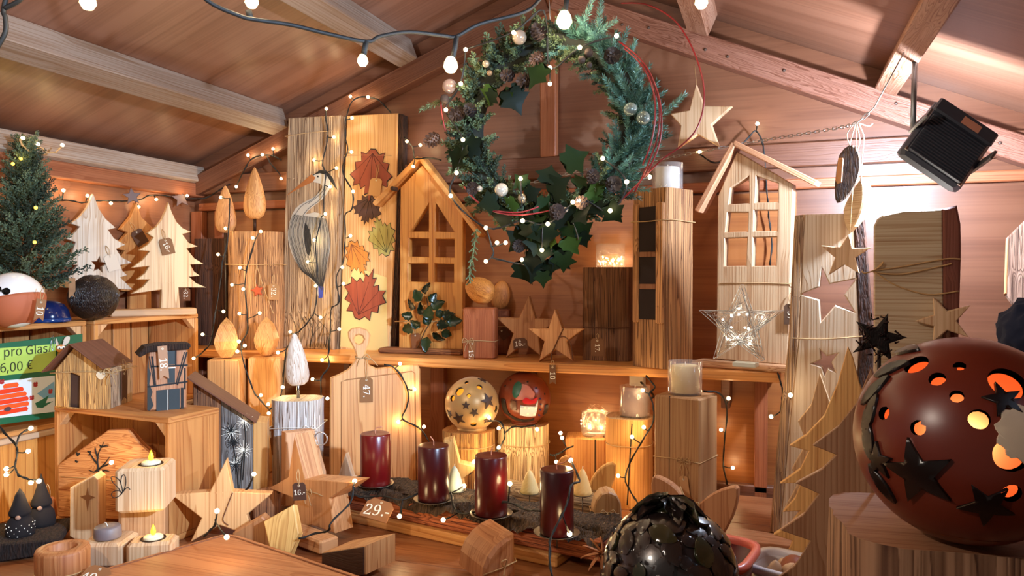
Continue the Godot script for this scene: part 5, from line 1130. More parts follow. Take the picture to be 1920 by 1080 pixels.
func st_wire(t: Node3D, o: PackedVector2Array):
	var g := RandomNumberGenerator.new()
	g.seed = 9
	var st := mb(true)
	for z in [0.0, -0.03]:
		var p := PackedVector3Array()
		for q in o: p.append(Vector3(q.x, q.y, z))
		add_tube(st, p, 0.0011, 5, true)
	for q in o: add_tube(st, PackedVector3Array([Vector3(q.x, q.y, 0), Vector3(q.x, q.y, -0.03)]), 0.001, 4)
	obj("frame", st, flat(Color(0.85, 0.87, 0.88), 0.3, 0.9), t)
	st = mb(true)
	var c := Vector2.ZERO
	for q in o: c += q / o.size()
	for k in 240:
		var i := g.randi() % o.size()
		var j := (i + 1 + g.randi() % 3) % o.size()
		var a: Vector2 = o[i].lerp(o[(i + 1) % o.size()], g.randf())
		var b: Vector2 = o[j].lerp(o[(j + 1) % o.size()], g.randf()).lerp(c, g.randf() * 0.5)
		var m := (a + b) / 2
		if not Geometry2D.is_point_in_polygon(m, o) or not Geometry2D.is_point_in_polygon(a.lerp(b, 0.25), o) or not Geometry2D.is_point_in_polygon(a.lerp(b, 0.75), o): continue
		var z := -0.03 * (k % 2)
		add_tube(st, PackedVector3Array([Vector3(a.x, a.y, z), Vector3(m.x, m.y, z + 0.004 * (g.randf() - 0.3)), Vector3(b.x, b.y, z)]), 0.0006, 3)
	obj("wound_wire", st, flat(Color(0.88, 0.90, 0.92), 0.25, 0.9), t).set_meta("kind", "stuff")
	for k in 14:
		var a: Vector2 = o[(k * 3) % o.size()].lerp(c, 0.15 + 0.6 * g.randf())
		var b := obj("tiny_bulb", ball(0.0028, 8, 6), glow(Color(1.0, 0.96, 0.88), 6.0), t, Vector3(a.x, a.y, 0.002))
		if k % 4 == 0: lamp(b, Vector3.ZERO, Color(1, 0.95, 0.85), 0.0012, 0.003)
func egg(r: float, h: float, squash := 1.0) -> SurfaceTool:
	var p := PackedVector2Array()
	for i in 17:
		var a := -PI / 2 + PI * i / 16
		p.append(Vector2(maxf(0.0, cos(a)) * r * (1.0 - 0.16 * sin(a)), h * 0.5 * (1 + sin(a))))
	return lathe(p, 30, true, squash)
func candle_glass(label: String, at: Vector3, r: float, h: float, cr: float, ch: float, c: Color) -> Node3D:
	var t := thing("candle_glass", label, "candle glass", at, Vector3.ZERO, "candles in glasses")
	obj("cup", lathe(pv([0, 0, r - 0.001, 0, r, 0.003, r, h, r - 0.002, h, r - 0.002, 0.005, 0, 0.004]), 36), glass(0.08), t)
	obj("wax", lathe(pv([0, 0.0, cr, 0.0, cr, ch - 0.002, cr - 0.002, ch, 0.004, ch - 0.001, 0, ch - 0.001]), 32), flat(c, 0.5), t, Vector3(0, 0.0055, 0))
	obj("wick", tube(PackedVector3Array([Vector3(0, ch, 0), Vector3(0.001, ch + 0.014, 0)]), 0.001, 4), M.chalk, t)
	return t

func below_shelf_goods():
	var g := RandomNumberGenerator.new()
	g.seed = 44
	# carved drop on a log, the cool light put into both white tones
	var t := log_thing("white_lit_log", "log with cool light in its white tone, cream top, steel rod and carved drop", "log", Vector3(-1.2718,0.94,0.4182), Vector3(0,20,0), 0.2672, 0.1327 / 2, 0.06, 3.0, 0.04, 31, wood("old", Color(0.92, 0.90, 0.88), "y", 6.0, 0.8, 0.3), pale(Color(0.90, 0.82, 0.66)), "logs on the table", 0.4)
	var h: float = 0.2672
	obj("steel_rod", tube(PackedVector3Array([Vector3(0, h - 0.002, 0), Vector3(0, h + 0.05, 0)]), 0.0045, 10), flat(Color(0.6, 0.6, 0.6), 0.25, 1.0), t)
	obj("carved_drop", lathe(pv([0, 0, 0.018, 0.002, 0.029, 0.012, 0.033, 0.03, 0.031, 0.06, 0.025, 0.09, 0.017, 0.12, 0.006, 0.146, 0, 0.15]), 24, true, 0.55), wood("swirl", Color(0.93, 0.89, 0.84), "y", 9.0, 0.5, 0.1), t, Vector3(0, h + 0.035, 0), Vector3(0, 10, 4))
	tie(t, 0.1327, 0.122, h - 0.075, 0.05, M.chalk)
	t.get_child(t.get_child_count() - 1).position.z = 0.061
	price_tag("brown tag with rounded ends and a heart hole beside the white toned log", Vector3(-1.3149,1.1324,0.47), Vector3(0, 20, 6), 0.03, 0.085, "", "round", Color(0.60, 0.40, 0.22), 0.01, 0.0, 0.03)
	# cutting board
	t = thing("cutting_board", "large pine cutting board with a pierced handle and grooved rim, leaning on the shelf", "cutting board", Vector3(-1.0775,0.942,0.3364), Vector3(-5,32,0))
	obj("board", slab(PackedVector2Array([Vector2(-0.1232,-0.0028),Vector2(-0.1197,0.3226),Vector2(-0.0974,0.331),Vector2(-0.0705,0.3455),Vector2(-0.0524,0.3665),Vector2(-0.0463,0.3817),Vector2(-0.0523,0.4018),Vector2(-0.0687,0.4343),Vector2(-0.0701,0.4528),Vector2(-0.0596,0.4634),Vector2(-0.0369,0.4662),Vector2(-0.0142,0.4581),Vector2(-0.0051,0.4425),Vector2(-0.0098,0.4163),Vector2(-0.019,0.3933),Vector2(-0.0207,0.3749),Vector2(-0.0101,0.3562),Vector2(0.0096,0.3465),Vector2(0.1096,0.3531),Vector2(0.1314,0.3526),Vector2(0.1376,0.3399),Vector2(0.1402,-0.004)]), 0.022, 0.004, [PackedVector2Array([Vector2(-0.0522,0.431),Vector2(-0.0476,0.4401),Vector2(-0.0385,0.443),Vector2(-0.0294,0.4398),Vector2(-0.0249,0.4305),Vector2(-0.0295,0.4213),Vector2(-0.0386,0.4168),Vector2(-0.0477,0.4216)])]), wood("pine", Color(0.87, 0.64, 0.40), "y", 4.0, 0.5), t)
	var st := mb(true)
	add_tube(st, PackedVector3Array([Vector3(-0.0893,0.0085,0),Vector3(-0.0885,0.3095,0),Vector3(-0.0736,0.3151,0),Vector3(0.1126,0.3344,0),Vector3(0.1218,0.3279,0),Vector3(0.1234,0.0107,0)]), 0.0018, 5)
	obj("rim_groove", st, flat(Color(0.62, 0.42, 0.24), 0.7), t)
	obj("twine", tube(PackedVector3Array([Vector3(-0.0494,0.3787,0.002),Vector3(-0.0343,0.3753,0.003),Vector3(-0.0177,0.378,0.002),Vector3(-0.017,0.3806,-0.024),Vector3(-0.0491,0.3813,-0.024)]), 0.0016, 5, true), M.twine, t)
	st = mb(true)
	for q in [PackedVector3Array([Vector3(-0.0343,0.3769,0.004),Vector3(-0.0405,0.3633,0.006),Vector3(-0.0435,0.3526,0.004)]), PackedVector3Array([Vector3(-0.0222,0.3781,0.004),Vector3(-0.0027,0.3716,0.007),Vector3(0.014,0.3526,0.004)]), PackedVector3Array([Vector3(-0.0283,0.3767,0.004),Vector3(-0.0162,0.3872,0.007),Vector3(-0.0057,0.3716,0.006),Vector3(-0.0223,0.375,0.004)])]: add_tube(st, smooth_line(q), 0.0013, 5)
	obj("twine_bow", st, M.twine, t)
	price_tag("brown price tag reading 47 hung from the neck of the cutting board", Vector3(-1.1049,1.261,0.3265), Vector3(-5, 32, 0), 0.036, 0.07, "47.", "rect", Color(0.55, 0.37, 0.21), 0.019, -90.0, 0.06)
	# two pierced balls on logs
	t = log_thing("split_log", "warm lit barrel shaped log tied with twine, under the gold ball", "log", Vector3(-0.8154,0.94,0.2553), Vector3(0,10,0), 0.1783, 0.1424 / 2, 0.065, 2.6, 0.04, 41, wood("old", Color(0.82, 0.62, 0.36), "y", 6.0, 0.8, 0.3), pale(Color(0.68, 0.48, 0.28)), "logs on the table", 0.4)
	obj("twine", loop_round(0.1424 / 2 * 1.03, 0.068, 2.6, 0.1367), M.twine, t)
	t = thing("pierced_ball", "gold brown ceramic ball with round holes and star openings, lit from inside", "ceramic ball", t.position + Vector3(0.01, 0.1783, 0.0), Vector3.ZERO, "pierced ceramic balls")
	var gr: float = 0.0764
	var gold := flat(Color(0.74, 0.58, 0.36), 0.35, 0.25)
	gold.rim_enabled = true
	var gold_holes := [[0.8078,0.8117,0.0085], [0.2597,0.4697,0.006], [-0.4576,0.3214,0.009], [0.4662,-0.6611,0.009], [-0.0133,1.0426,0.006], [1.4812,-0.1282,0.01], [1.679,-0.8055,0.006], [-0.1996,0.6186,0.013]]
	obj("shell", hollow_ball(gr, gr - 0.006, gold_holes), gold, t, Vector3(0, gr - 0.004, 0))
	obj("foot_ring", lathe(pv([0.03, 0, 0.042, 0, 0.042, 0.006, 0.036, 0.01]), 30), gold, t)
	var dk := flat(Color(0.24, 0.15, 0.10), 0.5)
	for q in [[Vector3(-0.1355,-0.3901,0.9108), 0.021, 0.3], [Vector3(0.1714,0.1141,0.9786), 0.013, 0.0], [Vector3(0.4491,-0.1411,0.8823), 0.014, 0.5], [Vector3(0.8293,0.2323,0.5082), 0.024, 0.2], [Vector3(0.7599,-0.4784,0.4401), 0.011, 0.1], [Vector3(0.4314,0.9012,0.0405), 0.014, 0.4], [Vector3(-0.5557,-0.2602,0.7896), 0.012, 0.6]]: obj("star_relief", on_ball(star_outline(q[1], 0.42), gr, 0.0025, q[0], q[2]), dk, t, Vector3(0, gr - 0.004, 0))
	lamp(obj("inner_bulb", ball(0.006, 10, 6), glow(Color(1.0, 0.85, 0.4), 5.0), t, Vector3(0, gr, 0)), Vector3.ZERO, Color(1.0, 0.8, 0.4), 0.012, 0.006)
	t = log_thing("split_log", "pale birch like log tied with twine, under the painted village ball", "log", Vector3(-0.679,0.94,0.1694), Vector3(0,5,0), 0.1889, 0.144 / 2, 0.065, 2.6, 0.03, 43, wood("old", Color(0.94, 0.82, 0.64), "y", 6.0, 0.8, 0.3), pale(Color(0.78, 0.62, 0.42)), "logs on the table", 0.4)
	obj("twine", loop_round(0.144 / 2 * 1.03, 0.067, 2.6, 0.1345), M.twine, t)
	t = thing("pierced_ball", "reddish brown ceramic ball with a painted village of house, tree and track", "ceramic ball", t.position + Vector3(0.002, 0.1889, 0.0), Vector3.ZERO, "pierced ceramic balls")
	var rr: float = 0.0758
	var clay := flat(Color(0.46, 0.20, 0.12), 0.3)
	var up := Vector3(0, rr - 0.003, 0)
	obj("ball", ball(rr, 40, 24), clay, t, up)
	obj("foot_ring", lathe(pv([0.025, 0, 0.038, 0, 0.038, 0.006, 0.03, 0.01]), 30), clay, t)
	for q in [["painted_hill", PackedVector2Array([Vector2(-0.028, -0.018), Vector2(0.024, -0.018), Vector2(0.030, 0.0), Vector2(0.012, 0.022), Vector2(-0.008, 0.03), Vector2(-0.024, 0.02)]), Vector3(0.3183,0.3146,0.8943), Color(0.76, 0.46, 0.40), 0.0015, 0.0], ["painted_tree", smooth_loop(PackedVector2Array([Vector2(-0.004, -0.024), Vector2(0.005, -0.024), Vector2(0.011, -0.01), Vector2(0.012, 0.012), Vector2(0.004, 0.022), Vector2(-0.006, 0.02), Vector2(-0.011, 0.004), Vector2(-0.01, -0.012)]), 2), Vector3(0.0057,0.4553,0.8903), Color(0.10, 0.34, 0.24), 0.004, -0.1], ["painted_house", PackedVector2Array([Vector2(-0.026, -0.02), Vector2(0.02, -0.024), Vector2(0.024, 0.004), Vector2(0.026, 0.026), Vector2(0.017, 0.008), Vector2(-0.026, 0.012)]), Vector3(0.4661,-0.2756,0.8407), Color(0.76, 0.79, 0.82), 0.003, 0.0], ["painted_roof", smooth_loop(PackedVector2Array([Vector2(-0.022, 0.002), Vector2(-0.018, -0.006), Vector2(0.0, -0.009), Vector2(0.016, -0.004), Vector2(0.02, 0.01), Vector2(0.004, 0.002), Vector2(-0.012, 0.01)]), 2), Vector3(0.5126,0.0444,0.8575), Color(0.72, 0.08, 0.12), 0.005, 0.0], ["painted_chimney", PackedVector2Array([Vector2(-0.007, -0.018), Vector2(0.007, -0.016), Vector2(0.007, 0.012), Vector2(-0.007, 0.012)]), Vector3(0.9197,-0.3114,0.2394), Color(0.20, 0.16, 0.15), 0.004, 0.2], ["painted_wall", PackedVector2Array([Vector2(-0.01, -0.022), Vector2(0.012, -0.03), Vector2(0.01, 0.018), Vector2(-0.008, 0.022)]), Vector3(-0.5185,-0.1971,0.832), Color(0.14, 0.12, 0.11), 0.003, 0.1], ["painted_track", PackedVector2Array([Vector2(-0.05, 0.018), Vector2(0.0, -0.002), Vector2(0.036, -0.004), Vector2(0.034, -0.012), Vector2(0.0, -0.012), Vector2(-0.05, 0.002)]), Vector3(0.1579,-0.6712,0.7243), Color(0.17, 0.14, 0.12), 0.003, 0.0], ["painted_cottage", PackedVector2Array([Vector2(-0.01, -0.014), Vector2(0.009, -0.014), Vector2(0.008, 0.012), Vector2(-0.009, 0.014)]), Vector3(-0.0852,-0.126,0.9884), Color(0.34, 0.20, 0.12), 0.003, 0.0]]:
		obj(q[0], on_ball(q[1], rr, q[4], q[2], q[5]), flat(q[3], 0.35), t, up)
	for q in [Vector3(0.3286,-0.1909,0.925), Vector3(0.4535,-0.2132,0.8654), Vector3(0.6719,-0.2066,0.7112), Vector3(0.3959,-0.4222,0.8155), Vector3(0.5981,-0.4347,0.6733)]: obj("painted_window", on_ball(PackedVector2Array([Vector2(-0.0028, -0.003), Vector2(0.0028, -0.003), Vector2(0.0028, 0.003), Vector2(-0.0028, 0.003)]), rr, 0.0042, q), flat(Color(0.93, 0.92, 0.88), 0.4), t, up)
	for q in [Vector3(0.7996,0.0972,0.5926), Vector3(0.8139,-0.103,0.5718), Vector3(0.7834,-0.3081,0.5397), Vector3(0.717,-0.5247,0.4589)]: obj("painted_dot", on_ball(oval(0.0022, 0.0022, 8), rr, 0.0042, q), flat(Color(0.08, 0.12, 0.35), 0.4), t, up)
	for q in [Vector3(-0.3638,0.7485,0.5545), Vector3(0.3316,0.7105,0.6206), Vector3(0.6521,0.4835,0.584), Vector3(0.9084,0.2426,0.3407), Vector3(-0.5351,0.5156,0.6692)]: obj("little_hole", on_ball(oval(0.003, 0.003, 10), rr, 0.0008, q), M.ink, t, up)
	# split block with the glass of wire and lights
	t = thing("split_block", "oak block with a dark crack carrying a wire wound glass", "wooden block", Vector3(-0.4967,0.94,0.1635), Vector3(0,12,0), "tall blocks in front of the shelf")
	var bh: float = 0.1557
	obj("block", block(0.114, bh, 0.09, 0.004), wood("fine", Color(0.80, 0.58, 0.34), "y", 6.0), t)
	obj("crack", box(Vector3(0.025, 0.0, -0.02), Vector3(0.028, bh - 0.002, 0.0005), 0.0), M.ink, t)
	var jt := t.position + Vector3(0.018, bh, -0.045)
	t = thing("light_glass", "round glass bound with silver wire and tiny lights on the oak block", "glass", jt)
	obj("cup", lathe(pv([0, 0, 0.036, 0, 0.039, 0.004, 0.04, 0.045, 0.037, 0.07, 0.0355, 0.07, 0.038, 0.045, 0.0375, 0.006, 0, 0.004]), 32), glass(0.08), t)
	st = mb(true)
	for k in 26:
		var p := PackedVector3Array()
		var a0 := g.randf() * TAU
		for i in 5: p.append(Vector3(cos(a0 + i * 0.5) * 0.0415, clampf(0.01 + 0.06 * g.randf(), 0.005, 0.09), sin(a0 + i * 0.5) * 0.0415))
		add_tube(st, smooth_line(p, 4), 0.0005, 3)
	for k in 5:
		var a0 := k * 1.3
		add_tube(st, smooth_line(PackedVector3Array([Vector3(cos(a0) * 0.036, 0.066, sin(a0) * 0.036), Vector3(cos(a0 + 0.7) * 0.02, 0.088, sin(a0 + 0.7) * 0.02), Vector3(cos(a0 + 2.2) * 0.03, 0.07, sin(a0 + 2.2) * 0.03)])), 0.0005, 3)
	obj("wound_wire", st, flat(Color(0.9, 0.85, 0.8), 0.25, 0.9), t).set_meta("kind", "stuff")
	for k in 12:
		var a := k * 0.9
		var b := obj("tiny_bulb", ball(0.0022, 8, 5), glow(Color(1.0, 0.88, 0.72), 6.0), t, Vector3(cos(a) * 0.042, 0.01 + 0.055 * g.randf(), sin(a) * 0.042))
		if k % 4 == 1: lamp(b, Vector3.ZERO, Color(1, 0.82, 0.55), 0.004, 0.003)
	# log with the pink candle
	t = log_thing("split_log", "tall honey coloured log with a long crack, under the pink candle glass", "log", Vector3(-0.3652,0.94,0.2037), Vector3(0,5,0), 0.2351, 0.1204 / 2, 0.06, 3.4, 0.03, 51, wood("fine", Color(0.86, 0.63, 0.35), "y", 5.0, 0.7, 0.2), pale(Color(0.86, 0.74, 0.56)), "logs on the table", 0.3)
	obj("crack", tube(PackedVector3Array([Vector3(0.0, 0.01, 0.06), Vector3(0.006, 0.12, 0.0612), Vector3(0.012, 0.225, 0.0605)]), PackedFloat32Array([0.0022, 0.0018, 0.0014]), 4), M.ink, t)
	obj("twine", loop_round(0.1204 / 2 * 1.03, 0.0625, 3.4, 0.1643), M.twine, t)
	candle_glass("clear glass with a dusky pink candle on the honey coloured log", t.position + Vector3(0.015, 0.2351, 0.005), 0.041, 0.083, 0.034, 0.07, Color(0.62, 0.45, 0.42))
	# big squared pillar with the cream candle
	t = thing("timber_post", "tall squared oak pillar tied with twine, under the cream candle glass", "timber", Vector3(-0.2166,0.94,0.3962), Vector3(0,-18,0))
	var pw: float = 0.119
	var hh: float = 0.3237
	obj("pillar", block(pw, hh, 0.105, 0.004), wood("fine", Color(0.68, 0.51, 0.34), "y", 4.5, 0.6), t)
	obj("crack", box(Vector3(-0.02, 0.0, -0.004), Vector3(-0.018, hh, 0.0006), 0.0), flat(Color(0.25, 0.14, 0.08), 0.8), t)
	tie(t, pw, 0.105, 0.1723, 0.02)
	var pt := t.position + Vector3(0.014, hh, -0.048)
	candle_glass("clear glass with a cream candle on the squared pillar", pt, 0.041, 0.082, 0.033, 0.066, Color(0.90, 0.80, 0.58))
	price_tag("curled beige paper tag tied on the squared pillar", Vector3(-0.1994,1.0771,0.4081), Vector3(0, -18, 8), 0.022, 0.05, "", "rect", Color(0.74, 0.56, 0.38), 0.01, 0.0, 0.045)
	t = thing("wire_coil", "small coil of silver wire leaning on the white toned log", "wire coil", Vector3(-1.1283,1.1232,0.52), Vector3(0,20,0))
	st = mb(true)
	for i in 5: 
		var ring := PackedVector3Array()
		for kk in 20: ring.append(Vector3(cos(TAU * kk / 20) * (0.015 + 0.001 * i), sin(TAU * kk / 20) * 0.017, 0.0015 * i + 0.002 * sin(kk + i)))
		add_tube(st, ring, 0.0008, 4, true)
	add_tube(st, PackedVector3Array([Vector3(0, 0.016, 0), Vector3(-0.02, 0.016, -0.012)]), 0.0008, 4)
	obj("coil", st, flat(Color(0.85, 0.85, 0.86), 0.25, 0.9), t)
	t = thing("plug_socket", "small white plug socket fixed under the shelf near the cream candle", "socket", Vector3(-0.3758,1.2473,0.012))
	obj("socket_box", box(Vector3(-0.022, -0.016, -0.012), Vector3(0.022, 0.016, 0.022), 0.003), flat(Color(0.88, 0.86, 0.82), 0.4), t)
	obj("plug_cord", tube(smooth_line(PackedVector3Array([Vector3(0.012, -0.004, 0.02), Vector3(0.03, -0.012, 0.05), Vector3(0.06, -0.03, 0.09), Vector3(0.07, -0.02, 0.2)])), 0.003, 6), M.wire_black, t)

func front_goods():
	var g := RandomNumberGenerator.new()
	g.seed = 55
	# bark slab carrying four candles
	var a: Vector3 = Vector3(-1.0397,0.965,0.5923)
	var b: Vector3 = Vector3(-0.3247,0.965,0.732)
	var dirx := (b - a).normalized()
	var L := (b - a).length()
	var turn := Vector3(0, rad_to_deg(atan2(-dirx.z, dirx.x)), 0)
	var t := thing("bark_board", "pale board lying under the bark slab with the candles", "board", a + Vector3(0, -0.025, 0), turn)
	obj("board", box(Vector3(-0.01, 0, -0.15), Vector3(L * 0.86, 0.026, 0.0), 0.003), wood("pine", Color(0.82, 0.60, 0.36), "x", 4.0), t)
	t = thing("bark_slab", "long half log with crusty bark, lying on a board and carrying four red candles", "half log", a + Vector3(0, 0.0015, 0), turn)
	obj("sawn_wood", box(Vector3(0, 0, -0.15), Vector3(L, 0.046, -0.012), 0.004), wood("old", Color(0.74, 0.42, 0.25), "x", 4.0, 0.8, 0.3), t)
	var st := mb(true)
	var nz := noise(4, 1.0, 4)
	var grid := []
	for i in 61:
		var row := []
		for k in 25:
			var u := k / 24.0
			var x := L * (i / 60.0)
			var prof := Vector2(lerpf(0.004, -0.158, u), 0.030 + 0.038 * pow(sin(PI * clampf(u * 0.95 + 0.03, 0, 1)), 0.35))
			var d := nz.get_noise_3d(x * 11, u * 3, 1.0) * 0.02 + nz.get_noise_3d(x * 40, u * 9, 5.0) * 0.014
			if k == 0 or k == 24: prof.y -= 0.012 * (0.6 + nz.get_noise_2d(x * 20, 3.0 + k))
			row.append(Vector3(x + d * 0.3, minf(prof.y + d, 0.0635), prof.x + d * (1.0 if u < 0.3 else 0.0)))
		grid.append(row)
	for i in 60:
		for k in 24: quad(st, grid[i][k], grid[i + 1][k], grid[i + 1][k + 1], grid[i][k + 1])
	for i in [0, 60]:
		for k in 23:
			if i == 0: tri(st, grid[0][0], grid[0][k + 1], grid[0][k + 2])
			else: tri(st, grid[60][0], grid[60][k + 2], grid[60][k + 1])
	obj("bark", st, bark(Color(0.50, 0.40, 0.31), 9.0, 1.2), t)
	var k := 0
	for q in [[Vector3(-0.9403,1.03,0.5631), 0.0755, 0.128, "dark red pillar candle farthest from the squared block, glossy with a bent wick", Color(0.40, 0.03, 0.05)], [Vector3(-0.7465,1.03,0.6323), 0.073, 0.128, "dark wine red pillar candle second along the bark slab, before the cutting board edge", Color(0.26, 0.025, 0.04)], [Vector3(-0.5816,1.03,0.686), 0.072, 0.13, "dark red pillar candle third along the bark slab, under the gold ball", Color(0.33, 0.03, 0.045)], [Vector3(-0.4121,1.03,0.7558), 0.069, 0.131, "dark wine red pillar candle nearest the viewer, with a light cable across it", Color(0.24, 0.025, 0.045)]]:
		var p := thing("candle_plate", ["round grey metal plate under the farthest red candle", "round dark metal plate under the second red candle", "round dark metal plate under the third red candle", "round grey metal plate under the nearest red candle"][k], "candle plate", q[0], Vector3.ZERO, "metal candle plates")
		obj("dish", lathe(pv([0, -0.001, 0.036, -0.001, 0.046, 0.003, 0.0475, 0.0035, 0.0465, 0.0045, 0.036, 0.0008, 0, 0.0008]), 36), M.steel, p)
		obj("spike", tube(PackedVector3Array([Vector3(0, -0.03, 0), Vector3(0, -0.0005, 0)]), 0.002, 6), M.steel, p)
		var r: float = q[1] / 2
		var h: float = q[2]
		t = thing("pillar_candle", q[3], "candle", q[0] + Vector3(0, 0.001, 0), Vector3.ZERO, "red pillar candles")
		var wax := flat(q[4], 0.28)
		wax.subsurf_scatter_enabled = true; wax.subsurf_scatter_strength = 0.08
		wax.clearcoat_enabled = true; wax.clearcoat = 0.4; wax.clearcoat_roughness = 0.25
		obj("wax", lathe(pv([0, 0, r - 0.002, 0, r, 0.003, r, h - 0.003, r - 0.0015, h - 0.0006, r - 0.004, h, r * 0.5, h - 0.001, 0, h - 0.0015]), 44), wax, t)
		obj("wick", tube(smooth_line(PackedVector3Array([Vector3(0, h - 0.002, 0), Vector3(0.0, h + 0.009, 0), Vector3([0.004, -0.004, 0.002, 0.016][k], h + 0.014, 0), Vector3([0.019, -0.008, 0.004, 0.03][k], h + [0.017, 0.019, 0.014, 0.028][k], 0)]), 3), 0.0013, 5), flat(Color(0.82, 0.55, 0.42), 0.8), t)
		k += 1
	price_tag("brown price tag reading 29 lying on the bark slab between the candles", Vector3(-0.8415,1.039,0.7016), Vector3(-48, 10, -14), 0.07, 0.05, "29.-", "rect", Color(0.58, 0.38, 0.22), 0.026, 8.0, 0.0)
	# weathered log behind with cone candles
	t = thing("grey_half_log", "weathered half log lying behind the bark slab, under the cone candles", "half log", Vector3(-0.7127,0.94,0.4255), Vector3(0, -6, 0))
	t.position.z -= 0.06
	obj("trunk", rough_log(0.33, 0.036, 0.05, 3.0, 0.04, 61, 0.3), wood("old", Color(0.66, 0.55, 0.40), "y", 6.0, 0.85, 0.3), t, Vector3(0.33, 0.037, 0), Vector3(0, 0, 90))
	obj("sawn_end", log_top(0.0, 0.036, 0.05, 3.0, 0.04, 61, 0.3), pale(), t, Vector3(0.3301, 0.037, 0), Vector3(0, 0, -90))
	k = 0
	for q in [[Vector3(-0.552,1.03,0.5046), "cream cone candle on a spiked plate, between the third and fourth red candle", Color(0.93, 0.84, 0.60), 0.055], [Vector3(-0.4286,1.03,0.4751), "cream cone candle on a spiked plate, behind the nearest red candle", Color(0.88, 0.72, 0.46), 0.062], [Vector3(-0.7305,1.03,0.5485), "pale bluish cone candle showing beside the second red candle", Color(0.82, 0.88, 0.84), 0.06]]:
		t = thing("cone_candle", q[1], "candle", q[0], Vector3.ZERO, "cone candles")
		obj("plate", lathe(pv([0, -0.001, 0.026, 0, 0.028, 0.002, 0.026, 0.0015, 0, 0.0008]), 24), M.steel, t)
		obj("spike", tube(PackedVector3Array([Vector3(0, -0.089, 0), Vector3(0, 0, 0)]), 0.0016, 6), M.steel, t)
		var cone := mb(true)
		var nn := 30
		for i in 14:
			for j in nn:
				var P2 := func(ii: int, jj: int) -> Vector3:
					var u := ii / 14.0
					var rad := 0.0235 * pow(1.0 - u, 0.6) * (1.0 + 0.05 * cos(jj * TAU / nn * 10 + ii * PI)) if ii > 0 else 0.021
					return Vector3(cos(TAU * jj / nn) * rad, q[3] * u + 0.001, -sin(TAU * jj / nn) * rad)
				quad(cone, P2.call(i, j), P2.call(i, (j + 1) % nn), P2.call(i + 1, (j + 1) % nn), P2.call(i + 1, j))
		var m := flat(q[2], 0.5)
		m.subsurf_scatter_enabled = true; m.subsurf_scatter_strength = 0.1
		obj("wax", cone, m, t)
		obj("wick", tube(PackedVector3Array([Vector3(0, q[3], 0), Vector3(0.001, q[3] + 0.006, 0)]), 0.0008, 4), M.chalk, t)
	# more cut wood between the candles and the logs
	t = thing("wooden_star", "pale wooden star standing behind the second red candle, tip up", "wooden star", Vector3(-0.7959,0.94,0.4077), Vector3(0,20,0), "wooden stars")
	obj("star_board", slab(PackedVector2Array([Vector2(-0.0252,0.1786),Vector2(0.0002,0.1842),Vector2(0.0171,0.119),Vector2(0.0678,0.1076),Vector2(0.0255,0.0765),Vector2(0.0339,0.024),Vector2(0.0001,0.0525),Vector2(-0.031,0.0242),Vector2(-0.0225,0.0738),Vector2(-0.0394,0.1078)]), 0.04, 0.002), pale(Color(0.90, 0.74, 0.48)), t)
	t = thing("wooden_star", "small pale wooden star leaning by the cutting board, lit bluish white", "wooden star", Vector3(-1.0858,0.94,0.4903), Vector3(-6,15,0), "wooden stars")
	obj("star_board", slab(PackedVector2Array([Vector2(0.0077,0.1377),Vector2(0.0269,0.0775),Vector2(0.0505,0.0682),Vector2(0.0307,0.0468),Vector2(0.0349,0.0008),Vector2(0.0065,0.0253),Vector2(-0.035,-0.0008),Vector2(-0.0188,0.0443),Vector2(-0.0431,0.0719),Vector2(-0.011,0.0767)]), 0.03, 0.002), pale(Color(0.88, 0.84, 0.80)), t)
	t = thing("wooden_wing", "rounded pale wing of wood with a bright cut edge, before the honey coloured log", "wooden wing", Vector3(-0.4102,0.94,0.3463), Vector3(0,15,0), "wooden wings")
	obj("wing", slab(smooth_loop(PackedVector2Array([Vector2(-0.038,0.0018),Vector2(-0.0326,0.0718),Vector2(-0.0137,0.1118),Vector2(0.016,0.1343),Vector2(0.0362,0.1319),Vector2(0.0323,0.0937),Vector2(0.0188,0.0524),Vector2(0.0162,0.0031)]), 2), 0.02, 0.003), pale(Color(0.86, 0.68, 0.42)), t)
	t = thing("wooden_wing", "rounded pale wing of wood behind the nearest red candle, before the oak block", "wooden wing", Vector3(-0.5152,0.94,0.3232), Vector3(0,0,0), "wooden wings")
	obj("wing", slab(smooth_loop(PackedVector2Array([Vector2(-0.0292,-0.003),Vector2(-0.0292,0.0677),Vector2(-0.0205,0.1208),Vector2(-0.0001,0.1393),Vector2(0.023,0.1272),Vector2(0.0374,0.0878),Vector2(0.0375,0.0039)]), 2), 0.02, 0.003), pale(Color(0.86, 0.62, 0.36)), t)
	t = thing("loaf_block", "small pale block with a rounded top tied with cord, by the nearest red candle", "wooden block", Vector3(-0.3507,0.94,0.5763), Vector3(0,20,0))
	obj("block", slab(PackedVector2Array([Vector2(-0.0298,0.0025),Vector2(-0.0264,0.0923),Vector2(-0.0205,0.1126),Vector2(-0.0086,0.1269),Vector2(0.0081,0.1316),Vector2(0.0248,0.1244),Vector2(0.0344,0.1076),Vector2(0.0368,0.0861),Vector2(0.037,-0.0001)]), 0.05, 0.003), pale(Color(0.72, 0.56, 0.40)), t)
	tie(t, 0.058, 0.05, 0.0826, 0.005)
	t = thing("angel_wings", "pair of pale wooden wings joined by a twine bow, before the squared pillar", "wooden wing", Vector3(-0.1741,0.9405,0.4806), Vector3(0,-12,0), "wooden wings")
	obj("wing", slab(smooth_loop(PackedVector2Array([Vector2(-0.0087,0),Vector2(-0.0064,0.0648),Vector2(-0.0216,0.1089),Vector2(-0.047,0.1321),Vector2(-0.0753,0.143),Vector2(-0.0936,0.1404),Vector2(-0.0947,0.0976),Vector2(-0.0854,0.0427),Vector2(-0.0568,0)]), 2), 0.022, 0.003), pale(Color(0.66, 0.46, 0.31)), t)
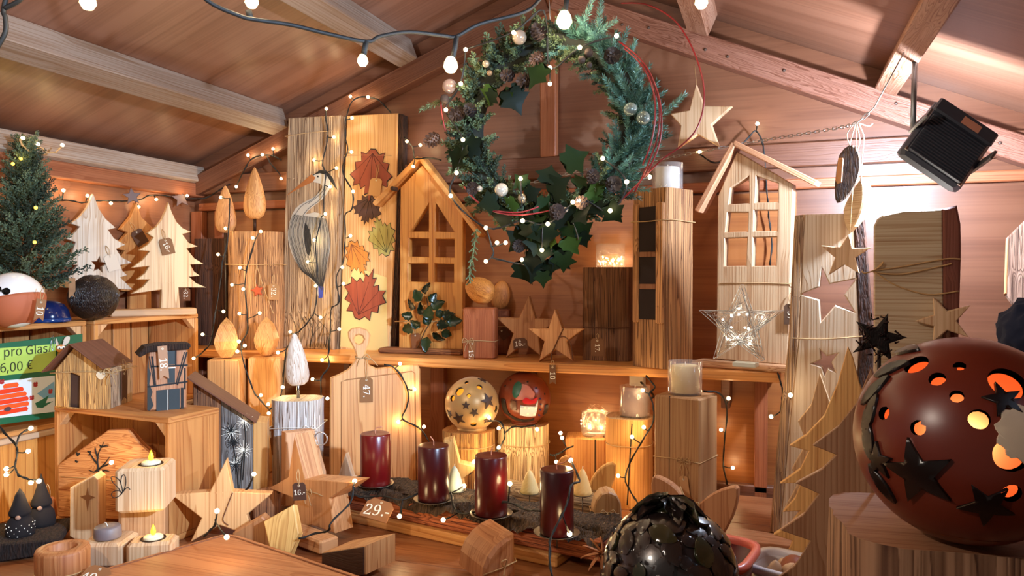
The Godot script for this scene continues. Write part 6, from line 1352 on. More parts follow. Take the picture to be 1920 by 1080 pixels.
	obj("wing", slab(smooth_loop(PackedVector2Array([Vector2(-0.0012,0),Vector2(-0.0015,0.0608),Vector2(0.0181,0.0968),Vector2(0.052,0.1274),Vector2(0.0875,0.1458),Vector2(0.1061,0.1451),Vector2(0.1017,0.1043),Vector2(0.0855,0.0601),Vector2(0.0548,0.0128)]), 2), 0.022, 0.003), pale(Color(0.74, 0.53, 0.37)), t, Vector3(0, 0, 0.004))
	st = mb(true)
	for q in [PackedVector3Array([Vector3(-0.0052,0.0856,0.004),Vector3(-0.022,0.0967,0.01),Vector3(-0.0187,0.0819,0.012),Vector3(-0.0033,0.0852,0.006)]), PackedVector3Array([Vector3(-0.0033,0.0864,0.006),Vector3(0.0194,0.1038,0.012),Vector3(0.0195,0.0893,0.012),Vector3(-0.0033,0.0852,0.006)]), PackedVector3Array([Vector3(-0.0046,0.085,0.006),Vector3(-0.0139,0.1121,0.008),Vector3(-0.0234,0.1321,0.006)])]: add_tube(st, smooth_line(q), 0.0016, 5)
	obj("twine_bow", st, M.twine, t)
	# flat panel with a rim at the front
	t = thing("wooden_tray", "large flat wooden panel with a routed rim lying at the front of the table", "tray", Vector3(0, 0.985, 0), Vector3(-90, 0, 0))
	var p0 := PackedVector2Array([Vector2(-1.2857,-1.2914),Vector2(-1.1478,-0.8918),Vector2(-1.1352,-0.873),Vector2(-1.0982,-0.8743),Vector2(-0.6047,-1.0145),Vector2(-0.6462,-1.3683)])
	obj("panel", slab(p0, 0.02, 0.003), wood("pine", Color(0.72, 0.47, 0.29), "x", 4.0), t)
	var pi := inset(p0 if area(p0) > 0 else reversed(p0), 0.014)
	var p3 := PackedVector3Array()
	for q in pi: p3.append(Vector3(q.x, q.y, 0.0003))
	obj("rim_groove", tube(p3, 0.0018, 5, true), flat(Color(0.48, 0.28, 0.16), 0.7), t)
	for q in [Vector3(-0.45, -1.0, -0.045), Vector3(-0.3, -1.15, -0.045), Vector3(-0.62, -1.12, -0.045)]: obj("foot", box(q, q + Vector3(0.05, 0.03, 0.026), 0.002), pale(Color(0.6, 0.4, 0.26)), t)
	price_tag("brown price tag with white writing at the near corner of the flat panel", Vector3(-1.2091,0.9965,1.1286), Vector3(-60, 30, -20), 0.05, 0.05, "49.-", "rect", Color(0.58, 0.38, 0.22), 0.02, 10.0, 0.0)
	t = thing("dark_faced_block", "pale wooden block with a dark brown face, by the corner of the flat panel", "wooden block", Vector3(-0.8194,0.945,0.9107), Vector3(0,-14,0))
	obj("face", slab(PackedVector2Array([Vector2(-0.0575,-0.0162),Vector2(-0.0573,0.0358),Vector2(0.0612,0.0729),Vector2(0.061,0.0179)]), 0.004, 0.001), wood("fine", Color(0.26, 0.15, 0.09), "x", 5.0), t)
	obj("body", slab(PackedVector2Array([Vector2(-0.0591,-0.0177),Vector2(-0.0588,0.0366),Vector2(0.0627,0.0743),Vector2(0.0625,0.0172)]), 0.09, 0.003, [], -0.0042), pale(Color(0.78, 0.58, 0.38)), t)
	t = thing("pale_board", "pale flat board lying behind the dark faced block with a cable over it", "board", Vector3(-0.9816,0.945,0.8059), Vector3(0,-20,0))
	obj("board", box(Vector3(-0.10, 0, -0.05), Vector3(0.06, 0.03, 0.0), 0.004), pale(Color(0.76, 0.56, 0.38), "pine", "x"), t)
	# loaf shaped block
	t = thing("loaf_block", "large loaf shaped wooden block tied with string, in front of the bark slab", "wooden block", Vector3(-0.5013,0.956,0.8546), Vector3(0,48,0))
	obj("loaf", slab(PackedVector2Array([Vector2(-0.0347,0.0048),Vector2(-0.0313,0.0331),Vector2(-0.0221,0.0521),Vector2(-0.0058,0.0699),Vector2(0.0153,0.082),Vector2(0.0368,0.0878),Vector2(0.0392,0)]), 0.115, 0.006), wood("pine", Color(0.70, 0.47, 0.30), "y", 5.0), t)
	obj("string", tube(PackedVector3Array([Vector3(-0.0334,0.0218,0.002),Vector3(0.0048,0.0269,0.002),Vector3(0.0381,0.0354,0.002),Vector3(0.1018,-0.0099,-0.118),Vector3(0.0249,-0.0252,-0.118)]), 0.0014, 5, true), M.twine, t)
	obj("string_bow", tube(smooth_line(PackedVector3Array([Vector3(0.0096,0.0288,0.004),Vector3(-0.0004,0.0438,0.012),Vector3(0.0113,0.0458,0.012),Vector3(0.0109,0.0293,0.006),Vector3(0.0063,0.0142,0.008)])), 0.0014, 5), M.twine, t)
	# dark leaf covered ball
	t = thing("leaf_ball", "large dark lacquered ball covered with glossy leaves, at the front of the table", "ceramic ball", Vector3(-0.1496,0.94,1.0403))
	var lr: float = 0.1043
	var cy: float = 0.1534
	var lac := flat(Color(0.13, 0.095, 0.09), 0.3)
	lac.clearcoat_enabled = true; lac.clearcoat = 0.8; lac.clearcoat_roughness = 0.1
	var lac2 := flat(Color(0.17, 0.17, 0.08), 0.28)
	lac2.clearcoat_enabled = true; lac2.clearcoat = 0.8; lac2.clearcoat_roughness = 0.1
	obj("ball", rough_ball(lr * 0.95, 0.03, 7, 1.0, 48), lac, t, Vector3(0, cy, 0))
	obj("foot", lathe(pv([0, 0, 0.055, 0, 0.058, 0.006, 0.045, 0.02, 0.04, cy - lr * 0.86]), 32), lac, t)
	for i in 150:
		var u := 1.0 - 1.75 * (i + 0.5) / 150.0
		var aa := i * 2.39996
		var d := Vector3(sqrt(1 - u * u) * cos(aa), u, sqrt(1 - u * u) * sin(aa))
		var s := g.randf_range(0.7, 1.3)
		var lf := smooth_loop(PackedVector2Array([Vector2(0, -0.017 * s), Vector2(0.011 * s, -0.006 * s), Vector2(0.010 * s, 0.008 * s), Vector2(0, 0.021 * s), Vector2(-0.010 * s, 0.006 * s), Vector2(-0.011 * s, -0.007 * s)]), 2)
		obj("glossy_leaf", on_ball(lf, lr * 0.965, g.randf_range(0.001, 0.006), d, g.randf() * TAU), lac2 if i % 6 == 1 else lac, t, Vector3(0, cy, 0))
	for q in [[0.0, 0.5], [1.2, 0.8], [2.5, 0.6], [3.7, 0.9], [4.9, 0.7], [0.6, 1.3], [3.0, 1.3]]:
		var lf2 := obj("top_leaf", leaf_mesh(0.05, 0.034, 0.02), lac2 if q[1] > 0.85 else lac, t, Vector3(cos(q[0]) * 0.006, cy + lr * 0.965, sin(q[0]) * 0.006))
		lf2.basis = aim(Vector3(cos(q[0]), q[1] * 0.12, sin(q[0])), 0.0)
	t = thing("dried_flower", "dried brown star flower with a small cone, beside the dark leaf ball", "dried flower", Vector3(-0.3218,0.94,0.7449), Vector3(0,0,0))
	obj("stem", tube(PackedVector3Array([Vector3.ZERO, Vector3(0.0, 0.03, 0), Vector3(0, 0.055, 0.005)]), 0.003, 6), flat(Color(0.35, 0.24, 0.15), 0.9), t)
	for i in 9:
		var pe := obj("petal", leaf_mesh(0.042, 0.012, 0.004), flat(Color(0.62, 0.40, 0.26), 0.7), t, Vector3(0, 0.055, 0.004))
		pe.basis = aim(Vector3(cos(i * 0.7), sin(i * 0.7) + 0.3, 0.35), 0.0)
	obj("cone", rough_ball(0.019, 0.12, 3, 1.2, 24), flat(Color(0.22, 0.12, 0.08), 0.7), t, Vector3(0.02, 0.02, 0.02))
	# bowls
	t = thing("plastic_tub", "dark red plastic tub with a pink rim and rounded corners, empty", "tub", Vector3(-0.1028,0.944,0.5533), Vector3(0,-12,0))
	tub(t, 0.095, 0.08, 0.126, flat(Color(0.33, 0.04, 0.07), 0.3), flat(Color(0.80, 0.38, 0.30), 0.35))
	t.position = Vector3(-0.1254,0.944,0.8418)
	t = thing("plastic_tub", "white plastic tub with nuts and brown pieces in it, under the wooden fir trees", "tub", Vector3(0.0395,0.944,0.7637), Vector3(0, -22, 0))
	tub(t, 0.075, 0.06, 0.085, flat(Color(0.86, 0.84, 0.84), 0.3), flat(Color(0.84, 0.82, 0.84), 0.3))
	var tp := t.position
	for i in 16:
		var s := g.randf_range(0.009, 0.013)
		var n := thing("nut", "small pale nut lying in the white plastic tub" if i else "round brown ball lying among the nuts in the white tub", "nut", tp + Vector3(cos(i * 2.4) * 0.012 * sqrt(float(i)), 0.062 + 0.012 * (i % 2), sin(i * 2.4) * 0.009 * sqrt(float(i))), Vector3(i * 40, i * 70, 0), "nuts in the white tub" if i else "")
		if i == 0:
			obj("shell", ball(0.026, 24, 14), flat(Color(0.55, 0.28, 0.16), 0.5), n)
			n.position = tp + Vector3(0.0, 0.07, -0.012)
		else: obj("shell", rough_ball(s, 0.1, i, 1.4, 14), flat(Color(0.80, 0.66, 0.52), 0.6), n)
func reversed(p: PackedVector2Array) -> PackedVector2Array:
	var q := p.duplicate(); q.reverse(); return q
func tub(t: Node3D, rx: float, rz: float, h: float, m: Material, rim: Material):
	var ring := func(s: float, y: float) -> Array:
		var r := []
		for k in 40:
			var a := TAU * k / 40
			var e := pow(pow(absf(cos(a)), 4.5) + pow(absf(sin(a)), 4.5), -1.0 / 4.5)
			r.append(Vector3(cos(a) * e * (rx + s), y, -sin(a) * e * (rz + s)))
		return r
	var loft := func(list: Array) -> SurfaceTool:
		var st := mb(true)
		for i in list.size() - 1:
			for k in 40: quad(st, list[i][k], list[i][(k + 1) % 40], list[i + 1][(k + 1) % 40], list[i + 1][k])
		return st
	var body: SurfaceTool = loft.call([ring.call(-0.022, 0.0), ring.call(-0.016, 0.002), ring.call(-0.004, h - 0.012), ring.call(-0.0065, h - 0.012), ring.call(-0.0185, 0.0045), ring.call(-0.03, 0.004)])
	cap(body, ring.call(-0.03, 0.004), 0.004, true)
	cap(body, ring.call(-0.022, 0.0), 0.0, false)
	obj("tub", body, m, t)
	obj("rim", loft.call([ring.call(-0.004, h - 0.014), ring.call(0.004, h - 0.013), ring.call(0.006, h - 0.009), ring.call(0.005, h), ring.call(-0.004, h + 0.001), ring.call(-0.008, h - 0.002), ring.call(-0.0065, h - 0.0125)]), rim, t)

func right_goods():
	var g := RandomNumberGenerator.new()
	g.seed = 66
	var white := Color(0.86, 0.72, 0.56)
	# plank with star cut-outs and live edges
	var t := thing("star_plank", "tall live edge plank with stars cut through it, beside the pale house", "plank", Vector3(0.1086,0.9405,0.3446), Vector3(0,-6,0))
	obj("plank", slab(PackedVector2Array([Vector2(-0.0913,0),Vector2(-0.0734,0.2318),Vector2(-0.0522,0.4596),Vector2(-0.041,0.7564),Vector2(0.063,0.7551),Vector2(0.078,0.4644),Vector2(0.0662,0.2326),Vector2(0.0631,0.0096)]), 0.03, 0.003, [PackedVector2Array([Vector2(-0.0024,0.6331),Vector2(0.0138,0.5937),Vector2(0.0683,0.606),Vector2(0.0453,0.5694),Vector2(0.0666,0.5308),Vector2(0.0264,0.5459),Vector2(-0.0039,0.5071),Vector2(-0.0065,0.5577),Vector2(-0.0493,0.5697),Vector2(-0.0067,0.5874)]), PackedVector2Array([Vector2(-0.0047,0.4415),Vector2(0.009,0.4273),Vector2(0.0316,0.4345),Vector2(0.0193,0.413),Vector2(0.0273,0.3925),Vector2(0.0114,0.4003),Vector2(0.0047,0.3814),Vector2(-0.0011,0.4021),Vector2(-0.0229,0.4084),Vector2(-0.0023,0.4194)])]), wood("fine", Color(0.84, 0.76, 0.66), "y", 4.0, 0.55), t)
	obj("bark_edge", slab(PackedVector2Array([Vector2(-0.1141,0),Vector2(-0.0972,0.2296),Vector2(-0.0746,0.4587),Vector2(-0.0619,0.7547),Vector2(-0.0398,0.7564),Vector2(-0.0511,0.4596),Vector2(-0.0722,0.2319),Vector2(-0.0901,0)]), 0.032, 0.004, [], 0.002), wood("old", Color(0.82, 0.66, 0.48), "y", 8.0, 0.85, 0.4), t)
	obj("bark_edge", slab(PackedVector2Array([Vector2(0.0619,0.0094),Vector2(0.065,0.2325),Vector2(0.0769,0.4644),Vector2(0.0619,0.7551),Vector2(0.0872,0.7421),Vector2(0.1084,0.4655),Vector2(0.099,0.2357),Vector2(0.0895,0.0136)]), 0.032, 0.004, [], 0.001), bark(Color(0.42, 0.26, 0.17), 8.0, 0.4), t)
	obj("twine", tube(smooth_line(PackedVector3Array([Vector3(-0.067,0.467,0.006),Vector3(-0.0024,0.4666,0.003),Vector3(0.0648,0.4739,0.004),Vector3(0.1083,0.4802,0.004)])), 0.0014, 5), M.twine, t)
	t = thing("wooden_star", "pale wooden star hung before the star plank, lit white by the floodlight", "wooden star", Vector3(0.1548,1.5976,0.395), Vector3(0,-6,0), "wooden stars")
	obj("star_board", slab(PackedVector2Array([Vector2(0.004,0.0497),Vector2(0.0116,0.018),Vector2(0.048,0.0182),Vector2(0.0171,-0.0042),Vector2(0.026,-0.0392),Vector2(-0.0044,-0.0194),Vector2(-0.038,-0.0427),Vector2(-0.0244,-0.0034),Vector2(-0.0539,0.0247),Vector2(-0.0139,0.0197)]), 0.016, 0.002), pale(white), t)
	obj("cord", tube(PackedVector3Array([Vector3(0.0051,0.0452,-0.004),Vector3(0.009,0.1185,-0.004),Vector3(0.0159,0.2127,-0.004),Vector3(0.0176,0.2911,-0.008)]), 0.0008, 4), M.twine, t)
	# hanging slices of log
	t = thing("log_slice", "thin slice of log with rough grey bark face, hanging from the chain end", "log slice", Vector3(0.1565,1.7805,0.4), Vector3(0,-4,0), "hanging log slices")
	obj("slice", slab(smooth_loop(PackedVector2Array([Vector2(0.0007,0.0624),Vector2(0.0157,0.0555),Vector2(0.0244,0.0303),Vector2(0.0225,-0.0013),Vector2(0.012,-0.0324),Vector2(-0.0051,-0.0552),Vector2(-0.0224,-0.064),Vector2(-0.0279,-0.04),Vector2(-0.0249,0.0073),Vector2(-0.0186,0.0425)]), 2), 0.012, 0.003), bark(Color(0.60, 0.50, 0.42), 9.0, 0.4), t)
	obj("sawn_edge", slab(PackedVector2Array([Vector2(-0.0259,-0.014),Vector2(-0.0208,0.0355),Vector2(-0.011,0.0349),Vector2(-0.0099,0.0301),Vector2(-0.0128,-0.0194),Vector2(-0.0226,-0.0225)]), 0.006, 0.002, [], 0.003), pale(Color(0.84, 0.58, 0.34)), t)
	t = thing("log_slice", "pale smooth wooden disc hanging below the bark slice", "log slice", Vector3(0.1799,1.7113,0.375), Vector3(0,-40,0), "hanging log slices")
	obj("slice", slab(smooth_loop(PackedVector2Array([Vector2(0.0048,0.0578),Vector2(0.0114,0.0405),Vector2(0.0104,0.0051),Vector2(-0.0024,-0.0296),Vector2(-0.0234,-0.0572),Vector2(-0.0357,-0.0395),Vector2(-0.04,-0.0088),Vector2(-0.0267,0.0204),Vector2(-0.0108,0.0428)]), 2), 0.03, 0.003), wood("fine", Color(0.84, 0.72, 0.56), "x", 6.0), t)
	t = thing("hanging_cords", "bundle of white cords knotted to the chain end on the rafter", "cord", Vector3(0.1735,1.8918,0.385))
	var st := mb(true)
	for q in [PackedVector3Array([Vector3(0.1713,1.892,0.385),Vector3(0.1624,1.8585,0.39),Vector3(0.1577,1.839,0.395)]), PackedVector3Array([Vector3(0.1735,1.8918,0.385),Vector3(0.1802,1.8559,0.385),Vector3(0.1753,1.8314,0.392)]), PackedVector3Array([Vector3(0.1778,1.8915,0.385),Vector3(0.1893,1.8609,0.38),Vector3(0.1868,1.824,0.375),Vector3(0.1846,1.7655,0.368)]), PackedVector3Array([Vector3(0.1691,1.8921,0.385),Vector3(0.1536,1.8685,0.39),Vector3(0.1599,1.8412,0.395)]), PackedVector3Array([Vector3(0.1756,1.894,0.385),Vector3(0.1977,1.8864,0.38),Vector3(0.2068,1.8915,0.375)])]:
		var loc := PackedVector3Array()
		for p in q: loc.append(p - t.position)
		add_tube(st, smooth_line(loc), 0.0013, 4)
	obj("cords", st, flat(Color(0.86, 0.80, 0.72), 0.8), t)
	# big board with wavy top
	t = thing("live_edge_board", "broad pale board with a wavy top and dark bark edge, tied with twine", "board", Vector3(0.2827,0.94,0.4626), Vector3(0,-8,0))
	obj("board", slab(PackedVector2Array([Vector2(-0.0814,0),Vector2(-0.0803,0.4734),Vector2(-0.0819,0.7193),Vector2(-0.0758,0.7338),Vector2(-0.0637,0.7424),Vector2(-0.0238,0.7509),Vector2(0.0191,0.7502),Vector2(0.0459,0.7513),Vector2(0.0497,0.4786),Vector2(0.055,0.01)]), 0.03, 0.003), wood("fine", Color(0.76, 0.69, 0.58), "x", 4.0, 0.6), t)
	obj("bark_edge", slab(PackedVector2Array([Vector2(0.0493,0.009),Vector2(0.0488,0.4786),Vector2(0.0449,0.7513),Vector2(0.0703,0.7568),Vector2(0.0771,0.7186),Vector2(0.0784,0.6643),Vector2(0.0751,0.4796),Vector2(0.0814,0.0148)]), 0.034, 0.004, [], 0.002), wood("fine", Color(0.48, 0.27, 0.21), "y", 6.0, 0.7), t)
	st = mb(true)
	for q in [PackedVector3Array([Vector3(-0.0822,0.6237,0.004),Vector3(-0.029,0.6325,0.004),Vector3(0.0483,0.6472,0.005),Vector3(0.0781,0.6469,0.006)]), PackedVector3Array([Vector3(-0.0822,0.6215,0.004),Vector3(-0.0289,0.6168,0.005),Vector3(0.0389,0.632,0.005),Vector3(0.0623,0.6383,0.007)]), PackedVector3Array([Vector3(-0.0791,0.6215,0.004),Vector3(-0.0386,0.5933,0.004),Vector3(0.0202,0.5748,0.004),Vector3(0.0748,0.582,0.007)]), PackedVector3Array([Vector3(-0.0822,0.6237,0.005),Vector3(-0.0669,0.6349,0.012),Vector3(-0.0639,0.6416,0.01),Vector3(-0.0791,0.626,0.006),Vector3(-0.0974,0.6192,0.01),Vector3(-0.1036,0.6238,0.01)])]: add_tube(st, smooth_line(q), 0.0016, 5)
	obj("twine", st, M.twine, t)
	t = thing("wooden_star", "pale wooden star leaning before the broad board, just above the big red ball", "wooden star", Vector3(0.3404,0.94,0.469), Vector3(0,-10,0), "wooden stars")
	obj("star_board", slab(PackedVector2Array([Vector2(-0.0289,0.5704),Vector2(-0.0029,0.5422),Vector2(0.0361,0.5539),Vector2(0.013,0.5221),Vector2(0.0347,0.49),Vector2(-0.0031,0.5031),Vector2(-0.0282,0.4776),Vector2(-0.0269,0.5105),Vector2(-0.0605,0.5198),Vector2(-0.027,0.5337)]), 0.022, 0.002), pale(Color(0.84, 0.72, 0.58)), t, Vector3(0, 0, 0.03))
	obj("stand_rod", tube(PackedVector3Array([Vector3(-0.0012,0.5106,0.02),Vector3(0.0024,0.0086,0.02)]), 0.004, 8), M.cord, t)
	t = thing("octagon_board", "octagonal board with a rough face and pale rim, at the edge of the back wall", "board", Vector3(0.587,1.5688,0.16), Vector3(0,-14,0))
	obj("board", slab(PackedVector2Array([Vector2(-0.0316,0.1144),Vector2(-0.0668,0.074),Vector2(-0.07,-0.0594),Vector2(-0.0381,-0.1094),Vector2(0.041,-0.1169),Vector2(0.0796,-0.0672),Vector2(0.0823,0.0661),Vector2(0.045,0.116)]), 0.03, 0.004), wood("old", Color(0.60, 0.46, 0.38), "y", 7.0, 0.8, 0.3), t)
	obj("rim", slab(PackedVector2Array([Vector2(-0.0668,0.074),Vector2(-0.0615,0.0713),Vector2(-0.0637,-0.058),Vector2(-0.07,-0.0594)]), 0.03, 0.002, [], 0.003), pale(Color(0.84, 0.62, 0.42)), t)
	obj("hook", tube(PackedVector3Array([Vector3(-0.0003,0.1193,-0.02),Vector3(0.0009,0.1475,-0.06),Vector3(0.0043,0.152,-0.155)]), 0.002, 5), M.steel, t)
	# fir trees of plank in front
	for q in [["small pale wooden fir tree behind the other two near the star plank", Vector3(0.0928,0.94,0.4303), Vector3(0,-5,0), PackedVector2Array([Vector2(0.0055,0.3979),Vector2(0.033,0.3172),Vector2(0.0631,0.2845),Vector2(0.0418,0.2827),Vector2(0.0741,0.2039),Vector2(0.1057,0.1725),Vector2(0.0743,0.169),Vector2(0.0963,0.0148),Vector2(-0.0556,0),Vector2(-0.0336,0.0848),Vector2(-0.0674,0.0865),Vector2(-0.034,0.1567),Vector2(-0.052,0.1787),Vector2(-0.0211,0.2417),Vector2(-0.0391,0.2879),Vector2(-0.0127,0.3257)]), Color(0.86, 0.74, 0.58), 0.018], ["pale wooden fir tree standing between the star plank and the darker tree", Vector3(0.1191,0.94,0.5233), Vector3(0,-5,0), PackedVector2Array([Vector2(0.0277,0.4668),Vector2(0.0379,0.443),Vector2(0.0501,0.3908),Vector2(0.0782,0.3161),Vector2(0.1077,0.2643),Vector2(0.0687,0.265),Vector2(0.0984,0.1982),Vector2(0.1277,0.1367),Vector2(0.0793,0.1413),Vector2(0.0992,0.0784),Vector2(0.1286,0.0069),Vector2(0.0801,0.0131),Vector2(0.0801,0.0098),Vector2(-0.0624,0),Vector2(-0.0625,0),Vector2(-0.1269,0),Vector2(-0.0892,0.0164),Vector2(-0.0776,0.048),Vector2(-0.1164,0.055),Vector2(-0.0842,0.0802),Vector2(-0.0631,0.1139),Vector2(-0.0972,0.1071),Vector2(-0.0738,0.1387),Vector2(-0.0613,0.1744),Vector2(-0.104,0.1672),Vector2(-0.0635,0.2025),Vector2(-0.0469,0.2428),Vector2(-0.085,0.2505),Vector2(-0.0513,0.2774),Vector2(-0.0172,0.3196),Vector2(0.008,0.3883)]), Color(0.92, 0.73, 0.46), 0.02], ["brown wooden fir tree nearest the big red ball", Vector3(0.1275,0.94,0.8705), Vector3(0,-12,0), PackedVector2Array([Vector2(0.0233,0.4632),Vector2(0.0407,0.4041),Vector2(0.0753,0.3436),Vector2(0.0451,0.3271),Vector2(0.0758,0.2714),Vector2(0.0455,0.2583),Vector2(0.0912,0.1977),Vector2(0.046,0.185),Vector2(0.0918,0.1047),Vector2(0.0466,0.0901),Vector2(0.0471,0.0124),Vector2(-0.0325,0),Vector2(-0.0331,0.0943),Vector2(-0.1363,0.0736),Vector2(-0.0924,0.118),Vector2(-0.0678,0.1647),Vector2(-0.1172,0.174),Vector2(-0.0799,0.2071),Vector2(-0.0547,0.2464),Vector2(-0.0923,0.2589),Vector2(-0.0508,0.2883),Vector2(-0.0278,0.3154),Vector2(-0.0653,0.3269),Vector2(-0.0264,0.3626),Vector2(0.0016,0.4049)]), Color(0.64, 0.48, 0.35), 0.02]]:
		t = fir_tree("wooden_tree", q[0], q[1], q[2], q[3], wood("fine", q[4], "y", 4.0), q[5])
	# big red ball with holes, on its log
	var c: Vector3 = Vector3(0.2125,1.3561,1.2056)
	var r: float = 0.119
	t = log_thing("log_pedestal", "thick pale split log at the front, under the big red ball", "log", Vector3(c.x + 0.015, 0.94, c.z - 0.07), Vector3(0, 6, 0), c.y - r - 0.94 + 0.004, 0.15, 0.115, 5.0, 0.02, 71, wood("old", Color(0.66, 0.50, 0.38), "y", 1.6, 0.75, 0.2), pale(Color(0.64, 0.46, 0.34), "pine", "x"), "", 0.3)
	t = thing("pierced_ball", "big reddish brown glazed ball with glowing round holes and dark stars, on the front log", "ceramic ball", Vector3(c.x, c.y - r + 0.0045, c.z), Vector3.ZERO, "pierced ceramic balls")
	var clay := flat(Color(0.42, 0.15, 0.09), 0.33)
	var up := Vector3(0, r, 0)
	var ball_holes := [[-0.8816,0.8706,0.014], [-0.5041,0.7228,0.0088], [-0.2786,0.8954,0.0065], [-0.281,0.5602,0.0072], [-0.589,0.2297,0.0085], [-0.0928,0.3656,0.0105], [0.2406,0.7254,0.019], [0.1406,0.0725,0.017], [0.1623,-0.2688,0.01], [-0.9687,0.3048,0.008], [2.5, 0.2, 0.012], [-2.4, 0.3, 0.012], [2.0, 0.6, 0.012]]
	obj("shell", hollow_ball(r, r - 0.008, ball_holes), clay, t, up)
	obj("inside_floor", lathe(pv([0, 0.012, 0.05, 0.014, 0.07, 0.022]), 24), flat(Color(0.8, 0.5, 0.25), 0.7), t)
	var dk := flat(Color(0.10, 0.055, 0.05), 0.3)
	for q in [[Vector3(-0.5362,-0.1809,0.8245), 0.04, 0.25, 0.005], [Vector3(-0.8251,-0.1506,0.5445), 0.022, 0.0, 0.004], [Vector3(-0.0222,-0.3899,0.9206), 0.028, 0.6, 0.004], [Vector3(0.1091,0.5226,0.8455), 0.02, 0.2, 0.004]]: obj("dark_star", on_ball(star_outline(q[1], 0.4), r, q[3], q[0], q[2]), dk, t, up)
	for q in [[Vector3(-0.8351,0.4726,0.2815), 0.5], [Vector3(-0.6888,0.6845,0.2385), 0.9], [Vector3(-0.8844,0.252,0.3929), 0.1], [Vector3(-0.5182,0.8546,0.0343), 1.2], [Vector3(-0.8976,0.0261,0.44), -0.2], [Vector3(-0.7834,-0.3938,0.4808), -0.5]]: obj("dark_leaf", on_ball(smooth_loop(PackedVector2Array([Vector2(0, -0.024), Vector2(0.009, -0.006), Vector2(0.007, 0.01), Vector2(0, 0.026), Vector2(-0.008, 0.008), Vector2(-0.008, -0.01)]), 2), r, 0.004, q[0], -q[1]), dk, t, up)
	var cloud := PackedVector2Array()
	for k in 40: cloud.append(Vector2(cos(TAU * k / 40), sin(TAU * k / 40)) * (0.029 + 0.0025 * cos(k * TAU / 40 * 11)))
	obj("white_blossom", on_ball(cloud, r, 0.003, Vector3(0.2666,0.2526,0.9301)), flat(Color(0.84, 0.76, 0.66), 0.4), t, up)
	lamp(obj("inner_bulb", ball(0.01, 12, 8), glow(Color(1.0, 0.8, 0.4), 4.0), t, up), Vector3.ZERO, Color(1.0, 0.84, 0.48), 0.09, 0.01)
	# twig star on a stick
	t = thing("twig_star", "dark glittering twig star on a thin stick, just above the big red ball", "star on stick", Vector3(0.1478,1.4628,1), Vector3(0,0,0))
	var q0: Vector3 = t.position
	obj("star", slab(PackedVector2Array([Vector2(0.011,0.0345),Vector2(0.0111,0.0078),Vector2(0.0362,0.0002),Vector2(0.0125,-0.0093),Vector2(0.017,-0.0368),Vector2(-0.0047,-0.0152),Vector2(-0.0354,-0.0246),Vector2(-0.0163,-0.0011),Vector2(-0.0314,0.022),Vector2(-0.0052,0.0131)]), 0.012, 0.004), bark(Color(0.17, 0.10, 0.10), 22.0, 0.5), t)
	st = mb(true)
	for k in 30:
		var a := g.randf() * TAU
		var rr := 0.032 * sqrt(g.randf())
		var p := Vector3(cos(a) * rr, sin(a) * rr, 0.001)
		add_tube(st, PackedVector3Array([p, p + Vector3(g.randf() - 0.5, g.randf() - 0.5, 0.15) * 0.022]), PackedFloat32Array([0.0016, 0.0008]), 4)
	var tw := flat(Color(0.16, 0.09, 0.09), 0.2)
	tw.metallic = 0.4
	obj("twigs", st, tw, t).set_meta("kind", "stuff")
	obj("stick", tube(PackedVector3Array([Vector3(0, -0.02, -0.008), Vector3(0, 0.94 - q0.y, -0.008)]), 0.0028, 6), flat(Color(0.15, 0.09, 0.06), 0.7), t)
	# blue cloth at the edge
	t = thing("cloth_post", "dark post mostly hidden behind the big red ball, carrying the blue cloth", "post", Vector3(0.4207,0.94,0.7278))
	obj("post", box(Vector3(-0.03, 0, -0.03), Vector3(0.03, 0.5202, 0.03), 0.003), M.dark, t)
	var top := t.position + Vector3(0, 0.5202, 0)
	t = thing("blue_cloth", "navy blue knitted cloth bunched up at the far edge, behind the big red ball", "cloth", top)
	var navy := flat(Color(0.07, 0.11, 0.22), 0.95)
	navy.rim_enabled = true; navy.rim = 0.4
	obj("cloth", rough_ball(0.055, 0.14, 17, 1.0, 40), navy, t, Vector3(0, 0.0, 0))

func pine_cone(r: float, h: float, s: int) -> ArrayMesh:
	var g := RandomNumberGenerator.new()
	g.seed = s
	var st := mb()
	add_lathe(st, pv([0, 0, r * 0.5, h * 0.1, r * 0.55, h * 0.4, r * 0.3, h * 0.8, 0, h * 0.95]), 10)
	for k in 46:
		var u := k / 46.0
		var a := k * 2.39996
		var rad := r * (0.5 + 0.6 * sin(PI * pow(1.0 - u, 0.8) * 0.9)) * (1.0 - 0.45 * u)
		var o := Vector3(cos(a), 0, sin(a))
		var sd := Vector3(-sin(a), 0, cos(a)) * r * 0.26 * (1.1 - 0.6 * u)
		var b := o * rad * 0.35 + Vector3(0, h * u, 0)
		var e := o * rad + Vector3(0, h * (u + 0.13), 0)
		quad(st, b - sd * 0.5, b + sd * 0.5, e + sd, e - sd)
		tri(st, e - sd, e + sd, e + o * r * 0.12 + Vector3(0, h * 0.05, 0))
	return done(st)
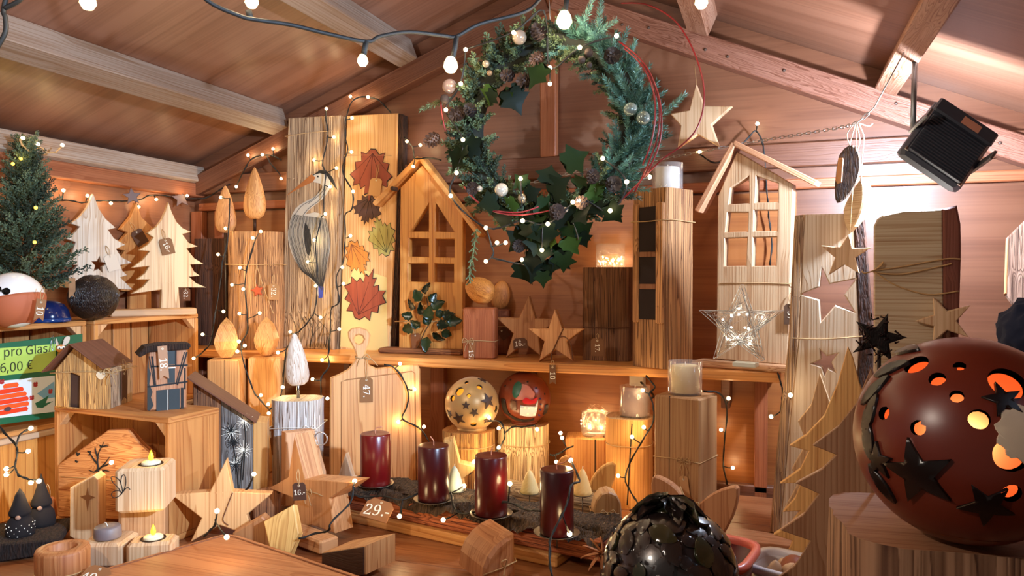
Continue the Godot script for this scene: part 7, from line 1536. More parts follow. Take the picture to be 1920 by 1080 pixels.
func ivy_mesh(s: float) -> ArrayMesh:
	var rim := [Vector2(0, -0.02), Vector2(0.30, -0.16), Vector2(0.52, -0.02), Vector2(0.44, 0.22), Vector2(0.74, 0.40), Vector2(0.40, 0.58), Vector2(0.20, 0.72), Vector2(0.0, 1.05)]
	var st := mb(true)
	var lift := func(p: Vector2) -> Vector3: return Vector3(p.x * s, p.y * s, s * (0.22 * absf(p.x) - 0.25 * p.y * p.y - 0.12 * p.x * p.x))
	for sx in [-1.0, 1.0]:
		for i in rim.size() - 1:
			var a: Vector3 = lift.call(Vector2(rim[i].x * sx, rim[i].y))
			var b: Vector3 = lift.call(Vector2(rim[i + 1].x * sx, rim[i + 1].y))
			var c0: Vector3 = lift.call(Vector2(0, rim[i].y * 0.85 if i else 0.0))
			var c1: Vector3 = lift.call(Vector2(0, rim[i + 1].y * 0.85))
			if i == rim.size() - 2: c1 = b
			if sx > 0: quad(st, c0, a, b, c1)
			else: quad(st, a, c0, c1, b)
	return done(st)
func wreath():
	var g := RandomNumberGenerator.new()
	g.seed = 77
	var t := thing("wreath", "large green wreath of fir, juniper and ivy with cones and baubles, hanging in the gable", "wreath", Vector3(-0.5206,1.919,0.45), Vector3(0,0,0))
	var R := 0.2
	var base := PackedVector3Array()
	for k in 48: base.append(Vector3(cos(TAU * k / 48) * R, sin(TAU * k / 48) * R, 0))
	obj("straw_ring", tube(base, 0.026, 14, true), flat(Color(0.075, 0.085, 0.05), 0.95), t)
	obj("hanging_wire", tube(PackedVector3Array([Vector3(0.0, 0.25, -0.01), Vector3(-0.004, 0.30, -0.02), Vector3(-0.01, 0.43, 0.0)]), 0.0012, 5), flat(Color(0.6, 0.6, 0.58), 0.4, 0.8), t)
	var fir := [sprig(201, 0.075, 110, 0.016, 0.0022, false, 0.25), sprig(202, 0.085, 120, 0.017, 0.0022, false, 0.25), sprig(203, 0.06, 100, 0.015, 0.0022, false, 0.25)]
	var jun := [sprig(204, 0.06, 120, 0.011, 0.0042, true), sprig(205, 0.07, 130, 0.012, 0.0042, true), sprig(206, 0.05, 110, 0.011, 0.0045, true)]
	var firm := [flat(Color(0.25, 0.42, 0.39), 0.6), flat(Color(0.35, 0.52, 0.48), 0.6), flat(Color(0.19, 0.34, 0.30), 0.6)]
	var junm := [flat(Color(0.24, 0.30, 0.19), 0.75), flat(Color(0.36, 0.41, 0.27), 0.75), flat(Color(0.15, 0.20, 0.13), 0.75)]
	for k in 640:
		var a := TAU * k / 640.0 + g.randf() * 0.05
		var b := g.randf_range(-0.35, 1.0) * PI if k % 4 else g.randf_range(-0.6, -0.1) * PI
		# b = 0 faces outwards, PI/2 faces the viewer, PI inwards
		var radial := Vector3(cos(a), sin(a), 0)
		var nrm := radial * cos(b) + Vector3(0, 0, sin(b))
		var tan := Vector3(-sin(a), cos(a), 0) * (1.0 if cos(a) > 0 else -1.0)
		var blue := cos(a) > 0.25 and sin(a) > -0.75 and (cos(b) > -0.35 or g.randf() < 0.3)
		var pos := radial * R + nrm * 0.03
		var d := tan * (0.6 if blue else 0.35) + nrm * (0.55 if blue else 0.75) + Vector3(g.randf() - 0.5, g.randf() - 0.5, g.randf() - 0.5) * 0.7
		var o := obj("fir_sprig" if blue else "juniper_sprig", (fir if blue else jun)[k % 3], (firm if blue else junm)[g.randi() % 3], t, pos - d.normalized() * 0.012)
		o.basis = aim(d, g.randf() * TAU)
		if cos(b) < -0.3: o.basis = o.basis.scaled(Vector3(0.7, 0.7, 0.7))
	for q in [[Vector3(0.2639,-0.0093,0.02), Vector3(0.75, 0.62, 0.1)], [Vector3(0.1255,0.2092,0.02), Vector3(0.15, 1, 0.1)], [Vector3(0.0826,0.2033,0.03), Vector3(0.45, 0.8, 0.3)], [Vector3(-0.2537,0.0888,0.02), Vector3(-1, -0.35, 0.1)], [Vector3(0.107,0.1859,0.05), Vector3(0.9, 0.3, 0.4)]]:
		var o := obj("fir_sprig", fir[1], firm[1] if q[1].x > -0.5 else junm[1], t, q[0])
		o.basis = aim(q[1], 0.0)
	# cones, baubles, ivy
	var cm := [flat(Color(0.20, 0.13, 0.10), 0.75), flat(Color(0.42, 0.31, 0.25), 0.75), flat(Color(0.15, 0.10, 0.08), 0.75)]
	var cones := [pine_cone(0.02, 0.042, 1), pine_cone(0.017, 0.036, 2)]
	var n := 0
	for q in [Vector3(0.0008,0.1964,0.065), Vector3(0.0037,0.1532,0.07), Vector3(0.1691,0.1318,0.075), Vector3(-0.0728,0.115,0.065), Vector3(-0.2057,0.0417,0.06), Vector3(-0.1724,0.033,0.065), Vector3(-0.2741,-0.0152,0.05), Vector3(0.1273,-0.1453,0.075), Vector3(0.1734,-0.1558,0.075), Vector3(0.111,-0.2017,0.08), Vector3(0.0423,-0.2173,0.085), Vector3(-0.0575,-0.294,0.05), Vector3(-0.0265,0.1045,0.05), Vector3(-0.1697,-0.1468,0.065)]:
		var o := obj("pine_cone", cones[n % 2], cm[1] if n in [1, 6, 9] else cm[n % 3 if n % 3 != 1 else 0], t, q)
		o.basis = aim(Vector3(g.randf() - 0.5, g.randf() - 0.6, 0.9), 0.0)
		n += 1
	for q in [[Vector3(-0.0505,0.2013,0.075), 0.0175, Color(0.80, 0.70, 0.60)], [Vector3(-0.2409,0.1063,0.055), 0.0185, Color(0.72, 0.60, 0.54)], [Vector3(-0.1362,0.1464,0.075), 0.009, Color(0.7, 0.62, 0.5)], [Vector3(-0.1265,0.1237,0.075), 0.007, Color(0.6, 0.48, 0.36)], [Vector3(-0.0928,-0.1599,0.085), 0.0165, Color(0.85, 0.80, 0.72)], [Vector3(-0.153,-0.1538,0.075), 0.0075, Color(0.78, 0.72, 0.64)], [Vector3(-0.0407,-0.1816,0.08), 0.012, Color(0.62, 0.55, 0.45)], [Vector3(0.2163,0.0087,0.085), 0.0155, Color(0.55, 0.62, 0.60)], [Vector3(0.2443,-0.0114,0.08), 0.0155, Color(0.55, 0.62, 0.60)], [Vector3(0.0667,-0.2122,0.09), 0.007, Color(0.75, 0.68, 0.6)]]:
		obj("bauble", ball(q[1], 24, 14), flat(q[2], 0.12, 0.55), t, q[0])
	for q in [[Vector3(0.1205,0.1448,0.085), 0.0105], [Vector3(0.1055,0.129,0.09), 0.009], [Vector3(0.1225,0.1158,0.088), 0.007], [Vector3(-0.2518,0.0742,0.06), 0.012]]: obj("dried_poppy_head", rough_ball(q[1], 0.08, 5, 1.0, 18), flat(Color(0.20, 0.14, 0.11), 0.8), t, q[0])
	var ivy := [ivy_mesh(0.046), ivy_mesh(0.057), ivy_mesh(0.036)]
	var im := [flat(Color(0.05, 0.085, 0.04), 0.55), flat(Color(0.085, 0.14, 0.055), 0.55), flat(Color(0.17, 0.24, 0.085), 0.55), flat(Color(0.04, 0.065, 0.035), 0.5)]
	for q in im:
		q.metallic_specular = 0.2
		q.backlight_enabled = true
		q.backlight = Color(0.05, 0.09, 0.02)
	var spots := [[1060, 395, 170], [1030, 415, 190], [1000, 400, 150], [1020, 450, 200], [1050, 440, 175], [1075, 430, 160], [1010, 430, 200], [990, 440, 215], [1035, 470, 185], [1060, 465, 170], [1025, 495, 190], [1045, 495, 170], [1075, 455, 150], [1090, 430, 140], [1100, 445, 165], [1012, 480, 200], [985, 498, 180], [1030, 515, 175], [1055, 485, 150], [965, 400, 220], [985, 385, 240], [1025, 390, 120], [1055, 372, 60], [1010, 375, 80], [1045, 350, 30], [1080, 320, 60], [1135, 395, 150], [1160, 400, 130], [1120, 370, 100], [1000, 355, 300], [950, 385, 250], [1068, 405, 140], [945, 182, 200], [958, 178, 170], [972, 182, 160], [985, 170, 185], [935, 172, 230], [1042, 148, 220], [890, 285, 240], [910, 278, 260], [875, 285, 200], [1095, 355, 45], [1110, 405, 150], [1040, 430, 180], [1085, 405, 120], [1070, 480, 165]]
	n = 0
	for q in spots:
		var p := Vector3((q[0] - 1029) * 0.00129, (238 - q[1]) * 0.00129, 0.06 + 0.035 * g.randf() - (0.03 if q[1] > 430 else 0.0))
		var o := obj("ivy_leaf", ivy[n % 3], im[[0, 1, 3, 0, 2, 1, 0, 3][n % 8]], t, p, Vector3(g.randf_range(-35, 25), g.randf_range(-45, 45), -q[2] + g.randf_range(-20, 20)))
		n += 1
	var st := mb(true)
	for q in [PackedVector3Array([Vector3(0.0223,-0.1928,0.07),Vector3(0.0368,-0.2438,0.075),Vector3(0.026,-0.293,0.06),Vector3(0.015,-0.3433,0.045),Vector3(0.0028,-0.3688,0.04)]), PackedVector3Array([Vector3(0.0483,-0.1937,0.07),Vector3(0.0806,-0.2445,0.07),Vector3(0.0909,-0.2814,0.06)]), PackedVector3Array([Vector3(-0.0173,-0.2042,0.07),Vector3(-0.0339,-0.2666,0.06),Vector3(-0.0439,-0.3302,0.05)])]: add_tube(st, smooth_line(q), 0.0016, 5)
	obj("ivy_stem", st, flat(Color(0.22, 0.17, 0.09), 0.8), t)
	obj("hanging_tendril", tube(smooth_line(PackedVector3Array([Vector3(-0.1839,-0.2481,0.02),Vector3(-0.1912,-0.3017,0.02),Vector3(-0.2014,-0.3419,0.02),Vector3(-0.2029,-0.3823,0.02)])), 0.0016, 5), junm[1], t)
	for k in 26:
		var u := k / 26.0
		var o := obj("tendril_leaf", jun[2], junm[1], t, Vector3(-0.1839,-0.2481,0.02).lerp(Vector3(-0.2029,-0.385,0.02), u))
		o.basis = aim(Vector3(cos(k * 2.4), -0.8, sin(k * 2.4)), k).scaled(Vector3(0.3, 0.3, 0.3))
	var red := flat(Color(0.48, 0.08, 0.11), 0.45)
	for q in [PackedVector3Array([Vector3(0.1824,0.1742,0.05),Vector3(0.2359,0.1229,0.075),Vector3(0.2662,0.064,0.085),Vector3(0.2812,0.0086,0.09),Vector3(0.2783,-0.0491,0.085),Vector3(0.2635,-0.0948,0.08),Vector3(0.2401,-0.1387,0.06),Vector3(0.2184,-0.172,0.04)]), PackedVector3Array([Vector3(0.1886,0.1711,0.05),Vector3(0.2464,0.1086,0.08),Vector3(0.2764,0.0443,0.09),Vector3(0.2866,-0.0104,0.095),Vector3(0.283,-0.0612,0.085),Vector3(0.2671,-0.1068,0.08),Vector3(0.2382,-0.1495,0.07),Vector3(0.1852,-0.1973,0.06)]), PackedVector3Array([Vector3(0.1949,0.1582,0.05),Vector3(0.2436,0.1016,0.085),Vector3(0.2701,0.0377,0.095),Vector3(0.2734,-0.0222,0.1),Vector3(0.2634,-0.0735,0.095),Vector3(0.2433,-0.1175,0.08)]), PackedVector3Array([Vector3(0.1591,0.3171,-0.1),Vector3(0.2223,0.2998,-0.08),Vector3(0.2856,0.2506,-0.04),Vector3(0.325,0.1937,0),Vector3(0.3556,0.1237,0.03),Vector3(0.3727,0.0575,0.05),Vector3(0.3718,0.0045,0.05),Vector3(0.3567,-0.0437,0.06),Vector3(0.3231,-0.0771,0.06),Vector3(0.282,-0.1046,0.06),Vector3(0.2384,-0.1434,0.05)]), PackedVector3Array([Vector3(-0.1755,-0.1683,0.085),Vector3(-0.1299,-0.2029,0.095),Vector3(-0.0738,-0.2201,0.1),Vector3(-0.0208,-0.2216,0.1),Vector3(0.0282,-0.2135,0.09)]), PackedVector3Array([Vector3(-0.1917,-0.1477,0.08),Vector3(-0.1505,-0.1869,0.095),Vector3(-0.1007,-0.2105,0.1),Vector3(-0.0406,-0.2161,0.1),Vector3(0.0022,-0.204,0.09)]), PackedVector3Array([Vector3(-0.2666,0.0857,0.05),Vector3(-0.2629,0.0444,0.055),Vector3(-0.255,-0.0017,0.05)])]: obj("red_wire", tube(smooth_line(q), 0.0019, 6), red, t)
	# hanging star and chain behind the wreath
	t = thing("wooden_star", "pale wooden star hanging in the gable beside the wreath", "wooden star", Vector3(-0.1932,1.9892,0.09), Vector3(0,-8,0), "wooden stars")
	obj("star_board", slab(PackedVector2Array([Vector2(-0.0106,0.0952),Vector2(0.0116,0.034),Vector2(0.0862,0.0246),Vector2(0.0321,-0.0207),Vector2(0.0525,-0.0821),Vector2(-0.0057,-0.0436),Vector2(-0.0622,-0.0773),Vector2(-0.0534,-0.0156),Vector2(-0.0838,0.0217),Vector2(-0.0296,0.0266)]), 0.018, 0.0025), pale(Color(0.86, 0.74, 0.60)), t)
	obj("hanging_cord", tube(PackedVector3Array([Vector3(-0.0101,0.0902,-0.004),Vector3(-0.0146,0.1246,-0.01),Vector3(-0.0225,0.1602,-0.03)]), 0.0008, 4), M.twine, t)
	t = thing("chain", "thin steel chain strung across the gable to the rafter by the floodlight", "chain", Vector3.ZERO)
	var path := smooth_line(PackedVector3Array([Vector3(-0.7254,1.8246,0.14),Vector3(-0.6434,1.8289,0.14),Vector3(-0.537,1.8544,0.12),Vector3(-0.4478,1.8681,0.1),Vector3(-0.3233,1.8843,0.07),Vector3(-0.1976,1.9,0.07),Vector3(-0.0699,1.9176,0.07),Vector3(-0.0011,1.9161,0.12),Vector3(0.1304,1.9026,0.28),Vector3(0.1739,1.8951,0.38),Vector3(0.208,1.9238,0.4)]), 8)
	obj("chain_wire", tube(PackedVector3Array([Vector3(0.208,1.9238,0.4), Vector3(0.262, 2.031, 0.42)]), 0.0014, 5), flat(Color(0.66, 0.64, 0.62), 0.3, 0.9), t)
	var lk := link_mesh(0.0095, 0.0032, 0.0011)
	var run := 0.0
	var steel := flat(Color(0.66, 0.64, 0.62), 0.3, 0.9)
	n = 0
	for i in path.size() - 1:
		var d := path[i + 1] - path[i]
		while run < d.length():
			var o := obj("chain_link", lk, steel, t, path[i] + d.normalized() * run)
			o.basis = aim(d, (PI / 2) * (n % 2) + 0.3)
			n += 1
			run += 0.0155
		run -= d.length()
func link_mesh(hl: float, hw: float, r: float) -> ArrayMesh:
	var p := PackedVector3Array()
	for k in 12:
		var a := TAU * k / 12
		p.append(Vector3(cos(a) * hw, sin(a) * hw + (hl - hw) * signf(sin(a) + 1e-6), 0))
	return done(tube(p, r, 5, true))

var bulb_mesh: ArrayMesh
var led: StandardMaterial3D
func fairy(label: String, wires: Array, bulbs: PackedVector3Array, e := 0.005, c := Color(1.0, 0.86, 0.62), wire: Material = null) -> Node3D:
	var at := bulbs[0]
	var t := thing("string_lights", label, "string lights", at, Vector3.ZERO, "fairy light strings")
	var all := []
	for w in wires:
		var st := mb(true)
		var p := PackedVector3Array()
		for q in smooth_line(w): p.append(q - at)
		add_tube(st, p, 0.0019, 5)
		var p2 := PackedVector3Array()
		for i in p.size(): p2.append(p[i] + Vector3(sin(i * 1.1), cos(i * 1.1), sin(i * 0.7)) * 0.0022)
		add_tube(st, p2, 0.0014, 4)
		all.append_array(p)
		obj("cable", st, wire if wire else M.wire_black, t)
	var leads := mb(true)
	for b in bulbs:
		var q := b - at
		var near := q
		var best := 9.0
		for p in all:
			if p.distance_to(q) < best: best = p.distance_to(q); near = p
		if best < 0.12: add_tube(leads, PackedVector3Array([near, near.lerp(q, 0.5) + Vector3(0, -0.002, 0), q]), PackedFloat32Array([0.0014, 0.0016, 0.0026]), 5)
	obj("bulb_leads", leads, wire if wire else M.wire_black, t).set_meta("kind", "stuff")
	for b in bulbs:
		var o := obj("bulb", bulb_mesh, led, t, b - at)
		lamp(o, Vector3.ZERO, c, e * 0.75, 0.006)
	return t
func string_lights():
	bulb_mesh = done(ball(0.0052, 12, 8))
	led = glow(Color(1.0, 0.90, 0.70), 8.0)
	fairy("fairy light string along the side wall under the wall plate", [PackedVector3Array([Vector3(-1.995,1.7848,0.6536),Vector3(-1.995,1.7906,0.6274),Vector3(-1.995,1.7738,0.5939),Vector3(-1.995,1.781,0.5522),Vector3(-1.995,1.7788,0.4924),Vector3(-1.995,1.7901,0.443),Vector3(-1.995,1.796,0.365),Vector3(-1.995,1.8076,0.2819),Vector3(-1.995,1.8267,0.2347),Vector3(-1.995,1.8341,0.1813),Vector3(-1.995,1.8295,0.0983)]), PackedVector3Array([Vector3(-1.9793,1.8272,0.1148),Vector3(-1.9604,1.8294,0.0869),Vector3(-1.9193,1.8353,0.0511),Vector3(-1.8923,1.8525,0.0414),Vector3(-1.8263,1.8825,0.0389)])], PackedVector3Array([Vector3(-1.985,1.8013,0.6515),Vector3(-1.985,1.8078,0.5655),Vector3(-1.985,1.8005,0.484),Vector3(-1.985,1.7856,0.3987),Vector3(-1.985,1.7836,0.2895),Vector3(-1.985,1.8157,0.2149),Vector3(-1.985,1.8563,0.126)]) + PackedVector3Array([Vector3(-1.9395,1.8364,0.1219)]), 0.006)
	fairy("three yellow fairy lights on a beige cord above the small conifer", [PackedVector3Array([Vector3(-1.88,1.9136,0.7803),Vector3(-1.88,1.8963,0.7657),Vector3(-1.88,1.8879,0.7477),Vector3(-1.88,1.9022,0.7215),Vector3(-1.88,1.8924,0.7012),Vector3(-1.88,1.8979,0.6755),Vector3(-1.88,1.9139,0.659)])], PackedVector3Array([Vector3(-1.88,1.9196,0.7699),Vector3(-1.88,1.9112,0.7276),Vector3(-1.88,1.9207,0.654)]), 0.004, Color(1.0, 0.82, 0.5), M.twine)
	fairy("fairy light string draped over the weathered log in the corner", [PackedVector3Array([Vector3(-1.6862,1.8097,0.205),Vector3(-1.6765,1.6893,0.225),Vector3(-1.6898,1.6023,0.235),Vector3(-1.701,1.5328,0.235),Vector3(-1.7013,1.4466,0.255),Vector3(-1.7101,1.3438,0.27),Vector3(-1.7244,1.3107,0.29),Vector3(-1.7495,1.2903,0.3)]), PackedVector3Array([Vector3(-1.5644,1.702,0.205),Vector3(-1.5755,1.667,0.22),Vector3(-1.6012,1.5846,0.225),Vector3(-1.608,1.5158,0.23),Vector3(-1.594,1.4301,0.235),Vector3(-1.568,1.3782,0.27),Vector3(-1.5168,1.3324,0.36),Vector3(-1.4822,1.229,0.36),Vector3(-1.4673,1.1817,0.34),Vector3(-1.4307,1.1514,0.34)])], PackedVector3Array([Vector3(-1.7228,1.8145,0.205),Vector3(-1.687,1.7104,0.225),Vector3(-1.5565,1.6978,0.215),Vector3(-1.5798,1.6772,0.225),Vector3(-1.7089,1.625,0.235),Vector3(-1.6223,1.5811,0.235),Vector3(-1.6458,1.5261,0.245),Vector3(-1.602,1.5126,0.245),Vector3(-1.6171,1.4336,0.245),Vector3(-1.5386,1.4366,0.245),Vector3(-1.6716,1.4401,0.255),Vector3(-1.724,1.3673,0.29),Vector3(-1.5245,1.3564,0.36),Vector3(-1.4948,1.3453,0.37),Vector3(-1.5222,1.3267,0.37),Vector3(-1.7424,1.2916,0.31),Vector3(-1.4575,1.1943,0.345),Vector3(-1.4267,1.1694,0.35)]))
	fairy("fairy light string hanging down over the painted heron", [PackedVector3Array([Vector3(-1.3873,2.1051,0.1),Vector3(-1.3788,2.0554,0.11),Vector3(-1.373,2.0081,0.11),Vector3(-1.3894,1.9482,0.11),Vector3(-1.3936,1.9223,0.11),Vector3(-1.3836,1.8818,0.11),Vector3(-1.3867,1.803,0.115),Vector3(-1.3869,1.7594,0.115),Vector3(-1.3971,1.7423,0.115),Vector3(-1.4103,1.6812,0.12),Vector3(-1.4146,1.6376,0.12),Vector3(-1.409,1.5327,0.12),Vector3(-1.412,1.4629,0.125),Vector3(-1.4224,1.4278,0.125),Vector3(-1.4437,1.3996,0.13),Vector3(-1.4748,1.3708,0.13),Vector3(-1.5061,1.363,0.13)])], PackedVector3Array([Vector3(-1.3786,2.1005,0.11),Vector3(-1.3508,2.0067,0.11),Vector3(-1.4263,1.9362,0.11),Vector3(-1.3379,1.9049,0.115),Vector3(-1.3623,1.8455,0.115),Vector3(-1.3775,1.757,0.12),Vector3(-1.4206,1.6726,0.12),Vector3(-1.4456,1.6011,0.12),Vector3(-1.4117,1.5223,0.125),Vector3(-1.3905,1.4198,0.13),Vector3(-1.5045,1.3704,0.135)]))
	fairy("fairy light string hanging between the heron and the painted leaves", [PackedVector3Array([Vector3(-1.169,2.0817,0.06),Vector3(-1.2079,2.1226,0.06),Vector3(-1.2503,2.1387,0.065),Vector3(-1.2951,2.1302,0.08),Vector3(-1.3026,2.0725,0.11),Vector3(-1.3025,2.0054,0.12),Vector3(-1.2897,1.961,0.125),Vector3(-1.3097,1.8936,0.125),Vector3(-1.2714,1.8281,0.13),Vector3(-1.2716,1.7685,0.13),Vector3(-1.2972,1.7488,0.13),Vector3(-1.2976,1.6581,0.13),Vector3(-1.3077,1.5931,0.13),Vector3(-1.3297,1.5502,0.13),Vector3(-1.3188,1.4729,0.135),Vector3(-1.3468,1.4468,0.135),Vector3(-1.3458,1.3867,0.14),Vector3(-1.2995,1.3432,0.22),Vector3(-1.2903,1.3074,0.24)])], PackedVector3Array([Vector3(-1.2444,2.1359,0.075),Vector3(-1.3101,2.143,0.075),Vector3(-1.2736,2.0605,0.125),Vector3(-1.2729,1.9507,0.13),Vector3(-1.2644,1.8239,0.135),Vector3(-1.2747,1.6831,0.135),Vector3(-1.3046,1.5827,0.135),Vector3(-1.3008,1.5296,0.135),Vector3(-1.3108,1.3844,0.145),Vector3(-1.3047,1.2964,0.25)]))
	fairy("short fairy light string over the roof of the pine house", [PackedVector3Array([Vector3(-1.1209,1.9995,0.06),Vector3(-1.0873,1.9668,0.07),Vector3(-1.0283,1.9116,0.168),Vector3(-0.987,1.9104,0.172),Vector3(-0.88,1.8793,0.3)])], PackedVector3Array([Vector3(-1.1062,1.9849,0.07),Vector3(-1.064,1.9722,0.06),Vector3(-1.0378,1.8889,0.16)]), 0.005)
	fairy("fairy light string along the rafter above the wooden drops", [PackedVector3Array([Vector3(-1.7879,1.8578,0.06),Vector3(-1.7533,1.9143,0.06),Vector3(-1.7191,1.959,0.06),Vector3(-1.6521,1.9739,0.06),Vector3(-1.5983,1.9542,0.05)]), PackedVector3Array([Vector3(-1.6522,1.9702,0.06),Vector3(-1.6303,1.936,0.06),Vector3(-1.6063,1.9129,0.06),Vector3(-1.5933,1.8922,0.06)])], PackedVector3Array([Vector3(-1.7726,1.8673,0.07),Vector3(-1.7222,1.9743,0.07),Vector3(-1.6621,1.9729,0.07),Vector3(-1.6218,1.9916,0.065),Vector3(-1.5934,1.8886,0.06)]), 0.006)
	fairy("fairy light string hanging before the cutting board", [PackedVector3Array([Vector3(-1.0605,1.2972,0.3033),Vector3(-1.0342,1.2872,0.2879),Vector3(-0.9992,1.2247,0.2725),Vector3(-1.0011,1.1713,0.2791),Vector3(-1.009,1.1413,0.2872),Vector3(-0.9611,1.1074,0.2632),Vector3(-0.929,1.0654,0.2663)])], PackedVector3Array([Vector3(-1.0207,1.2993,0.2806),Vector3(-0.9826,1.2244,0.2645),Vector3(-1.0181,1.133,0.2961),Vector3(-0.954,1.1166,0.2601)]), 0.006)
	fairy("fairy light string between the white drop and the warm lit block", [PackedVector3Array([Vector3(-1.4091,1.3508,0.25),Vector3(-1.3981,1.3308,0.3),Vector3(-1.3636,1.2663,0.36),Vector3(-1.3527,1.2301,0.38),Vector3(-1.3679,1.187,0.38),Vector3(-1.3845,1.1643,0.4)]), PackedVector3Array([Vector3(-1.2838,1.3086,0.25),Vector3(-1.267,1.2805,0.27),Vector3(-1.2868,1.2485,0.28),Vector3(-1.2754,1.1987,0.3)])], PackedVector3Array([Vector3(-1.4216,1.3212,0.31),Vector3(-1.3453,1.2303,0.39),Vector3(-1.3865,1.1533,0.4),Vector3(-1.312,1.2422,0.29),Vector3(-1.24,1.1925,0.32)]))
	fairy("fairy light string tangled round the logs under the pierced balls", [PackedVector3Array([Vector3(-0.763,1.1481,0.28),Vector3(-0.7116,1.1533,0.29),Vector3(-0.6907,1.1272,0.3),Vector3(-0.6902,1.1059,0.31),Vector3(-0.7041,1.0845,0.31),Vector3(-0.7197,1.0686,0.31),Vector3(-0.751,1.0444,0.33),Vector3(-0.7699,1.0182,0.36)]), PackedVector3Array([Vector3(-0.6907,1.1243,0.3),Vector3(-0.6676,1.1419,0.3),Vector3(-0.6308,1.1459,0.3),Vector3(-0.6036,1.152,0.3)]), PackedVector3Array([Vector3(-0.5675,1.0696,0.28),Vector3(-0.5465,1.0727,0.28),Vector3(-0.527,1.085,0.27),Vector3(-0.5126,1.0898,0.24)])], PackedVector3Array([Vector3(-0.7399,1.1618,0.29),Vector3(-0.7079,1.1363,0.3),Vector3(-0.5975,1.1409,0.3),Vector3(-0.7004,1.0884,0.32),Vector3(-0.6989,1.0682,0.32),Vector3(-0.7626,1.0502,0.34),Vector3(-0.5432,1.1267,0.26),Vector3(-0.5387,1.1139,0.26),Vector3(-0.5466,1.0548,0.29)]), 0.007)
	fairy("fairy light string over the honey log and down its side", [PackedVector3Array([Vector3(-0.3156,1.2897,0.24),Vector3(-0.2902,1.2641,0.25),Vector3(-0.3039,1.2467,0.26),Vector3(-0.2912,1.2156,0.27),Vector3(-0.2923,1.1717,0.28),Vector3(-0.3208,1.1219,0.29),Vector3(-0.3575,1.0424,0.3),Vector3(-0.3491,1.0031,0.3),Vector3(-0.3252,0.9724,0.31),Vector3(-0.3426,0.953,0.32)])], PackedVector3Array([Vector3(-0.3206,1.2542,0.26),Vector3(-0.3126,1.1639,0.29),Vector3(-0.3411,1.1391,0.3),Vector3(-0.375,1.0379,0.31),Vector3(-0.3002,0.978,0.33)]), 0.006)
	fairy("fairy light string from the pillar top down the back wall", [PackedVector3Array([Vector3(-0.1574,1.2743,0.36),Vector3(-0.1283,1.2689,0.33),Vector3(-0.113,1.22,0.2),Vector3(-0.1235,1.1178,0.06),Vector3(-0.1295,1.0359,0.05),Vector3(-0.1197,0.9666,0.04)])], PackedVector3Array([Vector3(-0.1077,1.2356,0.2),Vector3(-0.1349,1.1245,0.06),Vector3(-0.1036,1.0186,0.05)]), 0.005)
	fairy("two fairy lights hanging off the end of the shelf", [PackedVector3Array([Vector3(0.0117,1.3108,0.24),Vector3(0.0217,1.2808,0.26),Vector3(0.023,1.2532,0.26),Vector3(0.0183,1.2187,0.26)])], PackedVector3Array([Vector3(0.0385,1.2817,0.4),Vector3(-0.0028,1.2037,0.25)]), 0.004)
	fairy("fairy light string behind the pale house windows and along the chain", [PackedVector3Array([Vector3(-0.1929,1.8892,0.09),Vector3(-0.142,1.8718,0.04),Vector3(-0.0712,1.9334,0.03),Vector3(-0.0459,1.9569,0.03),Vector3(-0.0261,1.9041,0.03),Vector3(-0.0202,1.8302,0.03),Vector3(-0.0142,1.7491,0.03),Vector3(-0.0098,1.6978,0.025),Vector3(-0.004,1.6534,0.025),Vector3(-0.0079,1.5827,0.025)])], PackedVector3Array([Vector3(-0.1943,1.899,0.075),Vector3(-0.0428,1.9719,0.05)]), 0.004)
	fairy("fairy light string woven round the wreath", [PackedVector3Array([Vector3(-0.7119,2.107,0.52),Vector3(-0.7248,2.025,0.52),Vector3(-0.7741,1.969,0.5),Vector3(-0.7149,1.8856,0.53),Vector3(-0.732,1.806,0.53),Vector3(-0.7478,1.7505,0.53),Vector3(-0.655,1.6699,0.53),Vector3(-0.5579,1.6835,0.54),Vector3(-0.4933,1.6737,0.55),Vector3(-0.4196,1.7255,0.55),Vector3(-0.3489,1.7011,0.54),Vector3(-0.3114,1.7646,0.54),Vector3(-0.3707,1.8234,0.52)]), PackedVector3Array([Vector3(-0.7119,2.107,0.52),Vector3(-0.5806,2.1293,0.54),Vector3(-0.5117,2.1779,0.52),Vector3(-0.4973,2.0428,0.52),Vector3(-0.4201,2.0765,0.54),Vector3(-0.3371,2.0973,0.53)]), PackedVector3Array([Vector3(-0.6629,1.6714,0.51),Vector3(-0.6472,1.6155,0.5),Vector3(-0.6472,1.5972,0.5),Vector3(-0.5815,1.5826,0.49),Vector3(-0.5371,1.5696,0.48)])], PackedVector3Array([Vector3(-0.7056,2.102,0.535),Vector3(-0.5806,2.128,0.54),Vector3(-0.7183,2.0207,0.535),Vector3(-0.7649,1.9641,0.52),Vector3(-0.7107,1.8836,0.54),Vector3(-0.7255,1.8037,0.545),Vector3(-0.7433,1.7493,0.54),Vector3(-0.5632,1.7829,0.54),Vector3(-0.5322,1.8072,0.42),Vector3(-0.4812,1.7698,0.45),Vector3(-0.655,1.6699,0.53),Vector3(-0.6337,1.6344,0.51),Vector3(-0.6116,1.6341,0.51),Vector3(-0.6649,1.5894,0.505),Vector3(-0.5727,1.5927,0.5),Vector3(-0.5512,1.6819,0.56),Vector3(-0.4903,1.673,0.56),Vector3(-0.5136,1.6141,0.53),Vector3(-0.3685,1.8218,0.53),Vector3(-0.4171,1.7244,0.56),Vector3(-0.4308,1.7213,0.56),Vector3(-0.3457,1.6998,0.555),Vector3(-0.3086,1.7627,0.555),Vector3(-0.333,2.0907,0.55),Vector3(-0.4163,2.0717,0.555),Vector3(-0.4943,2.0398,0.53),Vector3(-0.5061,2.0134,0.49),Vector3(-0.2664,1.7785,0.5)]), 0.004, Color(1.0, 0.88, 0.68))
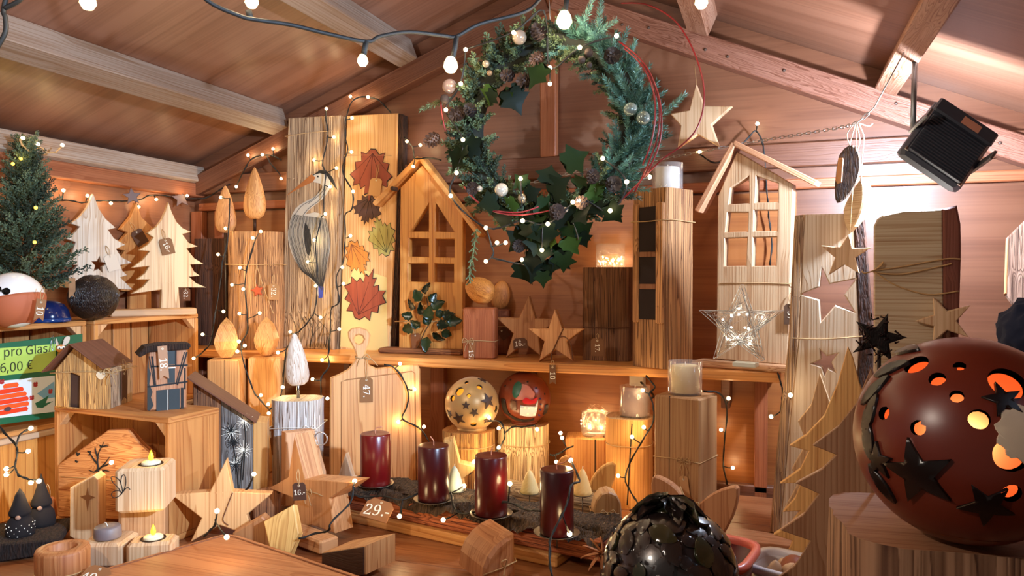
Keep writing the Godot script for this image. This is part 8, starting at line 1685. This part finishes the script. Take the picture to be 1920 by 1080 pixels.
	fairy("fairy light cluster above the dark cloth figures", [PackedVector3Array([Vector3(-1.6949,1.2099,0.9783),Vector3(-1.6497,1.1808,0.984),Vector3(-1.613,1.1598,0.9926),Vector3(-1.5993,1.1286,1.0095),Vector3(-1.5817,1.111,1.0142),Vector3(-1.5615,1.1003,1.0072),Vector3(-1.5402,1.0991,0.9997)]), PackedVector3Array([Vector3(-1.6165,1.1658,0.9938),Vector3(-1.6171,1.1915,0.983),Vector3(-1.6059,1.204,0.9683)])], PackedVector3Array([Vector3(-1.6036,1.204,0.9675),Vector3(-1.5902,1.1562,0.9847),Vector3(-1.6173,1.1214,1.0159),Vector3(-1.6172,1.1083,1.0161),Vector3(-1.5559,1.0932,1.0053),Vector3(-1.5391,1.0967,0.9994),Vector3(-1.4627,1.1158,0.8768)]), 0.007)
	fairy("fairy light string lying among the stars and blocks on the table", [PackedVector3Array([Vector3(-1.1341,1.0923,0.7826),Vector3(-1.141,1.0738,0.7853),Vector3(-1.157,1.0548,0.7806)]), PackedVector3Array([Vector3(-1.073,1.0668,0.9735),Vector3(-1.076,1.0493,0.9749),Vector3(-1.0822,1.0351,0.9772),Vector3(-1.1068,1.0152,0.9756)]), PackedVector3Array([Vector3(-0.9511,0.9932,0.8681),Vector3(-0.9349,0.9954,0.8412),Vector3(-0.8901,1.0114,0.8463),Vector3(-0.8813,1.0295,0.8536),Vector3(-0.8678,1.0607,0.7953),Vector3(-0.8742,1.0888,0.776)])], PackedVector3Array([Vector3(-1.1341,1.0936,0.7826),Vector3(-1.073,1.0712,0.9735),Vector3(-1.0126,1.0386,1.0163),Vector3(-1.3114,1.0775,0.8453),Vector3(-0.8816,1.094,0.7573)]), 0.006)
	fairy("fairy light string running between the red candles on the bark slab", [PackedVector3Array([Vector3(-0.918,1.0453,0.7072),Vector3(-0.8841,1.0404,0.6953),Vector3(-0.8499,1.0458,0.6938),Vector3(-0.7999,1.0402,0.6869),Vector3(-0.7756,1.049,0.657)]), PackedVector3Array([Vector3(-0.7999,1.039,0.6869),Vector3(-0.7927,1.0244,0.7058),Vector3(-0.7866,1.0175,0.725)]), PackedVector3Array([Vector3(-0.7032,1.0503,0.6315),Vector3(-0.6672,1.0271,0.6828),Vector3(-0.6314,1.0287,0.6913),Vector3(-0.5962,1.0432,0.7),Vector3(-0.5455,1.0667,0.7029),Vector3(-0.4905,1.062,0.7261),Vector3(-0.4431,1.0775,0.7728)]), PackedVector3Array([Vector3(-0.3963,1.1643,0.7019),Vector3(-0.3597,1.1472,0.7741),Vector3(-0.367,1.1472,0.8085),Vector3(-0.3689,1.112,0.8521),Vector3(-0.3803,1.0786,0.8991),Vector3(-0.3763,1.0516,0.9299),Vector3(-0.3623,1.0217,0.9572)])], PackedVector3Array([Vector3(-0.7866,1.0152,0.725),Vector3(-0.6774,1.0199,0.7289),Vector3(-0.6898,1.0551,0.5843),Vector3(-0.7394,1.0648,0.4002),Vector3(-0.5271,1.1103,0.717),Vector3(-0.4,1.1652,0.6926),Vector3(-0.3653,1.0588,0.8305)]), 0.006)
	# the thick festoon cable with big bulbs
	var t := thing("festoon_lights", "thick black festoon cable with big pear shaped bulbs, looped under the roof", "string lights", Vector3.ZERO)
	var st := mb(true)
	for w in [PackedVector3Array([Vector3(-1.2636,2.0738,1.2586),Vector3(-1.2748,2.0205,1.2634),Vector3(-1.2721,2.0055,1.2627),Vector3(-1.2719,1.9803,1.263),Vector3(-1.2859,1.9522,1.2683)]), PackedVector3Array([Vector3(-1.2282,2.0644,1.2463),Vector3(-1.2484,2.0364,1.2539),Vector3(-1.2739,2.0214,1.2631)]), PackedVector3Array([Vector3(-0.9814,2.0925,1.159),Vector3(-0.9758,2.0551,1.1046),Vector3(-0.9519,2.0436,1.0433),Vector3(-0.9366,2.0435,1.0167),Vector3(-0.8965,2.0469,0.9601),Vector3(-0.8538,2.0432,0.9027),Vector3(-0.7992,2.0398,0.8411),Vector3(-0.7821,2.0573,0.8137),Vector3(-0.7436,2.0796,0.7573),Vector3(-0.6887,2.0845,0.6955),Vector3(-0.6671,2.0866,0.6773),Vector3(-0.6217,2.1173,0.6502),Vector3(-0.5324,2.152,0.5971),Vector3(-0.4963,2.1983,0.5624),Vector3(-0.4468,2.2166,0.5447),Vector3(-0.2741,2.2177,0.5899),Vector3(-0.1368,2.1544,0.6485)])]:
		add_tube(st, smooth_line(w), 0.0042, 7)
		add_tube(st, smooth_line(w.duplicate(), 6), 0.003, 5)
	for w in [PackedVector3Array([Vector3(-0.7992,2.0398,0.8411),Vector3(-0.8023,2.0243,0.8425),Vector3(-0.8043,2.011,0.8434)]), PackedVector3Array([Vector3(-0.6671,2.0866,0.6773),Vector3(-0.6704,2.0605,0.6788),Vector3(-0.6747,2.0391,0.6807)]), PackedVector3Array([Vector3(-0.4491,2.2105,0.5456),Vector3(-0.4501,2.1799,0.5464),Vector3(-0.4523,2.1616,0.5475)]), PackedVector3Array([Vector3(-0.9462,2.0445,1.0201),Vector3(-0.9502,2.0608,1.0212)]), PackedVector3Array([Vector3(-0.1368,2.1544,0.6485),Vector3(-0.1387,2.1242,0.6497)]), PackedVector3Array([Vector3(-1.1402,2.0925,1.2149),Vector3(-1.1364,2.0476,1.2142)])]: add_tube(st, w, 0.0062, 8)
	obj("cable", st, M.wire_black, t)
	for q in [[Vector3(-0.8063,1.9988,0.8443), 0.0115, 0.012], [Vector3(-0.6791,2.0201,0.6825), 0.0165, 0.05], [Vector3(-0.4545,2.1371,0.5486), 0.0185, 0.06], [Vector3(-0.9445,2.0772,1.019), 0.013, 0.04], [Vector3(-0.1396,2.1058,0.6503), 0.0135, 0.05], [Vector3(-1.1355,2.0317,1.2142), 0.014, 0.05]]:
		var r: float = q[1]
		var b := obj("big_bulb", lathe(pv([0, -r, r * 0.6, -r * 0.8, r, -r * 0.1, r * 0.85, r * 0.6, r * 0.5, r * 1.2, 0, r * 1.4]), 18), glow(Color(1.0, 0.90, 0.68), 5.0), t, q[0])
		lamp(b, Vector3.ZERO, Color(1.0, 0.90, 0.74), q[2], 0.015)
